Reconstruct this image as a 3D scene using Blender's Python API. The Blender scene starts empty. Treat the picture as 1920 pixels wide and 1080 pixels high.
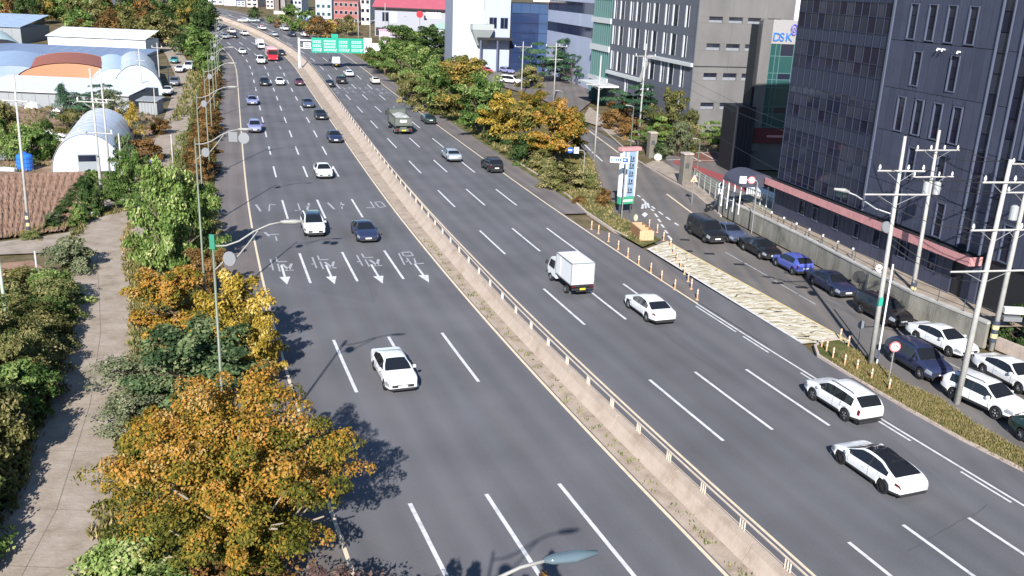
import bpy, bmesh, math, random
import numpy as np
from mathutils import Vector, Matrix

random.seed(7)
RNG = np.random.default_rng(7)
sc = bpy.context.scene
COL = sc.collection

# ------------------------------------------------------------------ camera
FPX, PITCH, ROLL, CAMH = 1741.0, math.radians(18.066), math.radians(-2.4286), 21.667
cam_d = bpy.data.cameras.new('camera')
cam_d.sensor_width = 36.0
cam_d.lens = FPX / 1920.0 * 36.0
cam_d.clip_start = 0.5
cam_d.clip_end = 6000.0
cam = bpy.data.objects.new('camera', cam_d)
COL.objects.link(cam)
_X = Vector((1, 0, 0)); _D = Vector((0, -math.sin(PITCH), -math.cos(PITCH))); _F = Vector((0, math.cos(PITCH), -math.sin(PITCH)))
_r = _X * math.cos(ROLL) + _D * math.sin(ROLL)
_d = _D * math.cos(ROLL) - _X * math.sin(ROLL)
_m = Matrix((( _r.x, -_d.x, -_F.x, 0), (_r.y, -_d.y, -_F.y, 0), (_r.z, -_d.z, -_F.z, CAMH), (0, 0, 0, 1)))
cam.matrix_world = _m
sc.camera = cam

# ------------------------------------------------------------------ sky, sun, exposure
SUN_EL, SUN_AZ = math.radians(31.5), math.radians(184.5)      # azimuth clockwise from +Y: the sun stands behind the camera
w = bpy.data.worlds.new('World')
sc.world = w
w.use_nodes = True
nt = w.node_tree
bg = nt.nodes['Background']
sky = nt.nodes.new('ShaderNodeTexSky')
sky.sky_type = 'NISHITA'
sky.sun_disc = False
sky.sun_elevation = SUN_EL
sky.sun_rotation = SUN_AZ
sky.air_density = 1.0
sky.dust_density = 0.15
sky.ozone_density = 4.0
nt.links.new(sky.outputs[0], bg.inputs[0])
bg.inputs[1].default_value = 0.08
sun_d = bpy.data.lights.new('sun', 'SUN')
sun_d.energy = 4.6
sun_d.angle = math.radians(0.53)
sun_d.color = (1.0, 0.955, 0.90)
sun = bpy.data.objects.new('sun', sun_d)
COL.objects.link(sun)
_to = Vector((math.sin(SUN_AZ) * math.cos(SUN_EL), math.cos(SUN_AZ) * math.cos(SUN_EL), math.sin(SUN_EL)))
sun.rotation_euler = _to.to_track_quat('Z', 'Y').to_euler()
sc.view_settings.view_transform = 'Standard'
sc.view_settings.look = 'None'
sc.view_settings.gamma = 1.0
sc.view_settings.exposure = 0.95
sc.view_settings.use_curve_mapping = False
sc.render.engine = 'CYCLES'
sc.cycles.max_bounces = 6
sc.cycles.diffuse_bounces = 2
sc.cycles.transparent_max_bounces = 6
sc.cycles.caustics_reflective = False
sc.cycles.caustics_refractive = False

# ------------------------------------------------------------------ survey helpers: where a sight line meets the ground or a wall
def zg(Y):                                  # the land climbs gently beyond 180 m
    if Y < 180: return 0.0
    if Y < 330: return .00025 * (Y - 180) ** 2
    return .00025 * 150 ** 2 + .075 * 60 * (1 - math.exp(-(Y - 330) / 60)) + .012 * (Y - 330)
def ray(p):
    x = (p[0] - 960) / FPX; y = (p[1] - 540) / FPX
    c, s = math.cos(ROLL), math.sin(ROLL)
    x, y = c * x - s * y, s * x + c * y
    return Vector((x, math.cos(PITCH) - y * math.sin(PITCH), -math.sin(PITCH) - y * math.cos(PITCH)))
def Gz(p, z=0.0):
    d = ray(p); t = (CAMH - z) / -d.z
    return Vector((d.x * t, d.y * t, z))
def G(p):
    z = 0.0
    for _ in range(50):
        g = Gz(p, z); z = .5 * z + .5 * zg(min(max(g.y, 0), 3000))
    return Gz(p, z)
def at(p, Y):
    d = ray(p); t = Y / d.y
    return Vector((d.x * t, Y, CAMH + d.z * t))
def proj(q):
    dx, dy, dz = q[0], q[1], q[2] - CAMH
    fw = dy * math.cos(PITCH) - dz * math.sin(PITCH); yd = -dy * math.sin(PITCH) - dz * math.cos(PITCH)
    x, y = dx / fw, yd / fw
    c, s = math.cos(ROLL), math.sin(ROLL)
    return 960 + FPX * (c * x + s * y), 540 + FPX * (c * y - s * x), fw
def height_to(b, ytop):
    lo, hi = 0.0, 90.0
    for _ in range(45):
        z = (lo + hi) / 2
        if proj((b.x, b.y, b.z + z))[1] > ytop: lo = z
        else: hi = z
    return lo

# ------------------------------------------------------------------ materials
MATS = {}
def new_mat(name):
    m = bpy.data.materials.new(name); m.use_nodes = True
    MATS[name] = m
    return m, m.node_tree, m.node_tree.nodes['Principled BSDF']
def mat(name, col, rough=.7, metal=0., spec=.35, noise=0., scale=3., bump=0., coat=0., stretch=None, noise2=0., scale2=.3, emit=None):
    if name in MATS: return MATS[name]
    m, t, b = new_mat(name)
    b.inputs['Base Color'].default_value = (*col, 1)
    b.inputs['Roughness'].default_value = rough
    b.inputs['Metallic'].default_value = metal
    b.inputs['Specular IOR Level'].default_value = spec
    if coat: b.inputs['Coat Weight'].default_value = coat; b.inputs['Coat Roughness'].default_value = .05
    if noise or bump:
        tc = t.nodes.new('ShaderNodeTexCoord'); n = t.nodes.new('ShaderNodeTexNoise')
        src = tc.outputs['Object']
        if stretch:
            mp = t.nodes.new('ShaderNodeMapping'); mp.inputs['Scale'].default_value = stretch
            t.links.new(src, mp.inputs[0]); src = mp.outputs[0]
        n.inputs['Scale'].default_value = scale; n.inputs['Detail'].default_value = 6; n.inputs['Roughness'].default_value = .62
        t.links.new(src, n.inputs['Vector'])
        fac = n.outputs['Fac']
        if noise2:
            n2 = t.nodes.new('ShaderNodeTexNoise'); n2.inputs['Scale'].default_value = scale2; n2.inputs['Detail'].default_value = 3
            t.links.new(src, n2.inputs['Vector'])
            mx = t.nodes.new('ShaderNodeMath'); mx.operation = 'MULTIPLY_ADD'
            t.links.new(n2.outputs['Fac'], mx.inputs[0]); mx.inputs[1].default_value = noise2 / max(noise, 1e-3)
            ad = t.nodes.new('ShaderNodeMath'); ad.operation = 'SUBTRACT'; t.links.new(fac, ad.inputs[0]); ad.inputs[1].default_value = .5 * noise2 / max(noise, 1e-3)
            t.links.new(ad.outputs[0], mx.inputs[2]); fac = mx.outputs[0]
        if noise:
            r = t.nodes.new('ShaderNodeMapRange'); r.inputs['From Min'].default_value = .25; r.inputs['From Max'].default_value = .75
            r.inputs['To Min'].default_value = 1 - noise; r.inputs['To Max'].default_value = 1 + noise
            r.clamp = False
            t.links.new(fac, r.inputs['Value'])
            v = t.nodes.new('ShaderNodeVectorMath'); v.operation = 'SCALE'; v.inputs[0].default_value = col
            t.links.new(r.outputs[0], v.inputs['Scale']); t.links.new(v.outputs[0], b.inputs['Base Color'])
        if bump:
            bp = t.nodes.new('ShaderNodeBump'); bp.inputs['Strength'].default_value = bump; bp.inputs['Distance'].default_value = .05
            t.links.new(n.outputs['Fac'], bp.inputs['Height']); t.links.new(bp.outputs[0], b.inputs['Normal'])
    return m
def ramp_mat(name, stops, scale=1., rough=.9, detail=8, coord='Object', stretch=None, bump=.3, spec=.2):
    m, t, b = new_mat(name)
    tc = t.nodes.new('ShaderNodeTexCoord'); n = t.nodes.new('ShaderNodeTexNoise')
    src = tc.outputs[coord]
    if stretch:
        mp = t.nodes.new('ShaderNodeMapping'); mp.inputs['Scale'].default_value = stretch
        t.links.new(src, mp.inputs[0]); src = mp.outputs[0]
    n.inputs['Scale'].default_value = scale; n.inputs['Detail'].default_value = detail; n.inputs['Roughness'].default_value = .65
    t.links.new(src, n.inputs['Vector'])
    r = t.nodes.new('ShaderNodeValToRGB')
    el = r.color_ramp.elements
    while len(el) < len(stops): el.new(.5)
    for e, (p, c) in zip(el, stops): e.position = p; e.color = (*c, 1)
    t.links.new(n.outputs['Fac'], r.inputs[0]); t.links.new(r.outputs[0], b.inputs['Base Color'])
    b.inputs['Roughness'].default_value = rough; b.inputs['Specular IOR Level'].default_value = spec
    if bump:
        n3 = t.nodes.new('ShaderNodeTexNoise'); n3.inputs['Scale'].default_value = scale * 9; n3.inputs['Detail'].default_value = 5
        t.links.new(src, n3.inputs['Vector'])
        bp = t.nodes.new('ShaderNodeBump'); bp.inputs['Strength'].default_value = bump; bp.inputs['Distance'].default_value = .08
        t.links.new(n3.outputs['Fac'], bp.inputs['Height']); t.links.new(bp.outputs[0], b.inputs['Normal'])
    return m
def asphalt(name, base, warm, amount=.5):
    """road: UV.x across, UV.y along, in metres; wheel-path wear, patches, fine grain"""
    m, t, b = new_mat(name)
    L = t.links.new
    uv = t.nodes.new('ShaderNodeUVMap')
    mp = t.nodes.new('ShaderNodeMapping'); mp.inputs['Scale'].default_value = (1.0, .035, 1)
    L(uv.outputs[0], mp.inputs[0])
    n1 = t.nodes.new('ShaderNodeTexNoise'); n1.inputs['Scale'].default_value = 1.1; n1.inputs['Detail'].default_value = 4; L(mp.outputs[0], n1.inputs['Vector'])
    n2 = t.nodes.new('ShaderNodeTexNoise'); n2.inputs['Scale'].default_value = .16; n2.inputs['Detail'].default_value = 5; L(uv.outputs[0], n2.inputs['Vector'])
    n3 = t.nodes.new('ShaderNodeTexNoise'); n3.inputs['Scale'].default_value = 14; n3.inputs['Detail'].default_value = 6; L(uv.outputs[0], n3.inputs['Vector'])
    mix = t.nodes.new('ShaderNodeMix'); mix.data_type = 'RGBA'
    mix.inputs[6].default_value = (*base, 1); mix.inputs[7].default_value = (*warm, 1)
    mr = t.nodes.new('ShaderNodeMapRange'); mr.inputs['From Min'].default_value = .32; mr.inputs['From Max'].default_value = .68
    L(n1.outputs['Fac'], mr.inputs['Value']); L(mr.outputs[0], mix.inputs[0])
    a = t.nodes.new('ShaderNodeMath'); a.operation = 'ADD'; L(n2.outputs['Fac'], a.inputs[0])
    c = t.nodes.new('ShaderNodeMath'); c.operation = 'MULTIPLY'; L(n3.outputs['Fac'], c.inputs[0]); c.inputs[1].default_value = .6
    L(c.outputs[0], a.inputs[1])
    r = t.nodes.new('ShaderNodeMapRange'); r.inputs['From Min'].default_value = .45; r.inputs['From Max'].default_value = 1.15
    r.inputs['To Min'].default_value = 1 - .28 * amount; r.inputs['To Max'].default_value = 1 + .28 * amount; L(a.outputs[0], r.inputs['Value'])
    # tyre paths: two darker bands in every lane, a fainter oil line between them
    sx = t.nodes.new('ShaderNodeSeparateXYZ'); L(uv.outputs[0], sx.inputs[0])
    wv = t.nodes.new('ShaderNodeMath'); wv.operation = 'MULTIPLY'; L(sx.outputs[0], wv.inputs[0]); wv.inputs[1].default_value = 2*math.pi/1.725
    sn = t.nodes.new('ShaderNodeMath'); sn.operation = 'COSINE'; L(wv.outputs[0], sn.inputs[0])
    n4 = t.nodes.new('ShaderNodeTexNoise'); n4.inputs['Scale'].default_value = .9; n4.inputs['Detail'].default_value = 5
    mp2 = t.nodes.new('ShaderNodeMapping'); mp2.inputs['Scale'].default_value = (1.2, .12, 1); L(uv.outputs[0], mp2.inputs[0]); L(mp2.outputs[0], n4.inputs['Vector'])
    wm = t.nodes.new('ShaderNodeMath'); wm.operation = 'MULTIPLY'; L(sn.outputs[0], wm.inputs[0]); L(n4.outputs['Fac'], wm.inputs[1])
    rr = t.nodes.new('ShaderNodeMath'); rr.operation = 'MULTIPLY_ADD'; L(wm.outputs[0], rr.inputs[0]); rr.inputs[1].default_value = .13*amount; L(r.outputs[0], rr.inputs[2])
    # blotchy repairs
    n5 = t.nodes.new('ShaderNodeTexVoronoi'); n5.inputs['Scale'].default_value = .11; mp3 = t.nodes.new('ShaderNodeMapping'); mp3.inputs['Scale'].default_value = (1.0, .22, 1); L(uv.outputs[0], mp3.inputs[0]); L(mp3.outputs[0], n5.inputs['Vector'])
    sc5 = t.nodes.new('ShaderNodeSeparateColor'); L(n5.outputs['Color'], sc5.inputs[0])
    r5 = t.nodes.new('ShaderNodeMath'); r5.operation = 'MULTIPLY_ADD'; L(sc5.outputs[0], r5.inputs[0]); r5.inputs[1].default_value = .11*amount; L(rr.outputs[0], r5.inputs[2])
    v = t.nodes.new('ShaderNodeVectorMath'); v.operation = 'SCALE'; L(mix.outputs[2], v.inputs[0]); L(r5.outputs[0], v.inputs['Scale'])
    L(v.outputs[0], b.inputs['Base Color'])
    b.inputs['Roughness'].default_value = .88; b.inputs['Specular IOR Level'].default_value = .25
    bp = t.nodes.new('ShaderNodeBump'); bp.inputs['Strength'].default_value = .12; bp.inputs['Distance'].default_value = .02
    L(n3.outputs['Fac'], bp.inputs['Height']); L(bp.outputs[0], b.inputs['Normal'])
    return m
def leaf_mat(name, stops, trans=.22):
    m = bpy.data.materials.new(name); m.use_nodes = True; MATS[name] = m
    t = m.node_tree; t.nodes.clear(); L = t.links.new
    at_ = t.nodes.new('ShaderNodeAttribute'); at_.attribute_name = 'tone'
    oi = t.nodes.new('ShaderNodeObjectInfo')
    ad = t.nodes.new('ShaderNodeMath'); ad.operation = 'MULTIPLY_ADD'; L(oi.outputs['Random'], ad.inputs[0]); ad.inputs[1].default_value = .22
    L(at_.outputs['Fac'], ad.inputs[2])
    sb = t.nodes.new('ShaderNodeMath'); sb.operation = 'SUBTRACT'; L(ad.outputs[0], sb.inputs[0]); sb.inputs[1].default_value = .11
    r = t.nodes.new('ShaderNodeValToRGB'); el = r.color_ramp.elements
    while len(el) < len(stops): el.new(.5)
    for e, (p, c) in zip(el, stops): e.position = p; e.color = (*c, 1)
    L(sb.outputs[0], r.inputs[0])
    d = t.nodes.new('ShaderNodeBsdfDiffuse'); tr = t.nodes.new('ShaderNodeBsdfTranslucent'); mx = t.nodes.new('ShaderNodeMixShader')
    L(r.outputs[0], d.inputs[0]); L(r.outputs[0], tr.inputs[0]); mx.inputs[0].default_value = trans
    L(d.outputs[0], mx.inputs[1]); L(tr.outputs[0], mx.inputs[2])
    o = t.nodes.new('ShaderNodeOutputMaterial'); L(mx.outputs[0], o.inputs[0])
    return m
def glass_mat(name, col, rough=.06, metal=0., spec=.8):
    return mat(name, col, rough, metal, spec)

# ------------------------------------------------------------------ mesh builder
class MB:
    def __init__(s, M=None): s.v = []; s.f = []; s.M = M; s.mi = []; s.cur = 0
    def V(s, p):
        p = Vector(p)
        s.v.append(tuple(s.M @ p) if s.M else tuple(p)); return len(s.v) - 1
    def F(s, idx): s.f.append(tuple(idx)); s.mi.append(s.cur)
    def quad(s, *ps): s.F([s.V(p) for p in ps])
    def box(s, x0, x1, y0, y1, z0, z1):
        i = [s.V(p) for p in ((x0,y0,z0),(x1,y0,z0),(x1,y1,z0),(x0,y1,z0),(x0,y0,z1),(x1,y0,z1),(x1,y1,z1),(x0,y1,z1))]
        for q in ((0,3,2,1),(4,5,6,7),(0,1,5,4),(1,2,6,5),(2,3,7,6),(3,0,4,7)): s.F([i[k] for k in q])
        return s
    def prism(s, poly, z0, z1, top_only=False):
        if sum(a[0]*b[1]-b[0]*a[1] for a, b in zip(poly, poly[1:]+poly[:1])) < 0: poly = poly[::-1]
        n = len(poly)
        t = [s.V((p[0], p[1], z1)) for p in poly]
        s.F(t)
        if not top_only:
            b = [s.V((p[0], p[1], z0)) for p in poly]
            s.F(b[::-1])
            for k in range(n): s.F((b[k], b[(k+1)%n], t[(k+1)%n], t[k]))
        return s
    def tube(s, pts, r, n=8, cap=True):
        pts = [Vector(p) for p in pts]
        rs = r if isinstance(r, (list, tuple)) else [r] * len(pts)
        rings = []
        for k, p in enumerate(pts):
            d = (pts[min(k+1, len(pts)-1)] - pts[max(k-1, 0)]).normalized()
            a = d.cross(Vector((0,0,1)))
            if a.length < 1e-3: a = d.cross(Vector((1,0,0)))
            a.normalize(); b = d.cross(a)
            rings.append([s.V(p + (a*math.cos(2*math.pi*j/n) + b*math.sin(2*math.pi*j/n)) * rs[k]) for j in range(n)])
        for k in range(len(rings)-1):
            for j in range(n): s.F((rings[k][j], rings[k+1][j], rings[k+1][(j+1)%n], rings[k][(j+1)%n]))
        if cap: s.F(rings[0]); s.F(rings[-1][::-1])
        return s
    def disc(s, c, nrm, r, n=20, th=.03):
        nrm = Vector(nrm).normalized(); c = Vector(c)
        return s.tube([c - nrm*th/2, c + nrm*th/2], r, n)
    def obj(s, name, m=None, parent=None, smooth=False, loc=None, rz=0):
        me = bpy.data.meshes.new(name)
        me.from_pydata(s.v, [], s.f)
        ms = m if isinstance(m, (list, tuple)) else [m]
        for k in ms:
            if k: me.materials.append(k)
        if len(ms) > 1: me.polygons.foreach_set('material_index', s.mi)
        if smooth: me.polygons.foreach_set('use_smooth', [True] * len(me.polygons))
        me.update()
        o = bpy.data.objects.new(name, me); COL.objects.link(o)
        if parent: o.parent = parent
        if loc is not None: o.location = loc
        if rz: o.rotation_euler = (0, 0, rz)
        return o
def tag(o, label=None, cat=None, group=None, kind=None):
    if label: o['label'] = label
    if cat: o['category'] = cat
    if group: o['group'] = group
    if kind: o['kind'] = kind
    return o
def emp(name, label, cat, loc=(0,0,0), rz=0, group=None):
    o = bpy.data.objects.new(name, None); COL.objects.link(o)
    o.location = loc; o.rotation_euler = (0, 0, rz); o.empty_display_size = .3
    return tag(o, label, cat, group)
def inst(name, me, parent=None, loc=None, rz=None, scale=None, mt=None):
    o = bpy.data.objects.new(name, me); COL.objects.link(o)
    if parent: o.parent = parent
    if loc is not None: o.location = loc
    if rz is not None: o.rotation_euler = (0, 0, rz) if not hasattr(rz, '__len__') else rz
    if scale is not None: o.scale = scale
    if mt:
        o.material_slots[0].link = 'OBJECT'; o.material_slots[0].material = mt
    return o
def copy_tree(o, parent=None):
    c = o.copy(); COL.objects.link(c)
    if parent: c.parent = parent
    for ch in o.children: copy_tree(ch, c)
    return c
def frame(A, hd):
    """x runs along heading hd (deg, clockwise from +Y), y points to its left, z up"""
    h = math.radians(hd); u = Vector((math.sin(h), math.cos(h), 0)); v = Vector((-math.cos(h), math.sin(h), 0))
    return Matrix(((u.x, v.x, 0, A[0]), (u.y, v.y, 0, A[1]), (0, 0, 1, A[2] if len(A) > 2 else 0), (0, 0, 0, 1)))
def pix(*ps): return [(g.x, g.y) for g in (G(p) for p in ps)]
def lerp(a, b, t): return a + (b - a) * t

# ------------------------------------------------------------------ the highway's line, as headings against distance
_hy = [-20,36,46,64,83,100,120,175,215,240,260,280,300,320,345,380,430,600]
_hh = [-24,-21.5,-20.6,-19.1,-18.1,-17.2,-16.9,-16.8,-17,-19.5,-23,-26,-29,-34,-40,-48,-58,-66]
def _walk():
    x, y = 8.85, 31.3; fw = [(x, y)]
    while y < 470:
        h = math.radians(np.interp(y, _hy, _hh)); x += 1.5*math.sin(h); y += 1.5*math.cos(h); fw.append((x, y))
    x, y = 8.85, 31.3; bk = []
    while y > -30:
        h = math.radians(np.interp(y, _hy, _hh)); x -= 1.5*math.sin(h); y -= 1.5*math.cos(h); bk.append((x, y))
    return np.array(bk[::-1] + fw)
RC = _walk()
RH = np.radians(np.interp(RC[:,1], _hy, _hh))
def rp(s, off, dz=0.0):
    """point at arc index s (metres from start) and offset right of the median line"""
    k = min(max(s / 1.5, 0), len(RC) - 1.001); i = int(k); f = k - i
    p = RC[i]*(1-f) + RC[i+1]*f; h = RH[i]*(1-f) + RH[i+1]*f
    x = p[0] + off*math.cos(h); y = p[1] - off*math.sin(h)
    return Vector((x, y, zg(y) + dz))
def rh(s):
    return float(np.interp(s/1.5, np.arange(len(RH)), RH))
def rnear(p):
    d = np.hypot(RC[:,0]-p[0], RC[:,1]-p[1]); i = int(np.argmin(d)); i = min(max(i, 1), len(RC)-2)
    h = RH[i]; dx, dy = p[0]-RC[i,0], p[1]-RC[i,1]
    return i*1.5 + dx*math.sin(h) + dy*math.cos(h), dx*math.cos(h) - dy*math.sin(h)
SMAX = (len(RC)-2)*1.5
def strip(name, offs, m, dz, s0=0., s1=None, step=3., kind='structure', parent=None, zs=None):
    """sheet along the road through the given offsets (numbers or functions of s)"""
    s1 = s1 or SMAX
    n = max(2, int((s1-s0)/step)+1)
    b = MB(); idx = []; uvs = []
    for k in range(n):
        s = s0 + (s1-s0)*k/(n-1); row = []
        for j, o in enumerate(offs):
            oo = o(s) if callable(o) else o
            row.append(b.V(rp(s, oo, dz + (zs[j] if zs else 0)))); uvs.append((oo, s))
        idx.append(row)
    for k in range(n-1):
        for j in range(len(offs)-1): b.F((idx[k][j], idx[k][j+1], idx[k+1][j+1], idx[k+1][j]))
    o = b.obj(name, m, parent)
    me = o.data; ul = me.uv_layers.new(name='UVMap')
    li = np.empty(len(me.loops), dtype=np.int32); me.loops.foreach_get('vertex_index', li)
    ul.data.foreach_set('uv', np.array(uvs, dtype=np.float32)[li].ravel())
    if kind and not parent: o['kind'] = kind
    return o
def poly_sheet(name, poly, m, dz, kind='structure', parent=None):
    b = MB(); b.F([b.V((p[0], p[1], zg(p[1]) + dz)) for p in poly])
    o = b.obj(name, m, parent)
    bm = bmesh.new(); bm.from_mesh(o.data); bmesh.ops.triangulate(bm, faces=bm.faces[:])
    bmesh.ops.recalc_face_normals(bm, faces=bm.faces[:])
    if sum(f.normal.z for f in bm.faces) < 0: bmesh.ops.reverse_faces(bm, faces=bm.faces[:])
    ul = bm.loops.layers.uv.new('UVMap')
    for f in bm.faces:
        for l in f.loops: l[ul].uv = (l.vert.co.x, l.vert.co.y)
    bm.to_mesh(o.data); bm.free()
    if kind and not parent: o['kind'] = kind
    return o
# ================================================================== MATERIALS
M_ASPH = asphalt('asphalt', (.108,.110,.120), (.122,.118,.126), .9)
M_ASPH2 = asphalt('asphalt_service', (.116,.112,.112), (.16,.14,.125), 1.0)
M_SHOULD = asphalt('shoulder_paving', (.132,.118,.115), (.165,.145,.137), 1.0)
M_WHITE = mat('white_road_paint', (.60,.60,.61), .7, noise=.30, scale=2.2)
M_WORN = mat('worn_road_paint', (.36,.36,.38), .8, noise=.5, scale=4)
M_CREAM = mat('cream_edge_paint', (.66,.55,.40), .75, noise=.2, scale=3)
M_YELP = mat('yellow_road_paint', (.62,.50,.26), .75, noise=.25, scale=3)
M_SOIL = ramp_mat('soil_ground', [(.30,(.05,.045,.022)),(.45,(.10,.085,.04)),(.58,(.15,.115,.065)),(.72,(.20,.15,.10))], .35, bump=.5)
M_GRASSG = ramp_mat('grassy_ground', [(.30,(.045,.055,.018)),(.47,(.09,.10,.03)),(.60,(.16,.14,.055)),(.75,(.22,.18,.10))], .6, bump=.5)
M_FIELD = ramp_mat('ploughed_soil', [(.3,(.19,.115,.075)),(.5,(.29,.18,.125)),(.7,(.37,.245,.18))], .8, bump=.6)
M_RUBBLE = ramp_mat('yard_soil', [(.3,(.12,.08,.055)),(.5,(.26,.17,.115)),(.68,(.36,.26,.19))], .5, bump=.5)
M_PATH = ramp_mat('concrete_path', [(.28,(.20,.165,.125)),(.42,(.29,.24,.19)),(.56,(.34,.285,.235)),(.72,(.40,.345,.29))], .7, bump=.25)
M_MEDG = ramp_mat('median_dirt', [(.3,(.20,.155,.115)),(.45,(.33,.265,.21)),(.7,(.41,.34,.275))], .9, bump=.3, stretch=(1,1,1))
M_BARR = ramp_mat('barrier_concrete', [(.28,(.31,.24,.185)),(.46,(.41,.335,.275)),(.7,(.47,.395,.33))], .8, bump=.2)
M_RAIL = mat('cream_rail', (.55,.46,.38), .5, noise=.15, scale=2)
M_CONC = ramp_mat('pole_concrete', [(.3,(.33,.32,.30)),(.6,(.45,.44,.42))], 1.5, bump=.1)
M_CONCG = mat('greenish_pole', (.36,.44,.36), .75, noise=.15, scale=2)
M_WALL = ramp_mat('stained_wall_concrete', [(.28,(.10,.095,.08)),(.45,(.22,.21,.18)),(.62,(.30,.285,.25))], .9, bump=.2, stretch=(1,1,.35))
M_STEEL = mat('galvanised_steel', (.42,.43,.44), .45, .6, noise=.1, scale=4)
M_DSTEEL = mat('dark_steel', (.10,.11,.11), .5, .3)
M_GPOLE = mat('olive_lamp_pole', (.15,.17,.13), .5, .2)
M_LAMPW = mat('lamp_cream', (.27,.265,.25), .5)
M_PLATEW = mat('sign_back_white', (.20,.21,.225), .5, .1)
M_BLACK = mat('black_rubber', (.018,.018,.019), .7)
M_TRIMB = mat('black_trim', (.03,.03,.032), .5)
M_RIM = mat('alloy_rim', (.45,.46,.48), .35, .7)
M_RIMD = mat('dark_alloy_rim', (.10,.10,.11), .4, .6)
M_GLASSC = mat('car_glass', (.012,.014,.018), .04, 0, .7)
M_HEADL = mat('headlight_lens', (.30,.32,.35), .1, .3, .7)
M_TAILR = mat('taillight_lens', (.10,.012,.014), .15)
M_PLATE = mat('number_plate', (.80,.80,.80), .5)
M_PLATEY = mat('yellow_number_plate', (.70,.55,.05), .5)
M_BARK = ramp_mat('bark', [(.3,(.07,.05,.035)),(.6,(.16,.12,.09))], 4, bump=.5)
M_BARKP = ramp_mat('pale_bark', [(.3,(.16,.13,.10)),(.6,(.30,.25,.20))], 4, bump=.5)
M_POST = mat('orange_post', (.56,.33,.19), .6)
M_POSTW = mat('post_band', (.75,.68,.55), .5)
M_KERB = mat('kerb_stone', (.46,.38,.33), .85, noise=.2, scale=2)
M_RED = mat('red_paint', (.45,.03,.03), .5)
M_BLUE = mat('blue_sign', (.02,.10,.42), .5)
M_SIGNW = mat('white_sign_face', (.75,.76,.78), .5)
M_SIGNG = mat('green_sign_face', (.02,.33,.22), .5)
M_INK = mat('dark_ink', (.05,.06,.09), .6)
M_WIRE = mat('cable_black', (.04,.04,.045), .6)

PAL = {
 'orange': leaf_mat('leaf_orange', [(.04,(.050,.056,.012)),(.26,(.125,.130,.028)),(.46,(.22,.175,.032)),(.64,(.34,.195,.034)),(.86,(.44,.205,.045)),(.99,(.42,.29,.11))]),
 'gold': leaf_mat('leaf_gold', [(.04,(0.086,0.075,0.017)),(.35,(0.276,0.201,0.034)),(.7,(0.483,0.328,0.057)),(.96,(0.575,0.460,0.161))]),
 'autumn': leaf_mat('leaf_autumn', [(.04,(0.039,0.058,0.018)),(.38,(0.111,0.130,0.036)),(.65,(0.247,0.202,0.052)),(.93,(0.416,0.273,0.078))]),
 'green': leaf_mat('leaf_green', [(.04,(0.041,0.075,0.023)),(.4,(0.099,0.167,0.043)),(.75,(0.181,0.261,0.080)),(.97,(0.319,0.362,0.131))]),
 'lime': leaf_mat('leaf_lime', [(.04,(0.068,0.115,0.030)),(.4,(0.155,0.230,0.061)),(.75,(0.257,0.338,0.108)),(.97,(0.446,0.459,0.216))]),
 'dark': leaf_mat('leaf_dark_green', [(.04,(0.020,0.040,0.015)),(.5,(0.050,0.090,0.030)),(.95,(0.112,0.156,0.056))]),
 'olive': leaf_mat('leaf_olive', [(.04,(0.054,0.060,0.022)),(.42,(0.132,0.138,0.048)),(.75,(0.226,0.208,0.083)),(.97,(0.360,0.300,0.150))]),
 'rust': leaf_mat('leaf_rust', [(.04,(.055,.038,.018)),(.42,(.155,.095,.038)),(.75,(.26,.135,.045)),(.97,(.30,.20,.09))]),
 'blue': leaf_mat('leaf_mid_green', [(.04,(.034,.060,.028)),(.45,(.085,.135,.06)),(.75,(.15,.20,.09)),(.97,(.26,.26,.14))]),
 'grey': leaf_mat('leaf_grey_green', [(.04,(.075,.095,.05)),(.5,(.15,.18,.095)),(.95,(.27,.27,.17))]),
 'plum': leaf_mat('leaf_plum', [(.04,(0.066,0.037,0.037)),(.5,(0.165,0.101,0.088)),(.95,(0.275,0.204,0.149))]),
 'pine': leaf_mat('needle_pine', [(.04,(0.020,0.050,0.030)),(.5,(0.048,0.106,0.062)),(.95,(0.106,0.175,0.100))], .12),
 'straw': leaf_mat('grass_straw', [(.04,(0.098,0.109,0.032)),(.4,(0.196,0.178,0.063)),(.75,(0.322,0.259,0.121)),(.97,(0.425,0.333,0.184))]),
 'weed': leaf_mat('weed_green', [(.04,(0.067,0.097,0.030)),(.5,(0.157,0.187,0.064)),(.95,(0.316,0.277,0.127))]),
}

# ================================================================== GROUND AND ROADS
def build_ground():
    b = MB(); ys = [-80,-20,40,100,160] + list(range(180, 460, 5)) + [480,540,640,800,1100,1600,2500,4000]; xs = [-3000,-600,-200,-100,0,60,150,500,3000]
    idx = [[b.V((x, y, zg(y) - .22)) for x in xs] for y in ys]
    for i in range(len(ys)-1):
        for j in range(len(xs)-1): b.F((idx[i][j], idx[i][j+1], idx[i+1][j+1], idx[i+1][j]))
    o = b.obj('ground', M_SOIL); o['kind'] = 'structure'
build_ground()
road = strip('highway', [-13.95,-10.4,-7,-3.5,0,3,6.3,9.6,12.9,16.5], M_ASPH, 0)
bw = lambda s: 1.62 + 1.75*float(np.clip((s-95)/150, 0, 1))           # the barrier drifts away from the left line further on
strip('road_shoulder', [-17.0,-15.5,-13.95], M_SHOULD, -.005)
strip('road_shoulder', [16.5,18.0,19.3], M_SHOULD, -.005, s0=rnear(G((1096,400)))[0])
strip('verge', [-24.5,-20.5,-17.0], M_GRASSG, -.10, s1=330, zs=[-.25,-.05,.08])
strip('verge', [19.3,21,26], M_GRASSG, -.06, s0=128, s1=340, zs=[.06,.06,-.02])
strip('median_ground', [.16, .45, lambda s: bw(s)-.3], M_MEDG, .012, zs=[0,.06,.10])

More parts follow.
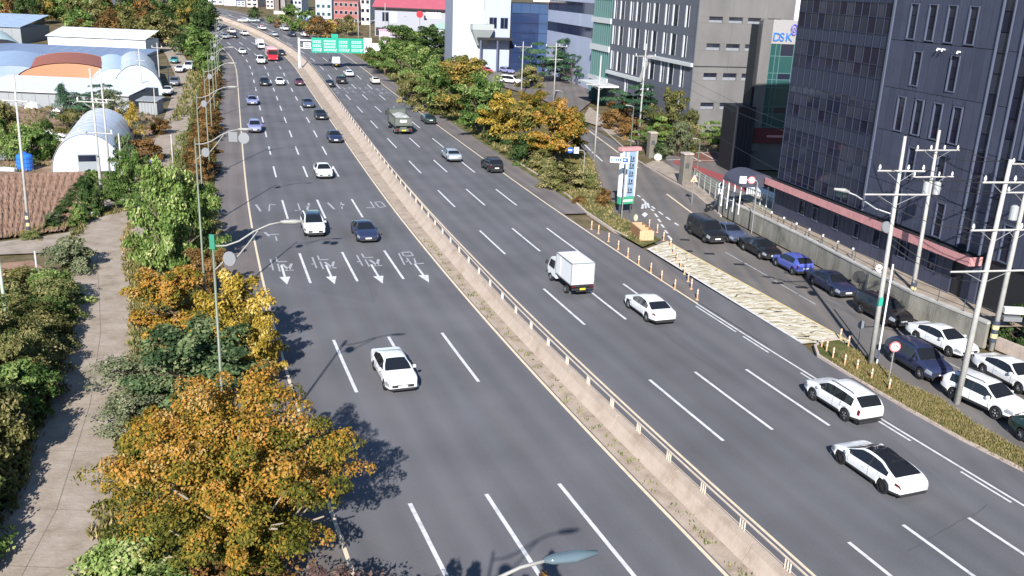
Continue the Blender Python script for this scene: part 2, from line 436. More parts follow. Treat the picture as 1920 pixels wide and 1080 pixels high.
def paint(name, s0, s1, off, wd, m, dz=.010, dense=3.):
    return strip(name, [off-wd/2, off+wd/2], m, dz, s0, s1, dense, parent=road)
S_END = SMAX-4
paint('edge_line', 0, S_END, -13.8, .17, M_CREAM)
paint('edge_line', 0, S_END, 0.0, .17, M_CREAM)
paint('edge_line', 0, S_END, 3.35, .15, M_CREAM)
_sd = rnear(G((1312,569)))[0]
paint('edge_line', _sd, S_END, 16.25, .17, M_CREAM)
paint('edge_line', 0, _sd, 16.2, .14, M_WHITE)
for k in range(12):
    s1 = _sd - .5 - k*6.4
    if s1 > 3: paint('lane_dash', max(s1-(5.5 if k < 1 else 3.0), 0), s1, 15.86, .13, M_WHITE)
for off in (-10.45, -7.0, -3.5):
    st = rnear(G({-10.45:(768,944), -7.0:(914,926), -3.5:(1055,906)}[off]))[0]
    tops = [st, st+19.8, st+39.5, st+59.0, st+77.0]
    lens = [8, 8, 8, 7.8, 6.4]
    t = tops[-1]
    while t < S_END-16: t += 13.9; tops.append(t); lens.append(6.2)
    for t, ln in zip(tops, lens): paint('lane_dash', max(t-ln, 0), t, off, .19, M_WHITE)
for off, pt in ((6.3,(1590,1017)), (9.55,(1689,985)), (12.85,(1806,973))):
    st = rnear(G(pt))[0]
    t = st
    while t < S_END-12:
        paint('lane_dash', max(t-8, 0), t, off, .18, M_WHITE); t += 17.55
    if st-17.55 > 1: paint('lane_dash', max(st-25.5, 0), st-17.55, off, .18, M_WHITE)
def road_mark(name, polys, m, dz=.010):
    b = MB()
    for p in polys:
        if sum(a[1]*c[0]-c[1]*a[0] for a, c in zip(p, p[1:]+p[:1])) < 0: p = p[::-1]
        b.F([b.V(rp(q[0], q[1], dz)) for q in p])
    return b.obj(name, m, road)
def bar(s0, o0, s1, o1, wd=.12):
    ds, do = s1-s0, o1-o0; L = math.hypot(ds, do) or 1; nx, ny = -do/L*wd/2, ds/L*wd/2
    return [(s0+nx, o0+ny), (s1+nx, o1+ny), (s1-nx, o1-ny), (s0-nx, o0-ny)]
for c, pt in ((-12.15,(533,534)), (-8.75,(626,533)), (-5.25,(714,532)), (-1.8,(802,530))):
    s = rnear(G(pt))[0]
    road_mark('lane_arrow', [[(s, c), (s+1.9, c-.40), (s+1.9, c+.40)]], M_WHITE)
    road_mark('lane_arrow_shaft', [bar(s+1.9, c, s+5.0, c, .17)], M_WHITE)
# lettering; strokes are given as they look from above the near end of the road (x rightwards, y towards the near end)
def letters(name, c, s, strokes, hgt, wid, m):
    ps = []
    for x0, y0, x1, y1 in strokes:
        ps.append(bar(s + hgt*(1-y0), c + wid*(x0-.5), s + hgt*(1-y1), c + wid*(x1-.5), .13 if abs(x0-x1) < .12 else .22))
    return road_mark(name, ps, m)
GANG = [(.05,.05,.4,.05),(.4,.05,.3,.45),(.6,0,.6,.5),(.6,.25,.75,.25),(.25,.65,.65,.65),(.65,.65,.65,.95),(.65,.95,.25,.95),(.25,.95,.25,.65),(.9,0,.8,.9)]
JIK = [(.05,.05,.4,.05),(.25,.05,.05,.5),(.25,.1,.42,.5),(.6,0,.6,.55),(.2,.68,.6,.68),(.6,.68,.6,1),(.85,.1,.85,.9),(.85,.4,1,.4)]
TURN = lambda st: [(1-a, 1-b_, 1-c, 1-d) for a, b_, c, d in st]      # read by drivers coming the other way
s3 = rnear(G((640,492)))[0]
for c, st in ((-12.2,TURN(JIK)),(-8.9,TURN(JIK)),(-5.3,TURN(JIK)),(-1.9,TURN(GANG))): letters('road_lettering', c, s3-1.6, st, 3.8, 1.9, M_WORN)
s4 = rnear(G((640,390)))[0]
for c, st in ((-12.2,[(.1,.1,.25,.9),(.7,.1,.6,.9),(.7,.1,.95,.2)]),(-8.7,[(.1,.9,.35,.9),(.35,.9,.35,.1),(.85,.1,.65,.9),(.65,.5,.8,.4)]),(-5.2,[(.1,.1,.25,.9),(.7,.1,.6,.9),(.8,.3,.6,.6)]),(-1.6,[(.05,.85,.42,.85),(.42,.85,.42,.1),(.6,.2,.9,.15),(.9,.15,.95,.75),(.95,.75,.65,.85),(.65,.85,.6,.2)])):
    letters('road_lettering', c, s4-.8, st, 3.6, 2.2, M_WORN)
s5 = rnear(G((505,452)))[0]
letters('road_lettering', -12.3, s5, [(.2,0,.4,.5),(.4,.3,.9,.3),(.7,.5,.7,1)], 3, 1.7, M_WORN)
for c, px in ((4.7,(628,172)), (7.9,(655,170)), (11.2,(690,170)), (14.5,(722,172))):
    s = rnear(G(px))[0]
    for row in (0, 1):
        st = [(x, y, x+.16, y+random.uniform(-.1,.1)) for x in (.02,.24,.5,.76) for y in (.15,.5,.8) if random.random() < .75] + [(.2,.1,.2,.9),(.68,0,.68,.6)]
        letters('road_lettering', c, s-4.5+row*6.0, st, 4.2, 2.5, M_WORN)

# sealed cracks in the carriageways
M_SEAL = mat('crack_sealant', (.080,.080,.086), .8)
rq = random.Random(3)
for k in range(9):
    s_ = rq.uniform(28, 190); o_ = rq.choice([rq.uniform(-13,-.8), rq.uniform(4,15.5)]); ps = []; 
    for j in range(rq.randint(5,11)):
        s2, o2 = s_+rq.uniform(.6,1.6)*(1 if k % 3 else .15), min(max(o_+rq.uniform(-.22,.22)+(0 if k % 3 else .7), -13.4), 15.8)
        ps.append(bar(s_, o_, s2, o2, .035)); s_, o_ = s2, o2
    road_mark('crack_seal', ps, M_SEAL, .006)

# right: service road, pavement, hatched island, verge
poly_sheet('service_road', pix((1086,236),(1080,262),(1112,300),(1128,352),(1150,398),(1200,440),(1255,470),(1590,642),(1650,690),(1800,800),(1960,910),(2060,860),(1990,730),(1850,664),(1700,594),(1500,482),(1350,404),(1298,358),(1196,300),(1128,238)), M_ASPH2, -.045)
poly_sheet('auxiliary_lane', pix((1310,566),(1300,545),(1258,505),(1205,466),(1505,645),(1530,668),(1600,710),(1700,768),(1800,824),(1930,890),(2050,960),(2100,1100),(1920,950),(1640,790),(1440,648)), M_ASPH, -.012)
poly_sheet('road_shoulder', pix((1150,436),(1205,466),(1258,505),(1300,545),(1312,570),(1280,556),(1180,487),(1105,436),(1096,425)), M_SHOULD, -.018)
poly_sheet('pavement', pix((1090,226),(1128,238),(1196,300),(1298,358),(1350,404),(1362,398),(1310,345),(1212,283),(1140,226),(1105,200)), M_PATH, .02)
poly_sheet('forecourt', pix((1204,312),(1262,288),(1385,288),(1395,305),(1440,345),(1462,395),(1365,398),(1310,345)), M_SHOULD, .0)
poly_sheet('forecourt', pix((1100,235),(1200,272),(1262,286),(1205,310),(1150,262)), M_SOIL, .03)
HATCH = pix((1214,466),(1250,452),(1592,640),(1506,644))
poly_sheet('painted_island', HATCH, ramp_mat('faded_yellow_paint', [(.34,(.20,.18,.13)),(.43,(.40,.35,.24)),(.52,(.55,.50,.40)),(.66,(.64,.60,.52))], 1.3, bump=.1, stretch=(.8,1.8,1)), -.004)
def flat(name, polys, m, dz, parent=None, kind='structure'):
    b = MB()
    for p in polys:
        if sum(a[0]*c[1]-c[0]*a[1] for a, c in zip(p, p[1:]+p[:1])) < 0: p = p[::-1]
        b.F([b.V((q[0], q[1], zg(q[1])+dz)) for q in p])
    o = b.obj(name, m, parent)
    if not parent: o['kind'] = kind
    return o
def line2(a, b, wd):
    d = (Vector(b)-Vector(a)).normalized(); n = Vector((-d.y, d.x))*wd/2; a, b = Vector(a), Vector(b)
    return [tuple(a+n), tuple(b+n), tuple(b-n), tuple(a-n)]
def gline(p, q, wd=.14): 
    a, b = pix(p, q); return line2(a, b, wd)
hat = bpy.data.objects['painted_island']
M_HST = [mat('hatch_cream', (.72,.68,.60), .75, noise=.35, scale=2.5), mat('hatch_olive', (.30,.25,.13), .8, noise=.4, scale=2.5), mat('hatch_yellow', (.56,.49,.33), .8, noise=.35, scale=2.5)]
h0, h1, h2, h3 = [Vector(q) for q in HATCH]
for k in range(62):
    t = (k+.4)/62
    a = h0.lerp(h3, t); c = h1.lerp(h2, min(t+.035, 1))
    mid = a.lerp(c, .5) + Vector((random.uniform(-.4,.4), random.uniform(-.5,.5)))
    wd = random.uniform(.07,.24)
    ps = [a.lerp(c, u)+(Vector((random.uniform(-.22,.22), random.uniform(-.34,.34))) if 0 < u < 1 else Vector((0,0))) for u in (0,.18,.36,.52,.68,.84,1)]
    flat('hatch_stripe', [line2(p0, p1, wd*random.uniform(.5,1.3)) for p0, p1 in zip(ps, ps[1:]) if random.random() < .86], M_HST[(0,2,0,1)[k % 4]], .003, hat)
flat('hatch_border', [line2(h0, h3, .22)], M_WHITE, .007, hat)
flat('hatch_border', [line2(h1, h2, .20)], M_YELP, .007, hat)
sroad = bpy.data.objects['service_road']
for p, q in (((1250,363),(1314,411)),((1090,234),(1160,286)),((1162,288),(1196,314)),((1312,411),(1345,434))): flat('edge_line', [gline(p, q, .22)], M_CREAM, -.034, sroad)
for p, q in (((1121,344),(1131,352)),((1195,365),(1201,369)),((1204,372),(1211,379)),((1222,386),(1228,391)),((1235,396),(1243,402)),((1249,406),(1257,412)),((1265,417),(1272,422)),
             ((1221,391),(1226,395)),((1228,400),(1233,406)),((1234,410),(1239,416)),((1240,420),(1245,426)),((1247,431),(1252,437)),((1253,441),(1259,449)),((1087,262),(1108,282)),((1110,284),(1130,302))):
    flat('lane_dash', [gline(p, q, .22)], M_WHITE, -.034, sroad)
for p, q in (((1360,472),(1392,490)),((1396,492),(1448,522)),((1452,525),(1495,550)),((1498,552),(1530,570)),((1755,668),(1800,690)),((1808,694),(1850,716)),((1730,648),(1752,640))): flat('parking_line', [gline(p, q, .12)], M_WORN, -.034, sroad)
# painted bays on the forecourt
fore = bpy.data.objects['forecourt']
M_BAY = ramp_mat('red_brown_bay', [(.3,(.13,.06,.045)),(.6,(.20,.095,.07))], 1.0, bump=.1)
flat('bay_paving', [pix((1262,288),(1368,284),(1374,302),(1290,306))], M_BAY, .006, fore)
flat('red_band', [pix((1264,300),(1288,304),(1395,342),(1440,372),(1436,384),(1390,356),(1330,330),(1262,306))], mat('red_band_paint', (.28,.07,.07), .8, noise=.2), .010, fore)
for p, q in (((1250,300),(1282,299)),((1282,300),(1374,302)),((1262,288),(1368,284)),((1288,289),(1314,303)),((1316,287),(1346,302)),((1343,286),(1374,301))): flat('bay_line', [gline(p, q, .2)], M_WHITE, .014, fore)

def kerb(pxs, label_w=.16, ht=.13, name='kerb', closed=False):
    pts = [G(p) for p in pxs]; b = MB()
    for a, c in zip(pts, pts[1:]):
        q = line2((a.x,a.y), (c.x,c.y), label_w); b.prism([tuple(v) for v in q], zg(a.y)-.15, zg(a.y)+ht+random.uniform(0,.004))
    o = b.obj(name, M_KERB); o['kind'] = 'structure'
kerb([(1572,638),(1545,641),(1528,650),(1534,668),(1600,709),(1700,767),(1800,823),(1930,889),(2050,958)])
kerb([(1128,240),(1196,302),(1250,335),(1300,362),(1352,406)])
kerb([(960,298),(1002,324),(1064,366),(1098,397),(1150,432),(1176,444)], .2, .10)
poly_sheet('verge', pix((1572,638),(1545,642),(1529,651),(1535,667),(1600,708),(1700,766),(1800,822),(1930,888),(2050,957),(2050,925),(1920,850),(1830,798),(1760,748),(1700,724),(1640,682),(1600,655)), M_GRASSG, .075)
poly_sheet('verge', pix((905,262),(960,299),(1002,325),(1064,367),(1098,398),(1150,433),(1205,464),(1240,450),(1196,428),(1152,400),(1128,356),(1112,302),(1076,262),(1040,240)), M_GRASSG, .06)

# left: farm lane with joints, crossing lane, field and yards
PATH_L = [(-20.2,18.0),(-19.6,26),(-20.9,34),(-24.0,44),(-27.6,54),(-31.2,62),(-34.6,69),(-37.2,76),(-39.2,84),(-43.0,100),(-46.5,117),(-53,138),(-61.5,165),(-75.2,205.5),(-90.4,242),(-104,272)]
PATH_R = [(-13.6,18.0),(-14.6,26),(-16.4,34),(-19.4,44),(-23.4,54),(-27.0,62),(-30.0,69),(-33.0,76),(-35.4,84),(-39.2,100),(-42.8,117),(-49,138),(-57.6,165),(-71.2,207),(-86.4,243.5),(-100,274)]
b = MB()
for k in range(len(PATH_L)-1):
    n = 3
    for j in range(n):
        q = []
        for t in (j/n, (j+1)/n):
            l = Vector(PATH_L[k]).lerp(Vector(PATH_L[k+1]), t); r = Vector(PATH_R[k]).lerp(Vector(PATH_R[k+1]), t); q.append((l, r))
        f = lambda v: (v.x, v.y, zg(v.y)-.06)
        b.quad(f(q[0][0]), f(q[0][1]), f(q[1][1]), f(q[1][0]))
lane = b.obj('farm_lane', M_PATH); lane['kind'] = 'structure'
jm = mat('joint_dark', (.19,.16,.13), .9)
flat('lane_joint', [line2(Vector(PATH_L[k]).lerp(Vector(PATH_R[k]), .48), Vector(PATH_L[k+1]).lerp(Vector(PATH_R[k+1]), .48), .035) for k in range(8)], jm, -.055, lane)
for k in range(12):
    t = k/2; i = int(t); f = t-i
    flat('lane_joint', [line2(Vector(PATH_L[i]).lerp(Vector(PATH_L[i+1]), f), Vector(PATH_R[i]).lerp(Vector(PATH_R[i+1]), f), .035)], jm, -.055, lane)
poly_sheet('crossing_lane', pix((-120,462),(0,452),(120,436),(205,414),(262,404),(300,430),(262,478),(200,472),(150,470),(0,476),(-120,484)), M_PATH, -.052)
def ploughed():
    A = Vector(G((-40,452))); Bv = Vector(G((122,432))); Cc = Vector(G((172,322))); Dd = Vector(G((-60,330)))
    n, m_ = 44, 170; b = MB(); idx = []
    for i in range(n+1):
        row = []
        for j in range(m_+1):
            p = A.lerp(Bv, j/m_).lerp(Dd.lerp(Cc, j/m_), i/n)
            h = .055*math.sin(j/m_*2*math.pi*17+.5*math.sin(i*.35))*(.75+.5*math.sin(i*1.3+j*.2)) + random.uniform(-.075,.075)
            row.append(b.V((p.x, p.y, .05+h)))
        idx.append(row)
    for i in range(n):
        for j in range(m_): b.F((idx[i][j], idx[i][j+1], idx[i+1][j+1], idx[i+1][j]))
    o = b.obj('ploughed_field', M_FIELD, smooth=True); o['kind'] = 'structure'
ploughed()
poly_sheet('farm_yard', pix((-60,330),(172,322),(262,300),(300,250),(285,215),(240,190),(120,188),(-60,200)), M_RUBBLE, -.08)
poly_sheet('field_soil', pix((-80,500),(60,486),(110,520),(60,640),(-80,700)), M_FIELD, -.07)
poly_sheet('car_park', pix((900,150),(940,118),(1010,100),(1100,120),(1110,190),(1080,215),(1000,180)), M_SHOULD, .05)

# ------------------------------------------------------------------ concrete median barrier with its rail
bar_root = emp('median_barrier', 'long tan concrete barrier with a cream steel rail running along the middle of the highway', 'barrier', (0,0,0))
SEG = 6.0
b = MB(); n = int(S_END/2.5); prof = [(-.62,.06),(-.42,.30),(-.22,.62),(-.16,.84),(.16,.84),(.22,.62),(.42,.30),(.62,.02)]
s = 2.0; nseg = 0
while s < S_END-6:
    b = MB(); ln = SEG if s < 150 else 24.0
    rows = []
    nn = 3 if s < 150 else 9
    for k in range(nn):
        ss = s + (ln-.05)*k/(nn-1)
        rows.append([b.V(rp(ss, bw(ss)+o-(bw(ss)-1.62)*.55*(1 if o < 0 else 0)*(.84-z)/.84, z)) for o, z in prof])
    for k in range(nn-1):
        for j in range(len(prof)-1): b.F((rows[k][j], rows[k][j+1], rows[k+1][j+1], rows[k+1][j]))
    b.F(rows[0][::-1]); b.F(rows[-1])
    b.obj('concrete_section', M_BARR, bar_root)
    s += ln
def rail(z, r, name='rail'):
    s = 2.0
    while s < S_END-6:
        e = min(s+30, S_END-6); nn = 11
        MB().tube([rp(s+(e-s)*k/(nn-1), bw(s+(e-s)*k/(nn-1))+.05, z) for k in range(nn)], r, 5).obj(name, M_RAIL, bar_root); s = e
rail(1.33, .045); rail(.94, .018)
s = 3.0
while s < 205:
    b = MB()
    for d in (-.16, 0, .16):
        p = rp(s+d, bw(s)+.05, .82); b.box(p.x-.026, p.x+.026, p.y-.026, p.y+.026, p.z, p.z+.50)
    b.obj('rail_post', M_RAIL, bar_root); s += 3.0
# ================================================================== VEHICLES
def car_type(kind):
    """profiles along x (front +): L, W, H, wheelbase, keys for hood/roof/deck"""
    P = dict(
     sedan=dict(L=4.85,W=1.86,H=1.45,wb=2.85,fo=.88,r=.335,sill=.27,belt=[(-2.42,.93),(-1.2,.95),(0,.92),(1.0,.90),(2.0,.80),(2.42,.68)],
        top=[(-2.42,.86),(-2.30,.97),(-1.72,1.02),(-1.05,1.30),(-.55,1.42),(0,1.45),(.38,1.41),(1.18,.99),(1.7,.93),(2.25,.80),(2.42,.66)],
        ws=(.36,1.22),rw=(-1.78,-.98),sw=[(-1.32,-.47),(-.37,1.0)],tumble=.21),
     lift=dict(L=4.72,W=1.92,H=1.45,wb=2.89,fo=.85,r=.35,sill=.26,belt=[(-2.36,.84),(-2.0,.93),(-1.4,.95),(0,.90),(1.0,.87),(1.9,.77),(2.36,.60)],
        top=[(-2.36,.76),(-2.26,.92),(-2.1,.99),(-1.7,1.13),(-1.0,1.34),(-.4,1.43),(0,1.45),(.4,1.40),(1.30,.97),(1.8,.88),(2.15,.76),(2.36,.58)],
        ws=(.42,1.34),rw=(-1.92,.36),sw=[(-1.50,-.40),(-.32,1.12)],tumble=.25),
     suv=dict(L=4.65,W=1.88,H=1.68,wb=2.72,fo=.92,r=.36,sill=.34,belt=[(-2.32,1.06),(-1.2,1.05),(0,1.02),(1.0,1.0),(1.9,.92),(2.32,.80)],
        top=[(-2.32,1.0),(-2.26,1.16),(-2.0,1.42),(-1.75,1.58),(-.9,1.65),(0,1.66),(.45,1.61),(1.15,1.12),(1.6,1.06),(2.2,.93),(2.32,.76)],
        ws=(.43,1.18),rw=(-2.24,-1.72),sw=[(-1.70,-1.25),(-1.15,-.33),(-.23,1.0)],tumble=.17),
     hatch=dict(L=3.95,W=1.72,H=1.50,wb=2.5,fo=.76,r=.31,sill=.27,belt=[(-1.97,.98),(-1.0,.96),(0,.93),(.9,.90),(1.6,.80),(1.97,.68)],
        top=[(-1.97,.92),(-1.93,1.06),(-1.65,1.32),(-1.4,1.44),(-.7,1.50),(0,1.50),(.3,1.46),(1.0,1.02),(1.4,.95),(1.8,.82),(1.97,.66)],
        ws=(.28,1.04),rw=(-1.90,-1.38),sw=[(-1.30,-.45),(-.35,.85)],tumble=.17),
     van=dict(L=5.1,W=1.95,H=1.93,wb=3.05,fo=.92,r=.345,sill=.30,belt=[(-2.55,1.12),(0,1.10),(1.3,1.06),(2.1,.96),(2.55,.80)],
        top=[(-2.55,1.10),(-2.52,1.4),(-2.42,1.78),(-2.2,1.89),(0,1.93),(.85,1.88),(1.65,1.24),(2.0,1.12),(2.45,.92),(2.55,.78)],
        ws=(.83,1.68),rw=(-2.50,-2.38),sw=[(-2.1,-1.15),(-1.05,-.1),(0,1.35)],tumble=.13))[kind]
    return P
def build_car(kind, paint, dark_roof=False, dark_rims=False, fine=True):
    P = car_type(kind); L, W = P['L'], P['W']; h = L/2
    xf = h - P['fo']; xr = xf - P['wb']; r = P['r']; ra = r + .055
    step = .075 if fine else .11
    xs = list(np.linspace(-h, h, int(L/step)+1))
    # finer ends
    xs = sorted(set([round(x, 4) for x in xs] + [-h+.02, -h+.05, h-.02, h-.05] + [xf-ra, xf+ra, xr-ra, xr+ra]))
    bx, bz = zip(*P['belt']); tx, tz = zip(*P['top'])
    def smooth(xk, zk, x):
        return sum(np.interp(x+d, xk, zk)*wt for d, wt in ((-.09,.25),(0,.5),(.09,.25))) if abs(x) < h-.1 else float(np.interp(x, xk, zk))
    Hm = P['H']
    rows = []; info = []
    for x in xs:
        e = max(0, 1-(h-abs(x))/.62)                      # rounding in plan at nose and tail
        wf = 1 - (.17 if x > 0 else .15)*e**2.2
        hw = W/2*wf
        zb = min(smooth(bx, bz, x), smooth(tx, tz, x)-.02); zt = smooth(tx, tz, x)
        zs = P['sill'] + (.06 if x > 0 else .10)*e
        for c in (xf, xr):
            if abs(x-c) < ra: zs = max(zs, r + math.sqrt(max(ra*ra-(x-c)**2, 0)))
        zs = min(zs, zb-.12)
        k = max(0., min(1., (zt-zb)/(Hm-1.0)))
        wt = hw*(1-P['tumble']*k) - .05 - .03*k
        fl = .015*math.exp(-((x-xf)/.42)**2) + .02*math.exp(-((x-xr)/.42)**2)
        mid = lerp(zs, zb, .5)
        row = [(hw*.955, zs), (hw*.985+fl, lerp(zs, zb, .22)), (hw+fl, mid), (hw*.995+fl*.6, lerp(zs, zb, .80)), (hw*.955, zb),
               (lerp(hw*.955-.05, wt, k), zb+(zt-zb)*(.80 if k > .05 else .5)), (lerp(hw*.80, wt-.10, k), zb+(zt-zb)*.94), (wt*.5, zb+(zt-zb)*.99), (0, zt)]
        rows.append([(x, y, z) for y, z in row]); info.append((x, k, zb, zt))
    n = len(rows); J = len(rows[0])
    body, glassW, glassR, trim, hl, tl, pil = MB(), MB(), MB(), MB(), [MB(), MB()], [MB(), MB()], {}
    sides = {}
    roofp = MB()
    def emit(dst, q): dst.quad(*q)
    ws0, ws1 = P['ws']; rw0, rw1 = P['rw']
    for i in range(n-1):
        xm = (xs[i]+xs[i+1])/2
        for j in range(J-1):
            for sg in (1, -1):
                q = [rows[i][j], rows[i+1][j], rows[i+1][j+1], rows[i][j+1]]
                q = [(a, sg*y, z) for a, y, z in q]
                if sg < 0: q = q[::-1]
                q = q[::-1]
                km = (info[i][1]+info[i+1][1])/2
                if j == 0 and not any(abs(xm-c) < ra for c in (xf, xr)): emit(trim, q); continue
                if j in (2,) and xm > h-.42 and not (abs(xm-xf) < ra): emit(hl[sg > 0], q); continue
                if j in (3,) and xm > h-.36: emit(hl[sg > 0], q); continue
                if j in ((3,) if kind in ('sedan','lift') else (2, 3)) and xm < -h+(.34 if kind in ('sedan','lift') else .13): emit(tl[sg > 0], q); continue
                if j == 4 and km > .22:
                    w_ = next((t for t, (a, c) in enumerate(P['sw']) if a < xm < c), None)
                    if w_ is not None: emit(sides.setdefault((w_, sg), MB()), q); continue
                    if P['sw'][0][0] < xm < P['sw'][-1][1]: emit(pil.setdefault((sg, int(np.searchsorted([a for a, c in P['sw']], xm))), MB()), q); continue
                if j >= 5 and ws0 < xm < ws1: emit(glassW, q) if j > 5 else emit(body, q); continue
                if j >= 5 and rw0 < xm < rw1: emit(glassR, q) if j > 5 else emit(body, q); continue
                if dark_roof and j >= 6 and rw1 <= xm <= ws0: emit(roofp, q); continue
                emit(body, q)
    for i, s_ in ((0, 1), (n-1, -1)):                     # nose and tail caps
        ring = [(x, y, z) for x, y, z in rows[i]]
        for j in range(1, J-1):
            q = [ring[j], (ring[j][0], -ring[j][1], ring[j][2]), (ring[j+1][0], -ring[j+1][1], ring[j+1][2]), ring[j+1]]
            if s_ < 0: q = q[::-1]
            body.quad(*q)
        q = [ring[0], (ring[0][0], -ring[0][1], ring[0][2]), (ring[1][0], -ring[1][1], ring[1][2]), ring[1]]
        trim.quad(*(q if s_ > 0 else q[::-1]))
    def weld(mb):
        m = {}; nv = []; mp = []
        for v in mb.v:
            k = (round(v[0],4), round(v[1],4), round(v[2],4))
            if k not in m: m[k] = len(nv); nv.append(v)
            mp.append(m[k])
        fs = []
        for f in mb.f:
            g = []
            for a in f:
                if mp[a] not in g: g.append(mp[a])
            if len(g) > 2: fs.append(tuple(g))
        mb.v, mb.f, mb.mi = nv, fs, [0]*len(fs); return mb
    root = bpy.data.objects.new('car', None); COL.objects.link(root)
    def part(mb, name, m, sm=True, par=None):
        if not mb.f: return None
        return weld(mb).obj(name, m, par or root, smooth=sm)
    bo = part(body, 'body', paint); bo.material_slots[0].link = 'OBJECT'; bo.material_slots[0].material = paint
    part(glassW, 'windscreen', M_GLASSC); part(glassR, 'rear_window', M_GLASSC)
    for k, mb in sides.items(): part(mb, 'side_window', M_GLASSC)
    part(roofp, 'glass_roof', M_GLASSC); [part(v_, 'pillar', M_TRIMB) for v_ in pil.values()]
    trim.box(-h+.25, h-.25, -W/2+.24, W/2-.24, .20, .60)                # floor pan
    for c in (xf, xr):
        for sg in (1, -1): trim.box(c-ra, c+ra, sg*(W/2-.30)-.02, sg*(W/2-.30)+.02, .30, .68)
    part(trim, 'underbody', M_TRIMB, False)
    for mb in hl: part(mb, 'headlight', M_HEADL)
    for mb in tl: part(mb, 'taillight', M_TAILR)
    zg_ = .50 if kind in ('suv', 'van') else .44
    g = MB(); g.box(h-.03, h+.012, -W*.33, W*.33, zg_, zg_+.16); g.box(h-.04, h+.010, -W*.36, W*.36, .27, .38); g.obj('grille', M_TRIMB, root)
    pl = MB(); pl.box(h+.0, h+.028, -.26, .26, zg_+.0, zg_+.115); pl.obj('number_plate', M_PLATE, root)
    pl = MB(); zp = .62 if kind != 'sedan' else .66; pl.box(-h-.022, -h+.01, -.26, .26, zp, zp+.115); pl.obj('number_plate', M_PLATE, root)
    bt = MB(); bt.box(-h-.012, -h+.05, -W*.38, W*.38, .28, .40); bt.obj('rear_bumper', M_TRIMB, root)
    for sg in (1, -1):
        m = MB(); x0 = ws1-.32; z0 = float(np.interp(x0, bx, bz))
        m.box(x0-.07, x0+.06, sg*W*.485-.0, sg*(W*.485+.17), z0+.02, z0+.16); 
        mo = m.obj('wing_mirror', paint, root); mo.material_slots[0].link = 'OBJECT'; mo.material_slots[0].material = paint
        hd = MB()
        for a, c in P['sw']:
            xh = a+.10; hd.box(xh, xh+.20, sg*W/2-.004, sg*(W/2+.025), float(np.interp(xh, bx, bz))-.20, float(np.interp(xh, bx, bz))-.165)
        ho = hd.obj('door_handle', paint, root); ho.material_slots[0].link = 'OBJECT'; ho.material_slots[0].material = paint
        for c in (xf, xr):
            y = sg*(W/2-.13)
            t = MB(); nn = 20
            prof = [(.115, r*.66), (.115, r*.93), (.07, r), (-.07, r), (-.115, r*.93), (-.115, r*.66)]
            ring = [[t.V((c+math.cos(a)*rr, y+o*sg, r+math.sin(a)*rr)) for o, rr in prof] for a in (2*math.pi*k/nn for k in range(nn))]
            for k in range(nn):
                for j in range(len(prof)-1):
                    q = (ring[k][j], ring[k][j+1], ring[(k+1)%nn][j+1], ring[(k+1)%nn][j]); t.F(q if sg < 0 else q[::-1])
            wo = t.obj('wheel', M_BLACK, root, smooth=False)
            rm = MB(); yo = y+sg*.075
            rm.disc((c, y+sg*.03, r), (0,1,0), r*.66, 20, .04)
            for k in range(5):
                a = 2*math.pi*k/5; d = Vector((math.cos(a), 0, math.sin(a))); nrm = Vector((-math.sin(a), 0, math.cos(a)))
                p0 = Vector((c, yo, r))+d*.05; p1 = Vector((c, yo, r))+d*r*.63; 
                q = [p0+nrm*.05, p1+nrm*.035, p1-nrm*.035, p0-nrm*.05]
                lo = [v-Vector((0, sg*.05, 0)) for v in q]
                rm.quad(*q); rm.quad(*q[::-1])
                for e in range(4): rm.quad(q[e], q[(e+1)%4], lo[(e+1)%4], lo[e])
            rim = rm.obj('rim', M_RIMD if dark_rims else M_RIM, wo)
    M_SEAM = mat('door_gap', (.05,.05,.055), .7)
    for xq in [P['sw'][0][0]+.02, P['sw'][-1][0]-.05, P['sw'][-1][1]-.12] + ([P['sw'][1][0]-.05] if len(P['sw']) > 2 else []):
        i_ = int(np.argmin([abs(x-xq) for x in xs])); 
        if any(abs(xs[i_]-c) < ra for c in (xf, xr)): continue
        for sg in (1, -1):
            sm_ = MB()
            for j in range(1, 4):
                a_, c_ = rows[i_][j], rows[i_][j+1]; sm_.quad((a_[0]-.009, sg*(a_[1]+.004), a_[2]), (a_[0]+.009, sg*(a_[1]+.004), a_[2]), (c_[0]+.009, sg*(c_[1]+.004), c_[2]), (c_[0]-.009, sg*(c_[1]+.004), c_[2]))
            part(sm_, 'door_gap', M_SEAM)
    if kind == 'suv':
        for sg in (1, -1): MB().tube([(-1.5, sg*.62, 1.655), (-1.3, sg*.62, 1.70), (.1, sg*.62, 1.715), (.3, sg*.62, 1.66)], .022, 6).obj('roof_rail', M_TRIMB, root)
    return root
def paintm(name, col, rough=.28, metal=0.): return mat('paint_'+name, col, rough, metal, .5, coat=.5)
PW = paintm('white', (.74,.75,.76)); PBK = paintm('black', (.012,.012,.014)); PNV = paintm('navy', (.018,.024,.06)); PDB = paintm('dark_blue', (.022,.03,.075))
PSB = paintm('slate_blue', (.05,.065,.12)); PLV = paintm('lavender', (.27,.29,.52), .3, .2); PSV = paintm('silver', (.50,.55,.60), .3, .4); PGN = paintm('bottle_green', (.012,.035,.03))
PBL = paintm('bright_blue', (.07,.10,.38)); PRD = paintm('red', (.45,.02,.04)); PGY = paintm('grey', (.20,.21,.23), .3, .3); PIV = paintm('ivory', (.70,.64,.58)); PMR = paintm('maroon', (.10,.02,.03)); PTE = paintm('teal', (.05,.25,.25))
PROTO = {}
def place_vehicle(root, name, p, fwd, label, cat, group=None):
    root.name = name; root.location = (p.x, p.y, p.z+.012); root.rotation_euler = (0, 0, fwd); tag(root, label, cat, group)
    return root
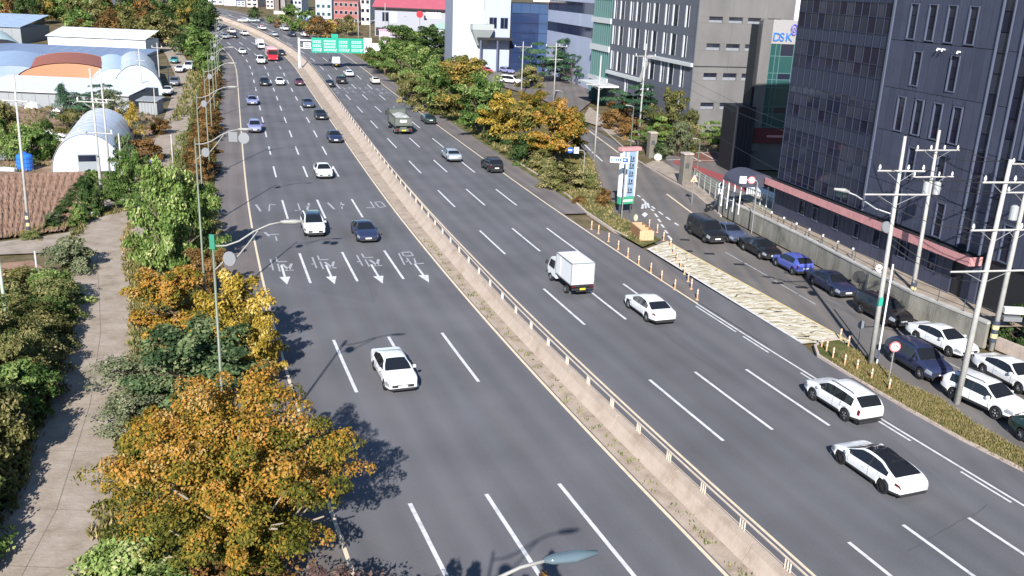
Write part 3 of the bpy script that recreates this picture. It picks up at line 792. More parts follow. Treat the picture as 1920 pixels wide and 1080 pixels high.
def get_car(kind, paint, dark_roof=False, dark_rims=False):
    key = (kind, dark_roof, dark_rims)
    if key not in PROTO:
        PROTO[key] = build_car(kind, paint, dark_roof, dark_rims); return PROTO[key]
    c = copy_tree(PROTO[key])
    for ch in c.children:
        if ch.material_slots and ch.material_slots[0].link == 'OBJECT': ch.material_slots[0].material = paint
    return c
def fwd_of(h): return math.pi/2 - h             # world z-rotation whose +x points along road heading h
G_IN = 'vehicles driving towards the camera on the highway'; G_OUT = 'vehicles driving away on the highway'; G_PK = 'cars parked along the retaining wall'
def on_road(kind, paint, px, label, inbound, cat='car', dr=False, dark=False, dyaw=0):
    p = G(px); s, off = rnear(p); f = fwd_of(rh(s)) + (math.pi if inbound else 0) + dyaw
    return place_vehicle(get_car(kind, paint, dr, dark), cat.replace(' ', '_'), p, f, label, cat, G_IN if inbound else G_OUT)
for a in [
 ('sedan', PW, (738,708), 'white sedan alone in the wide lane beside the big orange tree, bonnet facing us', True),
 ('suv', PW, (587,434), 'white crossover with a dark sunroof beside the navy sedan', True, 'car', True),
 ('sedan', PDB, (683,444), 'dark navy sedan with a white number plate beside the white crossover near the arrows', True),
 ('sedan', PW, (606,329), 'white sedan following behind the white crossover and navy sedan, dark windscreen', True),
 ('sedan', PNV, (627,264), 'navy sedan hugging the median line, next ahead of the white sedan in the queue', True),
 ('sedan', PBK, (601,222), 'black sedan close to the median barrier between the navy and the slate sedan', True),
 ('sedan', PSB, (577,200), 'slate blue sedan behind the black one near the median barrier', True),
 ('suv', PLV, (478,246), 'lavender blue crossover in the outer lane beside the white square sign on the lamp arm', True),
 ('sedan', PLV, (473,195), 'lavender sedan half in the roadside tree shadow in the outer lane', True),
 ('suv', PBK, (496,160), 'black crossover with its nose at the end of the lamp shadow', True),
 ('hatch', PW, (525,159), 'white hatchback between the black crossover and the maroon sedan', True),
 ('sedan', PMR, (561,159), 'dark maroon sedan by the median beside the white hatchback', True),
 ('van', PW, (489,119), 'white minivan in the second lane left of the red truck', True, 'van'),
 ('sedan', PBK, (527,103), 'black sedan tucked behind the red truck next to the barrier', True),
 ('hatch', PW, (454,101), 'small white car near the outer edge line beside the roadside lamp discs', True),
 ('sedan', PW, (458,66), 'white car rounding the far bend close to the barrier', True),
 ('sedan', PIV, (434,62), 'ivory car in the far bend ahead of a black one', True),
 ('hatch', PBK, (438,71), 'small black car right in front of the ivory car in the far bend', True),
 ('sedan', PSV, (421,72), 'silver car by the outer edge of the far bend', True),
 ('sedan', PW, (1216,590), 'white sedan with a dark rear window driving away behind the white box truck', False),
 ('suv', PW, (1576,767), 'white crossover with roof rails driving away on the double white line', False),
 ('lift', PW, (1642,893), 'white fastback with an all glass black roof and dark wheels driving away', False, 'car', True, True),
 ('sedan', PGN, (803,230), 'dark green car driving away beside the dump truck', False),
 ('sedan', PSV, (846,299), 'silver blue sedan driving away just behind the dump truck', False),
 ('suv', PBK, (922,319), 'black crossover driving away beside the roadside trees', False),
 ('hatch', PIV, (703,157), 'ivory car driving away near the right edge line past the road lettering', False),
 ('suv', PBK, (640,156), 'black car with a bright rear hatch driving away next to a smaller black one', False),
 ('sedan', PBK, (617,162), 'black sedan driving away nearest the median before the road lettering', False),
 ('sedan', PW, (654,143), 'white sedan driving away between the black car and the gantry shadow', False),
 ('sedan', PNV, (599,97), 'dark car driving away under the green direction sign', False),
 ('hatch', PW, (571,69), 'white car driving away just left of the green sign', False),
 ('sedan', PNV, (547,68), 'dark blue car driving away beyond the gantry', False),
 ('sedan', PSV, (513,68), 'silver car driving away next to the barrier in the far bend', False),
 ('sedan', PW, (533,57), 'white car driving away at the outer side of the far bend', False),
]: on_road(*a)

# box trucks
def box_truck(p, fwd, label, group, small=False):
    r = emp('box_truck', label, 'truck', (p.x, p.y, p.z+.012), fwd, group)
    b = MB(); b.box(-2.55,.55,-.88,.88,1.0,2.62); b.obj('cargo_box', M_PANEL, r)
    e = MB()
    for y in (-.89,.89):
        for z in (1.0, 2.60): e.box(-2.57,.57,y-.03,y+.03,z-.03,z+.04)
        for x in (-2.57,.55): e.box(x-.02,x+.04,y-.03,y+.03,1.03,2.56)
    for x in (-2.57,.55): e.box(x-.02,x+.04,-.86,.86,2.57,2.64)
    e.obj('box_frame', M_STEEL, r)
    for sg in (1,-1):
        d = MB(); d.box(-2.60,-2.565, .02*sg if sg > 0 else -.84, .84 if sg > 0 else -.02, 1.06, 2.54); d.obj('rear_door', M_PANEL, r)
        k = MB(); k.tube([(-2.62, sg*.12, 1.06),(-2.62, sg*.12, 2.54)], .016, 6); k.tube([(-2.62, sg*.24, 1.06),(-2.62, sg*.24, 2.54)], .016, 6); k.box(-2.64,-2.60, sg*.10, sg*.40, 1.28, 1.32); k.obj('locking_bar', M_STEEL, r)
    d = MB(); d.box(-.35,.45,.88,.91,1.06,2.54); d.obj('side_door', M_PANEL, r); 
    # cab: lofted side outline
    out = [(.62,.52),(2.30,.52),(2.42,.80),(2.40,1.08),(2.02,1.82),(1.80,1.94),(.72,1.96),(.62,1.90)]
    c = MB()
    for sg in (1,-1):
        q = [(x, sg*(.84-(max(z-1.1,0)*.10)), z) for x, z in out]; c.F([c.V(v) for v in (q if sg < 0 else q[::-1])])
    for (a, b2) in zip(out, out[1:]+out[:1]):
        wa, wb = .84-max(a[1]-1.1,0)*.10, .84-max(b2[1]-1.1,0)*.10
        c.quad((a[0],-wa,a[1]),(b2[0],-wb,b2[1]),(b2[0],wb,b2[1]),(a[0],wa,a[1]))
    c.obj('cab', PW, r)
    g = MB(); g.quad((2.40,-.72,1.14),(2.40,.72,1.14),(2.065,.68,1.78),(2.065,-.68,1.78)); o = g.obj('windscreen', M_GLASSC, r); o.location = (.012,0,.006)
    for sg in (1,-1):
        s_ = MB(); q = [(1.0,sg*.853,1.15),(2.22,sg*.853,1.15),(1.95,sg*.79,1.74),(1.0,sg*.79,1.78)]; s_.F([s_.V(v) for v in (q if sg < 0 else q[::-1])]); s_.obj('side_window', M_GLASSC, r)
        m = MB(); m.box(2.20,2.28,sg*.90,sg*1.10,1.25,1.55); m.obj('wing_mirror', M_TRIMB, r)
        h_ = MB(); h_.box(2.38,2.43,sg*.5,sg*.80,.72,.88); h_.obj('headlight', M_HEADL, r)
        t = MB(); t.box(-2.62,-2.57,sg*.55,sg*.86,.80,.92); t.obj('taillight', M_TAILR, r)
    ch = MB(); ch.box(-2.5,2.2,-.42,.42,.42,.75); ch.box(-2.55,.6,-.80,.80,.82,1.0); ch.box(-2.66,-2.56,-.84,.84,.60,.74); ch.obj('chassis', M_TRIMB, r)
    pl = MB(); pl.box(-2.69,-2.67,-.22,.22,.62,.76); pl.obj('number_plate', M_PLATEY, r)
    for x, rr in ((1.75,.33),(-1.35,.31)):
        for sg in (1,-1):
            t = MB(); t.disc((x, sg*.74, rr), (0,1,0), rr, 18, .20); wo = t.obj('wheel', M_BLACK, r)
            t = MB(); t.disc((x, sg*.835, rr), (0,1,0), rr*.55, 14, .03); t.obj('rim', M_RIM, wo)
    return r
M_PANEL = mat('white_box_panel', (.72,.74,.75), .45, noise=.05, scale=1)
p = G((1066,538)); s, _ = rnear(p); bt0 = box_truck(p, fwd_of(rh(s)), 'white box truck with a yellow number plate and two rear doors driving away', G_OUT)
p = G((628,125)); s, _ = rnear(p); c = copy_tree(bt0); place_vehicle(c, 'box_truck', p, fwd_of(rh(s)), 'white box truck standing over the gantry shadow, square rear doors towards us', 'truck', G_OUT)
p = G((488,92)); s, _ = rnear(p); c = copy_tree(bt0); place_vehicle(c, 'box_truck', p, fwd_of(rh(s))+math.pi, 'white box truck with its cab towards us just behind the red truck', 'truck', G_IN)
# big trucks: tipper and red coach-nosed lorry
def wheels6(r, xs, y, rr, wdt=.32):
    for x in xs:
        for sg in (1,-1):
            wo = MB().disc((x, sg*y, rr), (0,1,0), rr, 20, wdt).obj('wheel', M_BLACK, r)
            MB().disc((x, sg*(y+wdt/2), rr), (0,1,0), rr*.5, 14, .04).obj('rim', M_STEEL, wo)
M_TIP = mat('tipper_green_grey', (.115,.13,.115), .6, .1, noise=.2, scale=1.5)
M_LOAD = ramp_mat('tipper_load', [(.35,(.24,.25,.24)),(.6,(.38,.39,.38))], 2)
p = G((748,245)); s, _ = rnear(p)
r = emp('dump_truck', 'grey green dump truck loaded with pale rubble, seen from behind, driving away', 'truck', (p.x,p.y,p.z+.012), fwd_of(rh(s)), G_OUT)
b = MB()
b.quad((-3.9,-1.22,1.25),(1.5,-1.22,1.15),(1.7,-1.24,2.75),(-4.1,-1.24,2.55)); b.quad((1.5,1.22,1.15),(-3.9,1.22,1.25),(-4.1,1.24,2.55),(1.7,1.24,2.75))
b.box(-3.9,1.5,-1.2,1.2,1.12,1.25); b.box(1.45,1.6,-1.22,1.22,1.15,3.1); b.box(1.4,3.2,-1.2,1.2,3.0,3.08)
for x in (-3.2,-2.2,-1.2,-.2,.8):
    for sg in (1,-1): b.box(x-.06,x+.06,sg*1.22,sg*1.32,1.25,2.55)
for sg in (1,-1): b.box(-4.1,1.7,sg*1.2,sg*1.33,2.5,2.62)
b.obj('tipper_body', M_TIP, r)
t = MB(); t.box(-4.18,-4.0,-1.24,1.24,1.35,2.50); t.box(-4.24,-4.14,-1.24,1.24,2.40,2.52); t.box(-4.24,-4.14,-1.24,1.24,1.35,1.46); t.obj('tailgate', M_TIP, r)
MB().box(-4.26,-4.19,-.45,.55,1.85,2.2).obj('tailgate_sign', M_SIGNW, r)
ld = MB(); idx = [[ld.V((-3.9+5.4*i/12, -1.15+2.3*j/6, 2.35+.45*math.sin(math.pi*j/6)*math.sin(math.pi*min(max((i+.5)/13,0),1))+random.uniform(-.1,.1))) for j in range(7)] for i in range(13)]
for i in range(12):
    for j in range(6): ld.F((idx[i][j], idx[i+1][j], idx[i+1][j+1], idx[i][j+1]))
ld.obj('load', M_LOAD, r)
MB().box(1.75,3.7,-1.2,1.2,1.0,2.95).obj('cab', M_TIP, r)
MB().box(3.70,3.73,-1.1,1.1,1.9,2.75).obj('windscreen', M_GLASSC, r)
MB().box(-4.0,3.6,-.5,.5,.65,1.1).box(-4.35,-4.15,-1.2,1.2,.55,.95).obj('chassis', M_TIP, r)
for sg in (1,-1):
    MB().box(-4.4,-4.35,sg*.7,sg*1.15,.62,.9).obj('taillight', M_TAILR, r)
    MB().box(3.3,3.45,sg*1.3,sg*1.55,1.9,2.6).obj('wing_mirror', M_TRIMB, r)
    MB().box(-3.9,-2.1,sg*.9,sg*1.22,1.02,1.08).obj('mudguard', M_TRIMB, r)
MB().box(-4.42,-4.36,-.3,.3,.60,.78).obj('number_plate', M_PLATEY, r)
wheels6(r, (2.7,-1.7,-3.0), 1.02, .5)
p = G((510,113)); s, _ = rnear(p)
r = emp('truck', 'red truck with a white and pink box, black windscreen beside the white minivan', 'truck', (p.x,p.y,p.z+.012), fwd_of(rh(s))+math.pi, G_IN)
MB().box(-5.2,.9,-1.2,1.2,1.05,3.1).obj('cargo_box', mat('pink_white_panel', (.62,.40,.42), .5), r)
MB().box(1.1,3.0,-1.2,1.2,.75,2.85).obj('cab', PRD, r)
MB().box(3.0,3.04,-1.12,1.12,1.62,2.70).obj('windscreen', M_GLASSC, r)
MB().box(3.0,3.10,-1.2,1.2,.42,.85).obj('bumper', PRD, r)
MB().box(-5.0,2.8,-.5,.5,.6,1.04).obj('chassis', M_TRIMB, r)
for sg in (1,-1):
    MB().box(3.1,3.13,sg*.75,sg*1.12,.52,.74).obj('headlight', M_HEADL, r)
    MB().box(2.7,2.85,sg*1.3,sg*1.5,1.7,2.4).obj('wing_mirror', M_TRIMB, r)
    MB().box(1.4,2.6,sg*1.202,sg*1.21,1.65,2.6).obj('side_window', M_GLASSC, r)
wheels6(r, (2.1,-3.0,-4.2), 1.0, .5)
# white taxi with a red roof sign, far bend
c = on_road('sedan', PW, (491,56), 'white taxi with a red roof light climbing the far bend, driving away', False, 'taxi')
MB().box(-.2,.2,-.35,.35,1.44,1.62).obj('roof_light', PRD, c)

# parked cars along the wall: forward direction from two ground points
def parked(kind, paint, c_px, f_px, label, dr=False, dark=False, group=G_PK, name='parked_car', cat='car'):
    p = G(c_px); q = G(f_px); f = math.atan2(q.y-p.y, q.x-p.x)
    return place_vehicle(get_car(kind, paint, dr, dark), name, p, f, label, cat, group)
for a in [
 ('van', PBK, (1322,446), (1362,470), 'black people carrier beside the blue grey sedan heading the parked row'),
 ('sedan', PSB, (1364,446), (1400,466), 'blue grey sedan half hidden behind the black people carrier'),
 ('sedan', PBK, (1423,476), (1462,497), 'black sedan with silver wheels parked between the blue grey sedan and the blue hatchback'),
 ('hatch', PBL, (1484,506), (1450,488), 'small bright blue hatchback parked in the wall side row'),
 ('sedan', PNV, (1557,543), (1597,566), 'navy black sedan parked ahead of the blue hatchback'),
 ('suv', PBK, (1652,597), (1692,618), 'black crossover parked behind the utility pole with its plate towards us'),
 ('sedan', PW, (1762,650), (1800,668), 'white sedan parked against the wall behind the navy crossover'),
 ('suv', PDB, (1718,692), (1760,718), 'navy crossover with black roof parked behind the round red sign'),
 ('sedan', PW, (1892,716), (1930,736), 'white sedan cut by the picture edge, beside the small white crossover'),
 ('suv', PW, (1842,762), (1890,784), 'small white crossover with a sunroof parked in front of the leaning utility pole'),
 ('sedan', PGN, (1972,846), (2012,872), 'dark green car of which only the tail shows at the picture edge'),
]: parked(*a)
G_FL = 'cars standing on the farm lane'
for a in [('van', PW, (355,131), (352,134), 'white van on the farm lane beside the hedge'), ('hatch', PW, (337,135), (334,139), 'white car beside the white van on the farm lane'), ('sedan', PW, (315,176), (311,181), 'white car parked by the sheds at the farm lane edge'), ('suv', PGY, (328,160), (326,163), 'pale grey car parked at the roadside fence on the farm lane'), ('hatch', PTE, (327,118), (325,121), 'teal covered car at the far end of the farm lane')]:
    parked(*a, group=G_FL)
G_LOT = 'cars in the office car park'
for (kind, pm, cp, fp, lb) in [('sedan', PW, (946,109), (953,112), 'white car in the office car park nearest the blue stair tower'), ('hatch', PBK, (958,121), (965,123), 'black car in the office car park in front of the topmost white one'), ('suv', PW, (932,129), (941,131), 'white crossover in the office car park beside the rust coloured tree'), ('suv', PLV, (950,138), (960,140), 'lavender white crossover in the middle of the office car park'), ('sedan', PIV, (985,126), (994,128), 'ivory sedan in the office car park behind the utility pole'), ('sedan', PGY, (990,112), (999,114), 'grey sedan at the back of the office car park'), ('hatch', PRD, (912,137), (920,139), 'small red car in the office car park by the orange trees'), ('van', PW, (958,157), (966,158), 'white van in the office car park in front of the lavender crossover'), ('sedan', PSV, (985,152), (993,154), 'silver sedan in the office car park beside the white van'), ('sedan', PGY, (978,100), (986,102), 'dark grey sedan under the stair tower in the car park')]:
    parked(kind, pm, cp, fp, lb, group=G_LOT)
for (kind, pm, cp, fp, lb) in [('hatch', PW, (456,42), (450,42), 'white car parked before the far grey shop block'), ('sedan', PSV, (474,42), (468,42), 'silver car parked before the far shop block')]:
    parked(kind, pm, cp, fp, lb, group='cars parked by the far shops')
# ================================================================== BUILDINGS ON THE RIGHT
M_CLAD = mat('slate_cladding', (.064,.071,.112), .5, .2, .4, noise=.12, scale=.6)
M_CLAD2 = mat('slate_cladding_dark', (.055,.061,.098), .5, .2, .4, noise=.12, scale=.6)
M_MULL = mat('dark_mullion', (.036,.042,.078), .5, .2)
M_FRAME = mat('window_frame_grey', (.13,.15,.22), .45, .4)
M_GL = [glass_mat('tinted_glass_a', (.012,.016,.034), .08, 0, .45), glass_mat('tinted_glass_b', (.018,.022,.042), .12, 0, .45), glass_mat('tinted_glass_c', (.014,.014,.030), .06, 0, .45), glass_mat('tinted_glass_d', (.016,.020,.036), .2, 0, .45), glass_mat('blind_behind_glass', (.028,.033,.052), .2, 0, .45)]
M_SPAN = mat('spandrel_panel', (.030,.036,.062), .4, .1, .4)
M_CANO = mat('pink_canopy_fascia', (.52,.25,.25), .6, noise=.15, scale=1.2)
M_DARK = mat('dark_parts_and_shade', (.02,.02,.024), .6)
M_GREYC = ramp_mat('grey_render', [(.3,(.125,.120,.120)),(.5,(.150,.145,.143)),(.7,(.172,.166,.163))], .25, bump=.05, stretch=(1,1,.5))
M_GREYB = mat('blue_grey_render', (.105,.113,.14), .75, noise=.08, scale=.4)
M_BLINDG = mat('pale_blind', (.22,.23,.25), .4)
M_FIN = mat('white_reveal', (.62,.64,.68), .5)
M_PALE = mat('pale_band', (.52,.54,.55), .6)
M_TEAL = glass_mat('teal_glass', (.018,.068,.068), .15, 0, .45)
M_TEALF = mat('teal_frame', (.075,.15,.15), .5)

HD = -16.0
# --- dark slate building along the service road
KA = Gz((1650,490), 1.5); KM = frame((KA.x, KA.y, 0), HD)      # x along the facade away from us, y towards the road
KTOP = 29.0
kb = emp('office_building', 'tall dark slate office block with slim windows, a gridded glass wing and a pink canopy', 'building', (0,0,0))
MB(KM).box(-34, 16.9, -24, -.16, 0, KTOP).obj('wall_core', M_DARK, kb)
def facade_cells(M, s0, s1, z0, z1, holes, pitch, joints, name, mats, parent, proud=0.0, gap=.03):
    """cladding panels between the holes; each one an object"""
    for a, c in zip(joints, joints[1:]):
        n = max(1, round((s1-s0)/pitch)); 
        for k in range(n):
            x0, x1 = s0+(s1-s0)*k/n, s0+(s1-s0)*(k+1)/n
            segs = [(a, c)]
            for hx0, hx1, hz0, hz1 in holes:
                if hx0 < (x0+x1)/2 < hx1:
                    ns = []
                    for p, q in segs:
                        if hz1 <= p or hz0 >= q: ns.append((p, q)); continue
                        if hz0-p > .12: ns.append((p, hz0))
                        if q-hz1 > .12: ns.append((hz1, q))
                    segs = ns
            for p, q in segs:
                MB(M).box(x0+gap/2, x1-gap/2, -.14, proud+random.uniform(-.012,.012), p+gap/2, q-gap/2).obj(name, random.choice(mats), parent)
wins = []
for z0, z1, ss in ((18.92,21.6,(.87,-1.2,-3.25,-5.4)),(15.56,18.17,(-.38,-4.40)),(11.98,14.7,(.6,-1.45,-3.55,-5.58)),(8.55,11.1,(-4.9,-1.6)),(5.05,7.7,(-5.7,-.75)),(22.8,25.4,(-.4,-4.4)),(2.5,3.95,(-5.8,-2.4,.9))):
    for s in ss: wins.append((s-.48, s+.48, z0, z1))
for s in (-12.4,-15.4,-18.4,-21.4):
    for z0 in (18.92,11.98,5.05): wins.append((s-.48, s+.48, z0, z0+2.65))
# panel columns snap to the window edges
edges = [3.15]
cols = sorted({3.15,-7.95} | {e for w_ in wins for e in w_[:2] if -7.95 < e < 3.15})
def clad_span(s_hi, s_lo, zj):
    es = sorted({s_hi, s_lo} | {e for w_ in wins for e in w_[:2] if s_lo < e < s_hi}, reverse=True)
    cl = [es[0]]
    for e in es[1:]:
        if cl[-1]-e > .25 or e == es[-1]: cl.append(e)
    for a, c in zip(cl, cl[1:]):
        n = max(1, round((a-c)/.95))
        for k in range(n):
            x1, x0 = a-(a-c)*k/n, a-(a-c)*(k+1)/n
            for p0, p1 in zip(zj, zj[1:]):
                segs = [(p0, p1)]
                for hx0, hx1, hz0, hz1 in wins:
                    if hx0-.05 < (x0+x1)/2 < hx1+.05:
                        ns = []
                        for p, q in segs:
                            if hz1 <= p or hz0 >= q: ns.append((p, q)); continue
                            if hz0-p > .15: ns.append((p, hz0))
                            if q-hz1 > .15: ns.append((hz1, q))
                        segs = ns
                for p, q in segs:
                    MB(KM).box(x0+.02, x1-.02, -.13, random.uniform(-.012,.012), p+.02, q-.02).obj('cladding_panel', M_CLAD if random.random() < .7 else M_CLAD2, kb)
ZJ = [4.95, 7.9, 11.88, 15.2, 18.8, 22.2, 25.6, KTOP]
clad_span(3.15, -7.95, ZJ); clad_span(3.15, -7.95, [1.45, 4.3])
clad_span(-9.15, -10.15, ZJ); clad_span(-11.35, -24, ZJ); clad_span(-9.15, -10.6, [1.45, 4.3])
def slim_window(M, s0, s1, z0, z1, parent, panes=3, fr=.09):
    f = MB(M)
    for a in (s0, s1-fr): f.box(a, a+fr, -.12, .07, z0, z1)
    for a in (z0, z1-fr): f.box(s0+fr, s1-fr, -.12, .065, a, a+fr)
    fo = f.obj('window_frame', M_FRAME, parent)
    for k in range(panes):
        a, c = z0+fr+(z1-z0-2*fr)*k/panes, z0+fr+(z1-z0-2*fr)*(k+1)/panes
        g = MB(M); g.box(s0+fr+.01, s1-fr-.01, -.10, -.06, a+.02, c-.02); g.obj('pane', random.choice(M_GL[:3]), fo)
for s0, s1, z0, z1 in wins: slim_window(KM, s0, s1, z0, z1, kb, 3 if z1-z0 > 2 else 2)
for s0, s1 in ((-9.12,-7.98),(-11.32,-10.18)):          # tall glazed slits
    f = MB(KM)
    for a in (s0, s1-.08): f.box(a, a+.08, -.13, .10, 4.95, KTOP)
    fo = f.obj('slit_frame', M_FRAME, kb)
    z = 5.0
    while z < KTOP-.6:
        MB(KM).box(s0+.09, s1-.09, -.11, -.07, z+.03, z+1.32).obj('pane', random.choice(M_GL), fo); z += 1.36
MB(KM).box(3.16, 3.34, -.13, .12, 4.95, KTOP).obj('corner_trim', M_FRAME, kb)
# glass wing with a mullion grid
gx = np.linspace(16.75, 3.36, 14); gz = [4.95,6.1,7.25,8.55,9.9,11.14,12.2,13.24,13.9,15.66,16.7,18.05,19.1,20.4,21.5,22.7,23.9,25.1,26.3,27.5,KTOP]
for i in range(len(gx)-1):
    for j in range(len(gz)-1):
        solid = j in (8, 11, 4, 14)
        yy = random.uniform(-.012,.0)
        g = MB(KM); g.box(gx[i+1]+.04, gx[i]-.04, -.12, -.06+yy, gz[j]+.035, gz[j+1]-.035)
        g.obj('spandrel' if solid else 'pane', M_SPAN if solid else random.choice(M_GL), kb)
ml = MB(KM)
for x in gx: ml.box(x-.035, x+.035, -.13, .0, 4.95, KTOP)
for z in gz: ml.box(3.37, 16.74, -.125, -.012, z-.03, z+.03)
ml.obj('mullion_grid', M_MULL, kb)
# ground floor and canopy
for s0, s1, z0, z1 in ((11.5,12.5,2.45,3.85),(9.3,10.2,2.43,3.7),(6.15,7.0,2.45,3.85),(3.2,3.95,2.5,3.8)): slim_window(KM, s0, s1, z0, z1, kb, 2)
gs = [16.8,14.6,12.5,11.5,10.2,9.3,7.0,6.15,3.95,3.2]
for a, c in zip(gs, gs[1:]):
    isw = (a, c) in ((12.5,11.5),(10.2,9.3),(7.0,6.15),(3.95,3.2))
    n = max(1, round((a-c)/.7))
    for k in range(n):
        x1, x0 = a-(a-c)*k/n, a-(a-c)*(k+1)/n
        for p, q in (((1.45,2.42),(3.88,4.3)) if isw else ((1.45,4.3),)): MB(KM).box(x0+.02, x1-.02, -.12, random.uniform(-.01,.01), p, q).obj('cladding_panel', M_CLAD2, kb)
MB(KM).box(-10.6, 17.3, .0, .95, 4.42, 4.80).obj('canopy_slab', M_DARK, kb)
x = 17.3
while x > -10.4:
    MB(KM).box(max(x-1.55,-10.6)+.02, x-.02, .955, 1.03, 4.30, 4.93).obj('canopy_fascia', M_CANO, kb); x -= 1.57
MB(KM).box(-10.62, -10.55, .0, .95, 4.30, 4.93).obj('canopy_fascia', M_CANO, kb)
for s, z in ((-2.6,18.45),(-3.1,18.45),(-4.7,18.4)): MB(KM).tube([(s,.0,z),(s,.22,z+.03),(s,.25,z-.12)], .07, 8).obj('wall_lamp', M_SIGNW, kb)
MB(KM).box(-34, 16.9, -24, 0, KTOP, KTOP+.5).obj('parapet', M_CLAD2, kb)
# paler neighbour at the picture edge
nb = emp('annexe_building', 'paler blue grey metal clad annexe at the picture edge beyond the leaning poles', 'building', (0,0,0))
for k in range(6):
    for z0, z1 in ((.0,2.6),(2.6,5.2),(5.2,7.8)): MB(KM).box(-17.2-2.2*(k+1)+.02, -17.2-2.2*k-.02, .02, .55+random.uniform(-.01,.01), z0+.02, z1-.02).obj('wall_panel', mat('annexe_blue_grey', (.075,.09,.125), .55, .2, noise=.1), nb)

# --- arched entrance canopy and small plant at its left end
ac = emp('entrance_canopy', 'dark barrel shaped entrance canopy on thin white posts beside the pink fascia', 'canopy', (0,0,0))
b = MB(KM)
for k in range(12):
    a0, a1 = math.pi*k/12, math.pi*(k+1)/12
    p = lambda a, x: (x, 1.4+1.9*math.cos(a), 3.9+1.25*math.sin(a))
    b.quad(p(a0,17.6), p(a1,17.6), p(a1,21.4), p(a0,21.4)); 
b.F([b.V((17.6, 1.4+1.9*math.cos(math.pi*k/12), 3.9+1.25*math.sin(math.pi*k/12))) for k in range(13)])
b.obj('vault_roof', mat('canopy_membrane', (.06,.06,.085), .5, noise=.1), ac)
for s in (17.7,18.9,20.1,21.3):
    for y in (-.45, 3.25): MB(KM).tube([(s,y,1.2),(s,y,3.95)], .06, 8).obj('post', M_SIGNW, ac)

# --- grey office block with white window reveals
GA = G((1288,252)); GM = frame((GA.x, GA.y, 0), HD)
GMF = frame((GA.x, GA.y, 0), 74)                     # front: x to the right, y towards us after the turn below
gb = emp('office_building', 'grey concrete office block with rows of white edged slit windows and small front windows', 'building', (0,0,0))
GT = 25.0
MB(GM).box(.3, 47.5, -20, -.32, 0, GT).obj('wall_core', M_GREYB, gb)
# side wall panels: horizontal bands between window rows, piers between windows
colsG = [(3.2,1.0),(7.2,1.9),(11.0,1.0),(15.0,1.9),(18.8,1.0),(22.6,1.9),(26.4,1.0),(30.4,1.9),(34.4,1.0)]
rowsG = [(20.9,24.1),(16.4,19.65),(11.75,15.1),(7.05,10.46),(2.9,5.9)]
def has(ri, ci):
    if ri == 3: return True
    if ri == 4: return ci in (0,3,4,6)
    return True
zc = [0,2.9,5.9,7.05,10.46,11.75,15.1,16.4,19.65,20.9,24.1,GT]
for zi in (0,2,4,6,8,10):
    for a, c in ((.02,9.3),(9.3,18.4),(18.4,27.6),(27.6,36.6)): MB(GM).box(a+.015, c-.015, -.31, random.uniform(-.01,.01), zc[zi]+.01, zc[zi+1]-.01).obj('wall_panel', M_GREYB, gb)
for ri, (z0, z1) in enumerate(rowsG):
    prev = .02
    for ci, (s, wd) in enumerate(colsG):
        if not has(ri, ci): continue
        MB(GM).box(prev+.01, s-.01, -.31, random.uniform(-.01,.01), z0, z1).obj('wall_panel', M_GREYB, gb)
        f = MB(GM); f.box(s+wd, s+wd+.42, -.28, .05, z0-.05, z1+.05); f.box(s, s+.07, -.3, .03, z0, z1); fo = f.obj('window_reveal', M_FIN, gb)
        n = 2 if wd > 1 else 1
        for k in range(n):
            for q0, q1 in ((0,.32),(.32,1)):
                MB(GM).box(s+.08+(wd-.08)*k/n+.02, s+.08+(wd-.08)*(k+1)/n-.02, -.10, -.06, z0+(z1-z0)*q0+.03, z0+(z1-z0)*q1-.03).obj('pane', random.choice(M_GL), fo)
        prev = s+wd+.42
    MB(GM).box(prev+.01, 36.6, -.31, 0, z0, z1).obj('wall_panel', M_GREYB, gb)
b = MB(GM); b.box(0,17.1,0,.5,10.55,11.1); b.obj('ledge', M_PALE, gb)
MB(GM).box(20.2,36.8,0,.5,6.15,6.75).obj('ledge', M_PALE, gb)
b = MB(GM); q = [(17.1,11.1),(17.1,10.55),(20.2,6.15),(20.2,6.75)]
for y in (0.003,.5): b.F([b.V((x,y,z)) for x, z in q])
for a, c in zip(q, q[1:]+q[:1]): b.quad((a[0],.003,a[1]),(c[0],.003,c[1]),(c[0],.5,c[1]),(a[0],.5,a[1]))
b.obj('ledge', M_PALE, gb)
# teal finned end
for z0, z1 in ((0,4.2),(5.0,10.0),(11.1,15.3),(16.3,20.0),(21,GT)):
    for k in range(9):
        a = 36.9+k*1.15; MB(GM).box(a, a+1.1, -.28, -.12, z0, z1).obj('pane', M_TEAL, gb)
        MB(GM).box(a-.06, a+.02, -.2, .22, z0, z1).obj('fin', M_TEALF, gb)
for z0, z1 in ((4.2,5.0),(10.0,11.1),(15.3,16.3),(20,21)): MB(GM).box(36.7, 47.4, -.3, .25, z0, z1).obj('spandrel_band', M_PALE, gb)
MB(GM).box(30,42,.2,4.2,4.0,4.35).obj('entrance_slab', M_PALE, gb)
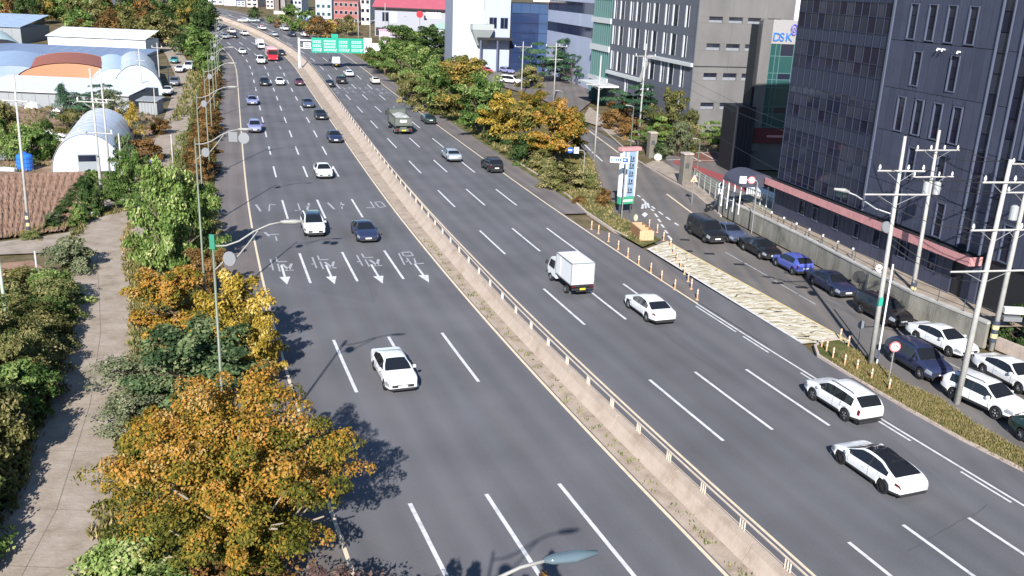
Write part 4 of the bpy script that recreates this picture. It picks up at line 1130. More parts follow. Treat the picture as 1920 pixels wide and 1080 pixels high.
# front wall: local x right, y negative towards us
def fbox(x0, x1, y0, y1, z0, z1): return MB(GMF).box(x0, x1, y0, y1, z0, z1)
fw = [(1.8,4.25),(5.2,7.7),(8.5,10.9),(12.0,14.4)]; fz = [(3.95,5.05),(8.5,9.68),(13.1,14.2),(17.28,18.25),(21.6,22.6)]
zz = 0
segs = []
for z0, z1 in fz: segs.append((zz, z0, False)); segs.append((z0, z1, True)); zz = z1
segs.append((zz, GT, False))
FD = -.3
for z0, z1, win in segs:
    if not win:
        for a, c in ((0,5.9),(5.9,11.9),(11.9,16.6)): fbox(a+.012, c-.012, 0, .3, z0+.012, z1-.012).obj('wall_panel', M_GREYC, gb)
    else:
        px = 0
        for a, c in fw:
            fbox(px+.012, a, 0, .3, z0, z1).obj('wall_panel', M_GREYC, gb); px = c
            f = MB(GMF); f.box(a, c, .02, .30, z0, z0+.06); f.box(a, a+.06, .02, .3, z0+.06, z1); f.box(c-.06, c, .02, .3, z0+.06, z1); fo = f.obj('window_frame', M_GREYC, gb)
            mid = (a+c)/2
            for u0, u1 in ((a+.07, mid-.02),(mid+.02, c-.07)):
                MB(GMF).box(u0, u1, .24, .28, z0+.08, z0+(z1-z0)*.45).obj('pane', M_BLINDG, fo)
                MB(GMF).box(u0, u1, .24, .28, z0+(z1-z0)*.48, z1-.02).obj('pane', random.choice(M_GL), fo)
        fbox(px+.012, 16.6, 0, .3, z0, z1).obj('wall_panel', M_GREYC, gb)
fbox(16.62, 18.4, -.1, .3, 0, GT+.4).obj('corner_pilaster', mat('white_pilaster', (.72,.72,.72), .6), gb)
fbox(.0, 16.6, -.08, .0, 10.62, 10.74).obj('string_course', M_DARK, gb)
fbox(-.05, 18.4, -.12, .0, GT, GT+.4).obj('parapet', M_GREYC, gb)
fbox(-.12, .02, -.06, .3, 0, GT).obj('corner_trim', M_GREYB, gb)

# --- lower pale block with the blue letters and teal glass
DY = 120.0
DA = at((1420,250), DY); DA = Vector((DA.x-.1, DY, 0)); DM = frame((DA.x-.25, DA.y, 0), 80)
db = emp('showroom_building', 'pale fronted block with teal glass and blue letters DSK above it', 'building', (0,0,0))
MB(DM).box(.0, 6.2, .35, 2.6, 0, 18.7).obj('wall_core', M_GREYC, db)
MB(DM).box(-.6, .75, 0, .34, 2.5, 18.9).obj('pilaster', M_GREYC, db); MB(DM).box(-.95, -.02, .36, 2.7, 0, 18.2).obj('side_wall', M_DARK, db)  # side wall coloured near-black, the shade on it put into the colour
MB(DM).box(.76, 5.6, 0, .34, 16.0, 18.9).obj('sign_fascia', mat('pale_fascia', (.30,.29,.29), .6, noise=.08), db)
MB(DM).box(4.75, 5.2, .02, .34, 5.6, 16.0).obj('glass_edge', M_DARK, db)
gz2 = [5.6,7.3,8.2,10.6,11.6,12.4,14.5,16.0]
for j in range(len(gz2)-1):
    for k, (a, c) in enumerate(((.8,1.5),(1.5,2.1),(2.1,3.9),(3.9,4.7))):
        m = M_TEAL if not (k == 2 and j in (1,4,6)) else M_GL[0]
        MB(DM).box(a+.03, c-.03, .1, .16, gz2[j]+.04, gz2[j+1]-.04).obj('pane', m, db)
fr = MB(DM)
for x in (.78,1.5,2.1,3.9,4.72): fr.box(x-.05, x+.05, .05, .2, 5.6, 16)
for z in gz2: fr.box(.78, 4.72, .06, .19, z-.045, z+.045)
fr.obj('glazing_frame', M_TEALF, db)
def text_on(M, s, size, x, y, z, m, name, parent, ext=.05, align='LEFT'):
    cu = bpy.data.curves.new(name, 'FONT'); cu.body = s; cu.size = size; cu.extrude = ext; cu.align_x = align
    o = bpy.data.objects.new(name, cu); COL.objects.link(o)
    R = M @ Matrix.Translation((x, y, z)) @ Matrix.Rotation(math.pi/2, 4, 'X')
    o.matrix_world = R
    cu.materials.append(m)
    dg = bpy.context.evaluated_depsgraph_get(); me = bpy.data.meshes.new_from_object(o.evaluated_get(dg))
    n = bpy.data.objects.new(name, me); COL.objects.link(n); n.matrix_world = R
    bpy.data.objects.remove(o)
    if parent: n.parent = parent; n.matrix_parent_inverse = Matrix.Identity(4)
    return n
M_SBLUE = mat('letter_blue', (.03,.16,.55), .4)
for i, ch in enumerate('DSK'): text_on(DM, ch, 1.45, (.80,1.72,2.50)[i], -.08, 16.35, M_SBLUE, 'sign_letter', db)
b = MB(DM); b.tube([(3.55+.38*math.cos(a), -.06, 17.75+.62*math.sin(a)) for a in np.linspace(-2.6, 3.4, 22)], .09, 6); b.tube([(3.55+.16*math.cos(a), -.06, 17.7+.26*math.sin(a)) for a in np.linspace(0, 6.28, 14)], .07, 6); b.obj('sign_emblem', mat('letter_violet', (.10,.09,.45), .4), db)
MB(DM).box(-.6, 6.0, -.2, .3, 3.6, 5.5).obj('shop_fascia', mat('dark_red_fascia', (.10,.02,.025), .6), db)
text_on(DM, 'DSK CAFE', .62, 1.8, -.26, 4.35, M_CANO, 'sign_letter', db, .02) if False else None
MB(DM).box(1.6, 4.3, -.24, -.205, 4.35, 4.62).obj('shop_sign', M_CANO, db)
MB(DM).box(-3.2, -.65, -1.0, 3.4, 0, 8.2).obj('dark_annexe', mat('black_metal', (.016,.016,.022), .6), db)
for k in range(5): MB(DM).box(-3.2+.51*k+.02, -3.2+.51*(k+1)-.02, -1.06, -1.0, .1, 8.1).obj('cladding_panel', mat('annexe_black', (.022,.023,.032), .6), db)
MB(DM).box(3.0, 4.6, -3.0, -2.9, 1.4, 3.0).obj('notice_board', mat('slate_board', (.10,.12,.20), .5), db)

# --- blue and white building behind the car park
WA = at((1028,20), 240); WM = frame((WA.x, WA.y, 0), HD)
wb = emp('office_building', 'blue grey office block with two dark window bands behind the car park pines', 'building', (0,0,0))
M_BLG = mat('pale_blue_panel', (.36,.40,.52), .5, noise=.05, scale=.3)
MB(WM).box(-36, 0, -18, -.2, 0, 24).obj('wall_core', M_BLG, wb)
for z0, z1 in ((0,6),(6,11.3),(13.5,16.2),(18.6,24)):
    for k in range(3): MB(WM).box(-36+12*k+.03, -24+12*k-.03, -.2, random.uniform(-.02,.0), z0, z1).obj('wall_panel', M_BLG, wb)
for z0, z1 in ((11.3,13.5),(16.2,18.6)):
    for k in range(18): MB(WM).box(-35.9+2*k+.04, -33.9+2*k-.04, -.19, -.12, z0+.05, z1-.05).obj('pane', random.choice(M_GL[:2]), wb)
st = emp('stair_tower', 'dark blue glass stair tower beside the white hall', 'building', (0,0,0))
WF = frame((WA.x, WA.y, 0), 76)       # x to the right
M_BGL = [glass_mat('blue_glass_a', (.02,.035,.09), .1), glass_mat('blue_glass_b', (.04,.075,.16), .15)]
for i in range(4):
    for j in range(7):
        z0 = 1+j*2.35
        MB(WF).box(-9.2+2.3*i+.04, -9.2+2.3*(i+1)-.04, .0, .1, z0+.05, z0+2.3).obj('pane', M_BGL[0 if i < 3 and j < 6 else 1], st)
MB(WF).box(-9.3, .0, .11, 9, 0, 17.6).obj('wall_core', M_DARK, st)
MB(WF).box(-4.0, .2, -.3, .0, 18.0, 21.0).obj('sign_board', M_SIGNW, st)
for k in range(8): MB(WF).box(-3.6+.45*k, -3.35+.45*k, -.36, -.3, 18.4+.2*(k % 2), 20.1).obj('sign_glyph', M_INK, st)
hb = emp('white_hall', 'big white walled hall with a grey blue side next to the stair tower', 'building', (0,0,0))
MB(WF).box(-23.6, -9.4, 1.0, 12.5, 0, 27).obj('wall_core', mat('hall_white', (.50,.54,.57), .6, noise=.04), hb)
MB(WF).box(-16.5, -9.4, .6, 1.0, 0, 24).obj('wall_panel', M_BLG, hb)
MB(WF).box(-23.72, -23.6, 1.1, 12.4, 0, 27).obj('side_wall', mat('hall_side', (.28,.31,.40), .6), hb)
for s in (-14.7,-11.9):
    f = MB(WF).box(s, s+1.9, .5, .6, 11.3, 13.9).obj('window_frame', M_FRAME, hb)
    for a in (0,.95): MB(WF).box(s+a+.08, s+a+.87, .46, .5, 11.4, 13.8).obj('pane', M_GL[0], f)
MB(WF).tube([(-16.6,.3,27),(-16.4,.3,15.5),(-15.6,.1,12.4)], .35, 8).obj('roof_duct', mat('pale_duct', (.55,.58,.50), .5), hb)
b = MB(WF @ Matrix.Translation((2.9,0,-1.6))); b.box(-22.3,-17.0,-2.4,.9,12.6,13.9); b.quad((-22.3,-2.4,12.59),(-17,-2.4,12.59),(-18.6,-.4,8.8),(-20.6,-.4,8.8)); b.quad((-22.3,-2.4,12.59),(-20.6,-.4,8.8),(-20.6,.9,8.8),(-22.3,.9,12.59)); b.quad((-17,-2.4,12.59),(-17,.9,12.59),(-18.6,.9,8.8),(-18.6,-.4,8.8)); b.obj('hopper', mat('hopper_grey', (.33,.36,.36), .6), hb)
MB(WF).box(-18.0, -9.4, -3.2, .6, 8.7, 9.2).obj('porch_roof', M_DARK, hb)
for x in (-13.4,-17.6): MB(WF).box(x, x+.35, -3.0, -2.7, 0, 8.7).obj('porch_post', M_FRAME, hb)

# ================================================================== FAR BUILDINGS AND SHEDS
def block(name, label, pxl, pxr, Y, top_px, depth, m, cat='building', rows=0, cols=0, wm=None, roof=None, group=None, zb=0., wz=(.35,.75)):
    a = at((pxl, 30), Y); c = at((pxr, 30), Y); zt = at(((pxl+pxr)/2, top_px), Y).z; base = zg(Y)+zb
    r = emp(name, label, cat, (a.x, Y, base), 0, group); W = c.x-a.x; Hh = zt-base
    MB().box(0, W, 0, depth, -1, Hh).obj('wall', m, r)
    for i in range(rows):
        for j in range(cols):
            z0 = Hh*(i+wz[0])/rows; z1 = Hh*(i+wz[1])/rows; x0 = W*(j+.2)/cols; x1 = W*(j+.8)/cols
            f = MB().box(x0-.06, x1+.06, -.06, .0, z0-.06, z1+.06).obj('window', M_FIN, r)
            MB().box(x0, x1, -.09, -.061, z0, z1).obj('pane', wm or M_GL[0], f)
    if roof: MB().box(-.3, W+.3, -.3, depth+.3, Hh, Hh+.5).obj('roof', roof, r)
    return r, W, Hh
M_APT = mat('apartment_cream', (.52,.52,.52), .7); M_APT2 = mat('apartment_grey', (.40,.43,.47), .7); M_BRK = mat('red_brick', (.30,.11,.10), .8, noise=.2, scale=.6); M_TAN = mat('tan_render', (.50,.42,.38), .7)
M_ROOFR = mat('red_metal_roof', (.42,.10,.13), .5, noise=.1, scale=.4); M_MAUVE = mat('mauve_render', (.50,.44,.52), .7)
block('apartment_block', 'white apartment block with dark recesses at the far left behind the bend', 372, 398, 394, -30, 14, M_APT, rows=6, cols=3)
block('apartment_block', 'pale apartment tower with a blue window column behind the far bend', 399, 420, 396, -40, 14, M_FIN, rows=7, cols=2, wm=M_BGL[0])
r, W, Hh = block('shop_building', 'mauve and white shop block with a dark red sign at the end of the road', 421, 444, 392, -6, 10, M_MAUVE, rows=2, cols=3, wm=M_SIGNW)
MB().box(W*.4, W*.72, -.3, -.1, Hh*.66, Hh*.9).obj('sign_board', M_MAUVE and mat('sign_maroon', (.30,.03,.12), .5), r)
block('shop_building', 'blue grey glass fronted shop block beside the mauve one', 445, 461, 390, 2, 10, M_APT2, rows=2, cols=2, wm=M_BGL[1])
block('shop_building', 'pinkish plain building between the blue shop block and the bare tan tower', 463, 484, 388, -12, 12, M_TAN, rows=3, cols=2)
block('apartment_block', 'cream narrow tower block left of the brown pylon', 500, 514, 384, -40, 10, M_TAN, rows=7, cols=2)
r = emp('pylon_tower', 'tall brown grey twin concrete pylon standing behind the far bend', 'tower', (0,0,0)); 
a = at((516,44), 362); c = at((535,44), 362)
MB().box(a.x, a.x+(c.x-a.x)*.42, 362, 365, zg(362), 34).obj('column', mat('pylon_brown', (.16,.13,.115), .7), r); MB().box(a.x+(c.x-a.x)*.58, c.x, 362.4, 365, zg(362), 34).obj('column', mat('pylon_grey', (.23,.21,.20), .7), r); MB().box(a.x-.3, c.x+.3, 361.6, 365.5, zg(362)-.5, zg(362)+1).obj('plinth', M_TAN, r)
block('brick_building', 'red brick building with pink panels above the gold tree', 626, 672, 336, 2, 12, M_BRK, rows=3, cols=5)
block('brick_building', 'dark shop building with lilac board at the far roadside', 545, 566, 372, -12, 12, M_APT2, rows=3, cols=3)
block('white_building', 'pale building with teal glass behind the light blue awnings', 592, 622, 352, -10, 12, M_APT2, rows=3, cols=3, wm=M_TEAL)
block('white_building', 'white fronted house block left of the red roofed factory', 676, 694, 340, -4, 10, M_APT, rows=3, cols=2)
# red roofed factory
a = at((703,60), 312); c = at((862,60), 312); zr = at((780,16), 312).z; ze = zr-.2; base = zg(312)
r = emp('factory', 'grey factory with a long red metal roof and white lettering', 'building', (a.x, 312, base)); W = c.x-a.x; E = zr-base
M_FACT = mat('factory_grey', (.30,.31,.35), .7, noise=.06)
MB().box(0, W, 0, 22, -1, E).obj('wall', M_FACT, r)
b = MB(); b.quad((-.8,-1,E),(W+.8,-1,E),(W+.8,11,E+3.6),(-.8,11,E+3.6)); b.quad((W+.8,23,E),(-.8,23,E),(-.8,11,E+3.6),(W+.8,11,E+3.6)); b.F([b.V(p) for p in ((-.8,-1,E),(-.8,11,E+3.6),(-.8,23,E))]); b.obj('roof', M_ROOFR, r)
MB().box(-.9, W+.9, -1.15, -.95, E-.35, E+.05).obj('gutter', M_DARK, r)
for u, z0, z1, ww in ((.09,.52,.82,1.9),(.58,.62,.76,.8)): 
    f = MB().box(W*u-.1, W*u+ww+.1, -.1, 0, E*z0-.1, E*z1+.1).obj('window', M_FRAME, r); MB().box(W*u, W*u+ww, -.14, -.1, E*z0, E*z1).obj('pane', M_GL[0], f)
MB().box(W*.18, W*.26, -.2, -.02, E*.48, E*.84).obj('sign_board', M_SIGNW, r)
MB().box(.3, W*.26, -.12, .0, 0, E*.28).obj('gate_shade', M_DARK, r)  # dark slab on the wall; its colour stands for the shade inside the gate
for k, (x, ww) in enumerate(((.60,.9),(.635,.5),(.66,.9),(.70,.9),(.74,1.0))):
    MB().box(W*x, W*x+ww, -.15, -.02, E*.68, E*.90).obj('sign_letter', M_SIGNW, r)
b = emp('lilac_kiosk', 'small lilac corrugated shed in front of the factory gate', 'shed', tuple(at((711,85), 290)*1))
p = at((711,85), 290); b.location = (p.x, 290, zg(290))
for k in range(9): MB().box(k*.55, k*.55+.5, 0, 4, 0, 4.0).obj('wall_panel', mat('lilac_metal', (.46,.38,.46), .6), b)
MB().box(-.2, 5.1, -.2, 4.2, 4.0, 4.25).obj('roof', mat('pink_roof', (.55,.33,.42), .6), b)
# awning houses
for (px, py, Y, wd, m, lb) in ((608,42,345,9,mat('blue_awning',(.35,.52,.62),.6),'market hall with a pale blue pitched awning at the far roadside'),(795,45,285,12,mat('green_awning',(.25,.36,.32),.6),'low shed with a dull green pitched roof behind the round green shrubs')):
    p = at((px,py), Y); r = emp('market_shed', lb, 'shed', (p.x, Y, zg(Y))); h_ = p.z-zg(Y)
    MB().box(.4, wd-.4, .4, 6, 0, h_-1.0).obj('wall', M_APT2, r)
    b = MB(); b.quad((0,0,h_-1.2),(wd,0,h_-1.2),(wd*.6,3,h_+.5),(wd*.4,3,h_+.5)); b.quad((wd,0,h_-1.2),(wd,6.4,h_-1.2),(wd*.6,3.2,h_+.5),(wd*.6,3,h_+.5)); b.quad((0,6.4,h_-1.2),(0,0,h_-1.2),(wd*.4,3,h_+.5),(wd*.4,3.2,h_+.5)); b.quad((wd,6.4,h_-1.2),(0,6.4,h_-1.2),(wd*.4,3.2,h_+.5),(wd*.6,3.2,h_+.5)); b.obj('roof', m, r)

# left: sheds and greenhouses
M_FILM = mat('greenhouse_film', (.50,.54,.62), .3, 0, .5, noise=.14, scale=.8)
M_FILMB = mat('blue_grey_film', (.30,.38,.52), .4, 0, .4, noise=.12, scale=.5)
M_FILMO = mat('orange_cover', (.46,.215,.12), .6, noise=.1)
def tunnel(label, p0, p1, wd, ht, m, endm=None, cat='greenhouse', ribs=True, door=False, group=None, wall=.0):
    """barrel house from ground point p0 (front middle) to p1 (back middle)"""
    a = Vector(p0); c = Vector(p1); L = (Vector((c.x,c.y))-Vector((a.x,a.y))).length; f = math.atan2(c.y-a.y, c.x-a.x)
    r = emp('greenhouse', label, cat, (a.x, a.y, zg(a.y)-.1), f, group)
    n = 14; prof = [(wd/2*math.cos(math.pi*k/n), wall+(ht-wall)*math.sin(math.pi*k/n)) for k in range(n+1)]
    if wall: prof = [(wd/2, 0)] + prof + [(-wd/2, 0)]
    b = MB(); ns = max(4, int(L/1.5)); idx = []
    for i in range(ns+1):
        sg = 1+random.uniform(-.012,.012)-(.012 if i % 2 else 0); idx.append([b.V((L*i/ns, y*sg, z*sg)) for y, z in prof])
    for i in range(ns):
        for k in range(len(prof)-1): b.F((idx[i][k], idx[i+1][k], idx[i+1][k+1], idx[i][k+1]))
    b.obj('film_cover', m, r, smooth=True)
    for x, nm in ((.05,'front_end'),(L-.05,'back_end')):
        e = MB(); e.F([e.V((x, y*.985, z*.985)) for y, z in prof]); e.obj(nm, endm or m, r)
    if ribs:
        for i in range(0, ns+1, 2): MB().tube([(L*i/ns, y*1.006, z*1.006+.01) for y, z in prof], .035, 5).obj('rib', M_STEEL, r)
    if door:
        d = MB().box(-.04,.04,-1.0,1.0,0,1.95).obj('door', mat('grey_door', (.25,.28,.30), .5), r)
        MB().box(-.07,-.04,-.9,.9,1.15,1.85).obj('door_window', M_GL[0], d)
    return r
tunnel('white plastic film greenhouse with a grey door standing behind the ploughed field', G((166,320)), G((196,262)), 7.4, 4.2, M_FILM, door=True)
g0 = G((150,158))
tunnel('orange covered barrel house with a darker red roof beside the blue film houses', at((128,150),172), at((132,110),196), 17, 5.0, mat('red_brown_cover', (.30,.10,.06), .6, noise=.1), M_FILMO, ribs=False, wall=1.8)
for i, (q0, q1, ww, hh, lb, m) in enumerate((((20,150),(30,120),17,4.4,'blue grey film house at the left edge beside the orange one',M_FILMB),((215,150),(212,122),9,4.6,'small pale blue film house right of the orange barrel house',mat('pale_blue_film',(.45,.55,.70),.35,noise=.1)),((258,155),(255,122),8.6,5.4,'pale grey dome ended film house next to the farm lane',mat('grey_film',(.42,.49,.56),.35,noise=.1)))):
    tunnel(lb, at(q0,170), at(q1,200), ww, hh, m, ribs=(i == 2))
def shed(label, pxl, pxr, Y, ztop, depth, slope, wm, rm, cat='shed', ribs=12, yaw=0.):
    a = at((pxl,170), Y); c = at((pxr,170), Y); W = c.x-a.x
    r = emp('long_shed', label, cat, (a.x, Y, zg(Y)-.2), yaw)
    for k in range(ribs): MB().box(W*k/ribs+.02, W*(k+1)/ribs-.02, 0, .12+random.uniform(-.01,.01), 0, ztop-.1).obj('wall_panel', wm, r)
    MB().box(.1, W-.1, .14, depth, 0, ztop-.15).obj('wall', wm, r)
    for k in range(ribs):
        b = MB(); x0, x1 = W*k/ribs-(.3 if k == 0 else 0), W*(k+1)/ribs-.03+(.3 if k == ribs-1 else 0)
        b.quad((x0,-.5,ztop),(x1,-.5,ztop),(x1,depth,ztop+slope),(x0,depth,ztop+slope)); b.quad((x0,-.5,ztop-.1),(x1,-.5,ztop-.1),(x1,-.5,ztop),(x0,-.5,ztop)); b.obj('roof_sheet', rm, r)
    return r
M_SHW = mat('shed_wall_grey', (.26,.275,.29), .6, noise=.08); M_ROOFW = mat('white_sheet_roof', (.60,.62,.65), .5, noise=.04); M_ROOFB = mat('blue_grey_roof', (.17,.22,.33), .5, noise=.08, scale=.5)
shed('long white roofed shed with grey corrugated walls behind the dark pine', -60, 240, 150, 2.6, 13, 1.0, M_SHW, M_ROOFW)
shed('long low shed with a blue grey roof behind the barrel houses', -60, 265, 205, 3.4, 11, 1.2, M_SHW, M_ROOFB, ribs=14)
shed('bright white corrugated shed in the row behind the blue grey roof', 100, 280, 240, 4.2, 9, 1.8, M_ROOFW, M_ROOFW, ribs=14)
shed('grey blue flat roofed shed with a white ridge by the wood', -80, 52, 255, 4.5, 16, 2.6, M_SHW, M_FILMB, ribs=8)
tunnel('dark mouthed green grey tunnel house at the left edge', at((4,92),215), at((-20,62),250), 12, 5.2, mat('green_grey_film',(.42,.52,.50),.5), M_DARK, ribs=False)
r = block('rusty_shed', 'rust red shed between the tunnel house and the white shed', -20, 42, 212, 92, 7, mat('rust_sheet', (.30,.10,.08), .7, noise=.2), cat='shed', roof=mat('dark_red_roof', (.25,.06,.06), .6))
block('grey_cabin', 'small grey cabin with a dark window behind the blue grey roof', 82, 118, 225, 97, 5, M_APT2, cat='cabin', rows=1, cols=2)
shed('small grey fence like shed beside the farm lane pole', 258, 292, 148, 2.2, 3, .3, M_SHW, M_SHW, ribs=6)
# ================================================================== POLES, LAMPS, SIGNS
def hazard_band(parent, r, z0, z1):
    for k in range(5):
        za = z0+(z1-z0)*k/5; zb_ = z0+(z1-z0)*(k+1)/5
        MB().tube([(0,0,za),(0,0,zb_)], r, 12, False).obj('hazard_band', M_YELP if k % 2 else M_INK, parent)
def utility_pole(base, h, label, arms=(), lean=(0,0), r0=.19, r1=.11, m=None, band=False, extra=None, group='concrete utility poles', n=10):
    rt = emp('utility_pole', label, 'utility pole', tuple(base), 0, group)
    top = Vector((lean[0], lean[1], h))
    MB().tube([(0,0,-.1), top*.5, top], [r0*.9, (r0+r1)*.44, r1*.85], n).obj('pole', m or M_CONC, rt, smooth=True)
    for z, ln, az, ins in arms:
        a = math.radians(az); d = Vector((math.sin(a), math.cos(a), 0)); c = top*(z/h); up = Vector((0,0,1))
        nn = d.cross(up)*.13
        arm = MB(); p0, p1 = c-d*ln/2+nn, c+d*ln/2+nn; arm.tube([p0, p1], .055, 6); ao = arm.obj('crossarm', M_CONC, rt)
        br = MB(); br.tube([c+d*ln*.32+nn, c+Vector((0,0,-.7))], .022, 5); br.tube([c-d*ln*.32+nn, c+Vector((0,0,-.7))], .022, 5); br.obj('brace', M_STEEL, ao)
        for k in range(ins):
            t = -.46+.92*k/max(ins-1,1)
            if abs(t) < .1: t = .14
            q = c+d*ln*t+nn; MB().tube([q, q+up*.12, q+up*.13, q+up*.26, q+up*.27, q+up*.36],[.03,.03,.075,.075,.05,.04],7).obj('insulator', M_SIGNW, ao)
    if band: hazard_band(rt, r0*1.06, .5, 2.0)
    return rt
def transformer(rt, z, az, d=.45):
    a = math.radians(az); c = Vector((math.sin(a)*d, math.cos(a)*d, z))
    MB().tube([c, c+Vector((0,0,.02)), c+Vector((0,0,.85)), c+Vector((0,0,.95))],[.2,.25,.25,.12],12).obj('transformer', mat('transformer_grey',(.40,.42,.43),.5,.2), rt, smooth=False)
p = G((1632,684)); u1 = utility_pole(p, 14.3, 'concrete utility pole in the grass verge carrying a street lamp arm and a grey drum', [(12.3,3.0,80,3),(10.9,4.2,80,0)], (-.35,-.2), .2, .10)
b = MB(); b.tube([(-.1,0,9.6),(-1.2,.2,9.9),(-2.4,.4,10.6),(-3.0,.5,10.8)], .045, 6); ao = b.obj('lamp_arm', M_STEEL, u1); MB().tube([(-2.8,.48,10.78),(-3.1,.5,10.86),(-3.7,.6,10.9)],[.06,.13,.07],8).obj('lamp_head', M_LAMPW, ao)
MB().disc((-.55,-.15,8.9),(.4,-1,.2),.34,18,.12).obj('drum', M_PLATEW, u1)
MB().tube([(.35,-.1,-.1),(.28,-.1,6.6)], .055, 8).obj('conduit', M_SIGNW, u1)
MB().box(-.25,.0,-.26,-.2,4.0,4.5).obj('tag_plate', M_SIGNG, u1)
p = G((1706,577)); u2 = utility_pole(p, 13.2, 'tall pale utility pole with a black and white striped foot standing before the stained wall', [(11.8,3.6,75,4),(9.9,3.4,75,3)], (-.2,0), .2, .11, band=True)
for az in (70, 255): transformer(u2, 8.6, az)
p = G((1794,755)); u3 = utility_pole(p, 14.0, 'pale leaning utility pole rising behind the small white crossover', [(12.8,3.0,78,3),(10.2,3.2,78,2),(7.9,4.6,78,0)], (.25,.1), .21, .12)
p = G((1858,654)); u4 = utility_pole(p, 14.2, 'green tinged utility pole with equipment boxes at the wall end', [(12.4,3.2,78,3),(10.6,3.0,78,2),(8.2,2.6,78,0)], (.1,0), .21, .12, m=M_CONC, band=True)
transformer(u4, 8.8, 260); MB().box(.2,1.5,-.35,.05,2.6,3.0).obj('equipment_box', M_SIGNW, u4); MB().box(.2,1.4,-.4,.1,2.1,2.4).obj('equipment_box', M_PLATEW, u4)
for (bx, topy, lb, arms) in (
 ((1196,277), 82, 'pale utility pole with a bent top standing by the pylon sign and the side road', [(12.9,3.0,80,2)]),
 ((1114,302), 104, 'utility pole with one crossarm in front of the dark entrance slab', [(9.9,3.6,80,0)]),
 ((1038,188), 80, 'utility pole with two crossarms before the car park pines', [(10.5,4.4,80,3),(8.0,2.8,80,0)]),
 ((977,180), 78, 'utility pole in front of the blue stair tower', [(9.8,3.6,80,2)]),
 ((866,112), 60, 'utility pole with a high cross beam by the white hall', [(7.6,4.0,82,0)]),
 ((694,80), 20, 'utility pole by the factory corner with square sign boxes', [(6.5,3.0,85,2)]),
 ((722,70), 6, 'slim pale pole before the factory gate', []),
 ((748,62), 14, 'slim pole in front of the factory lettering', []),
 ((672,78), 12, 'pole by the brick building', [(6,2.4,85,2)]),
 ((610,62), 4, 'pole behind the blue awning hall', []),
 ((535,50), 6, 'pole beside the brown pylon tower', [])):
    p = G(bx); h = height_to(p, topy); utility_pole(p, h, lb, [(min(z, h-.5), l, a, k) for z, l, a, k in arms], (0,0), .16, .09, n=8)
for (bx, topy, lb, arms, lean) in (
 ((55,441), 138, 'leaning pale utility pole at the field edge with a yellow striped foot', [(11.2,2.2,95,0)], (.35,0)),
 ((194,392), 128, 'utility pole with crossarms to one side, the nearer of the pair before the film greenhouse', [(10.0,3.0,95,3),(7.2,3.4,95,2)], (0,0)),
 ((207,336), 128, 'plain utility pole, the farther of the pair before the film greenhouse', [(8.5,2.6,95,0)], (0,0)),
 ((17,632), 482, 'thick greenish pole at the left picture edge in the hedge', [], (0,0)),
 ((74,545), 470, 'thin grey stake pole standing in the hedge', [], (0,0)),
 ((268,192), 88, 'utility pole at the dome ended film house', [(7,2,95,0)], (0,0)),
 ((301,172), 80, 'utility pole beside the farm lane sheds', [(8,2,95,2)], (0,0)),
 ((318,168), 108, 'short pole by the parked cars on the farm lane', [], (0,0)),
 ((293,228), 165, 'slim pole at the lane edge near the yellow conifers', [], (0,0)),
 ((230,338), 250, 'thin stake pole beside the film greenhouse', [], (0,0)),
 ((192,392), 305, 'short stake pole in the green crop by the field', [], (0,0)),
 ((326,330), 252, 'short pole in the lane side green shrub', [], (0,0)),
 ((174,58), 0, 'far pole in front of the wood', [], (0,0)), ((60,30), -6, 'pale pole at the left of the wood', [], (0,0)), ((282,62), 0, 'pale pole at the right of the wood', [(8,2,95,2)], (0,0)), ((228,44), 10, 'short pale pole in the wood', [], (0,0)), ((350,54), 36, 'short pole at the wood end near the far bend', [], (0,0))):
    p = G(bx); h = height_to(p, topy); utility_pole(p, h, lb, [(min(z, h-.4), l, a, k) for z, l, a, k in arms], lean, .15 if h > 5 else .09, .09 if h > 5 else .07, m=M_CONCG if bx[0] == 17 else None, band=bx[0] == 55, n=8)
def cables(name, label, pts, sag=.5, r=.021, cat='cable', group=None):
    b = MB()
    for a, c in pts:
        a, c = Vector(a), Vector(c); b.tube([a.lerp(c, k/10)-Vector((0,0,sag*4*(k/10)*(1-k/10))) for k in range(11)], r, 4, False)
    return tag(b.obj(name, M_WIRE), label, cat, group)
def ptop(o, z, dx=0): return Vector(o.location)+Vector((dx, 0, z))
cables('power_cable', 'black power cables strung between the two poles with the lamp arm and the leaning one', [(ptop(u1,12.5,-1.2),ptop(u3,13.0,-1.2)),(ptop(u1,12.5,1.2),ptop(u3,13.0,1.2)),(ptop(u1,8.2),ptop(u3,7.6)),(ptop(u1,7.8),ptop(u3,7.2)),(ptop(u1,11,-1.8),ptop(u3,10.2,-1.3)),(ptop(u1,11,1.8),ptop(u3,10.2,1.3))])
cables('power_cable', 'black power cables strung from the striped foot pole to the pole with equipment boxes', [(ptop(u2,12.0,-1.4),ptop(u4,12.6,-1.4)),(ptop(u2,12.0,1.4),ptop(u4,12.6,1.4)),(ptop(u2,7.8),ptop(u4,7.6)),(ptop(u2,7.5),ptop(u4,7.3)),(ptop(u2,9.9,-1.2),ptop(u4,10.5,-1.2)),(ptop(u2,9.9,1.2),ptop(u4,10.5,1.2)),(ptop(u2,7.0),ptop(u4,6.8))])
cables('service_cable', 'thin cables running from the striped foot pole to the dark office wall', [(ptop(u2,9.8),KM @ Vector((2.0,.3,9.5))),(ptop(u2,8.0),KM @ Vector((-3.0,.3,8.0)))], .8)

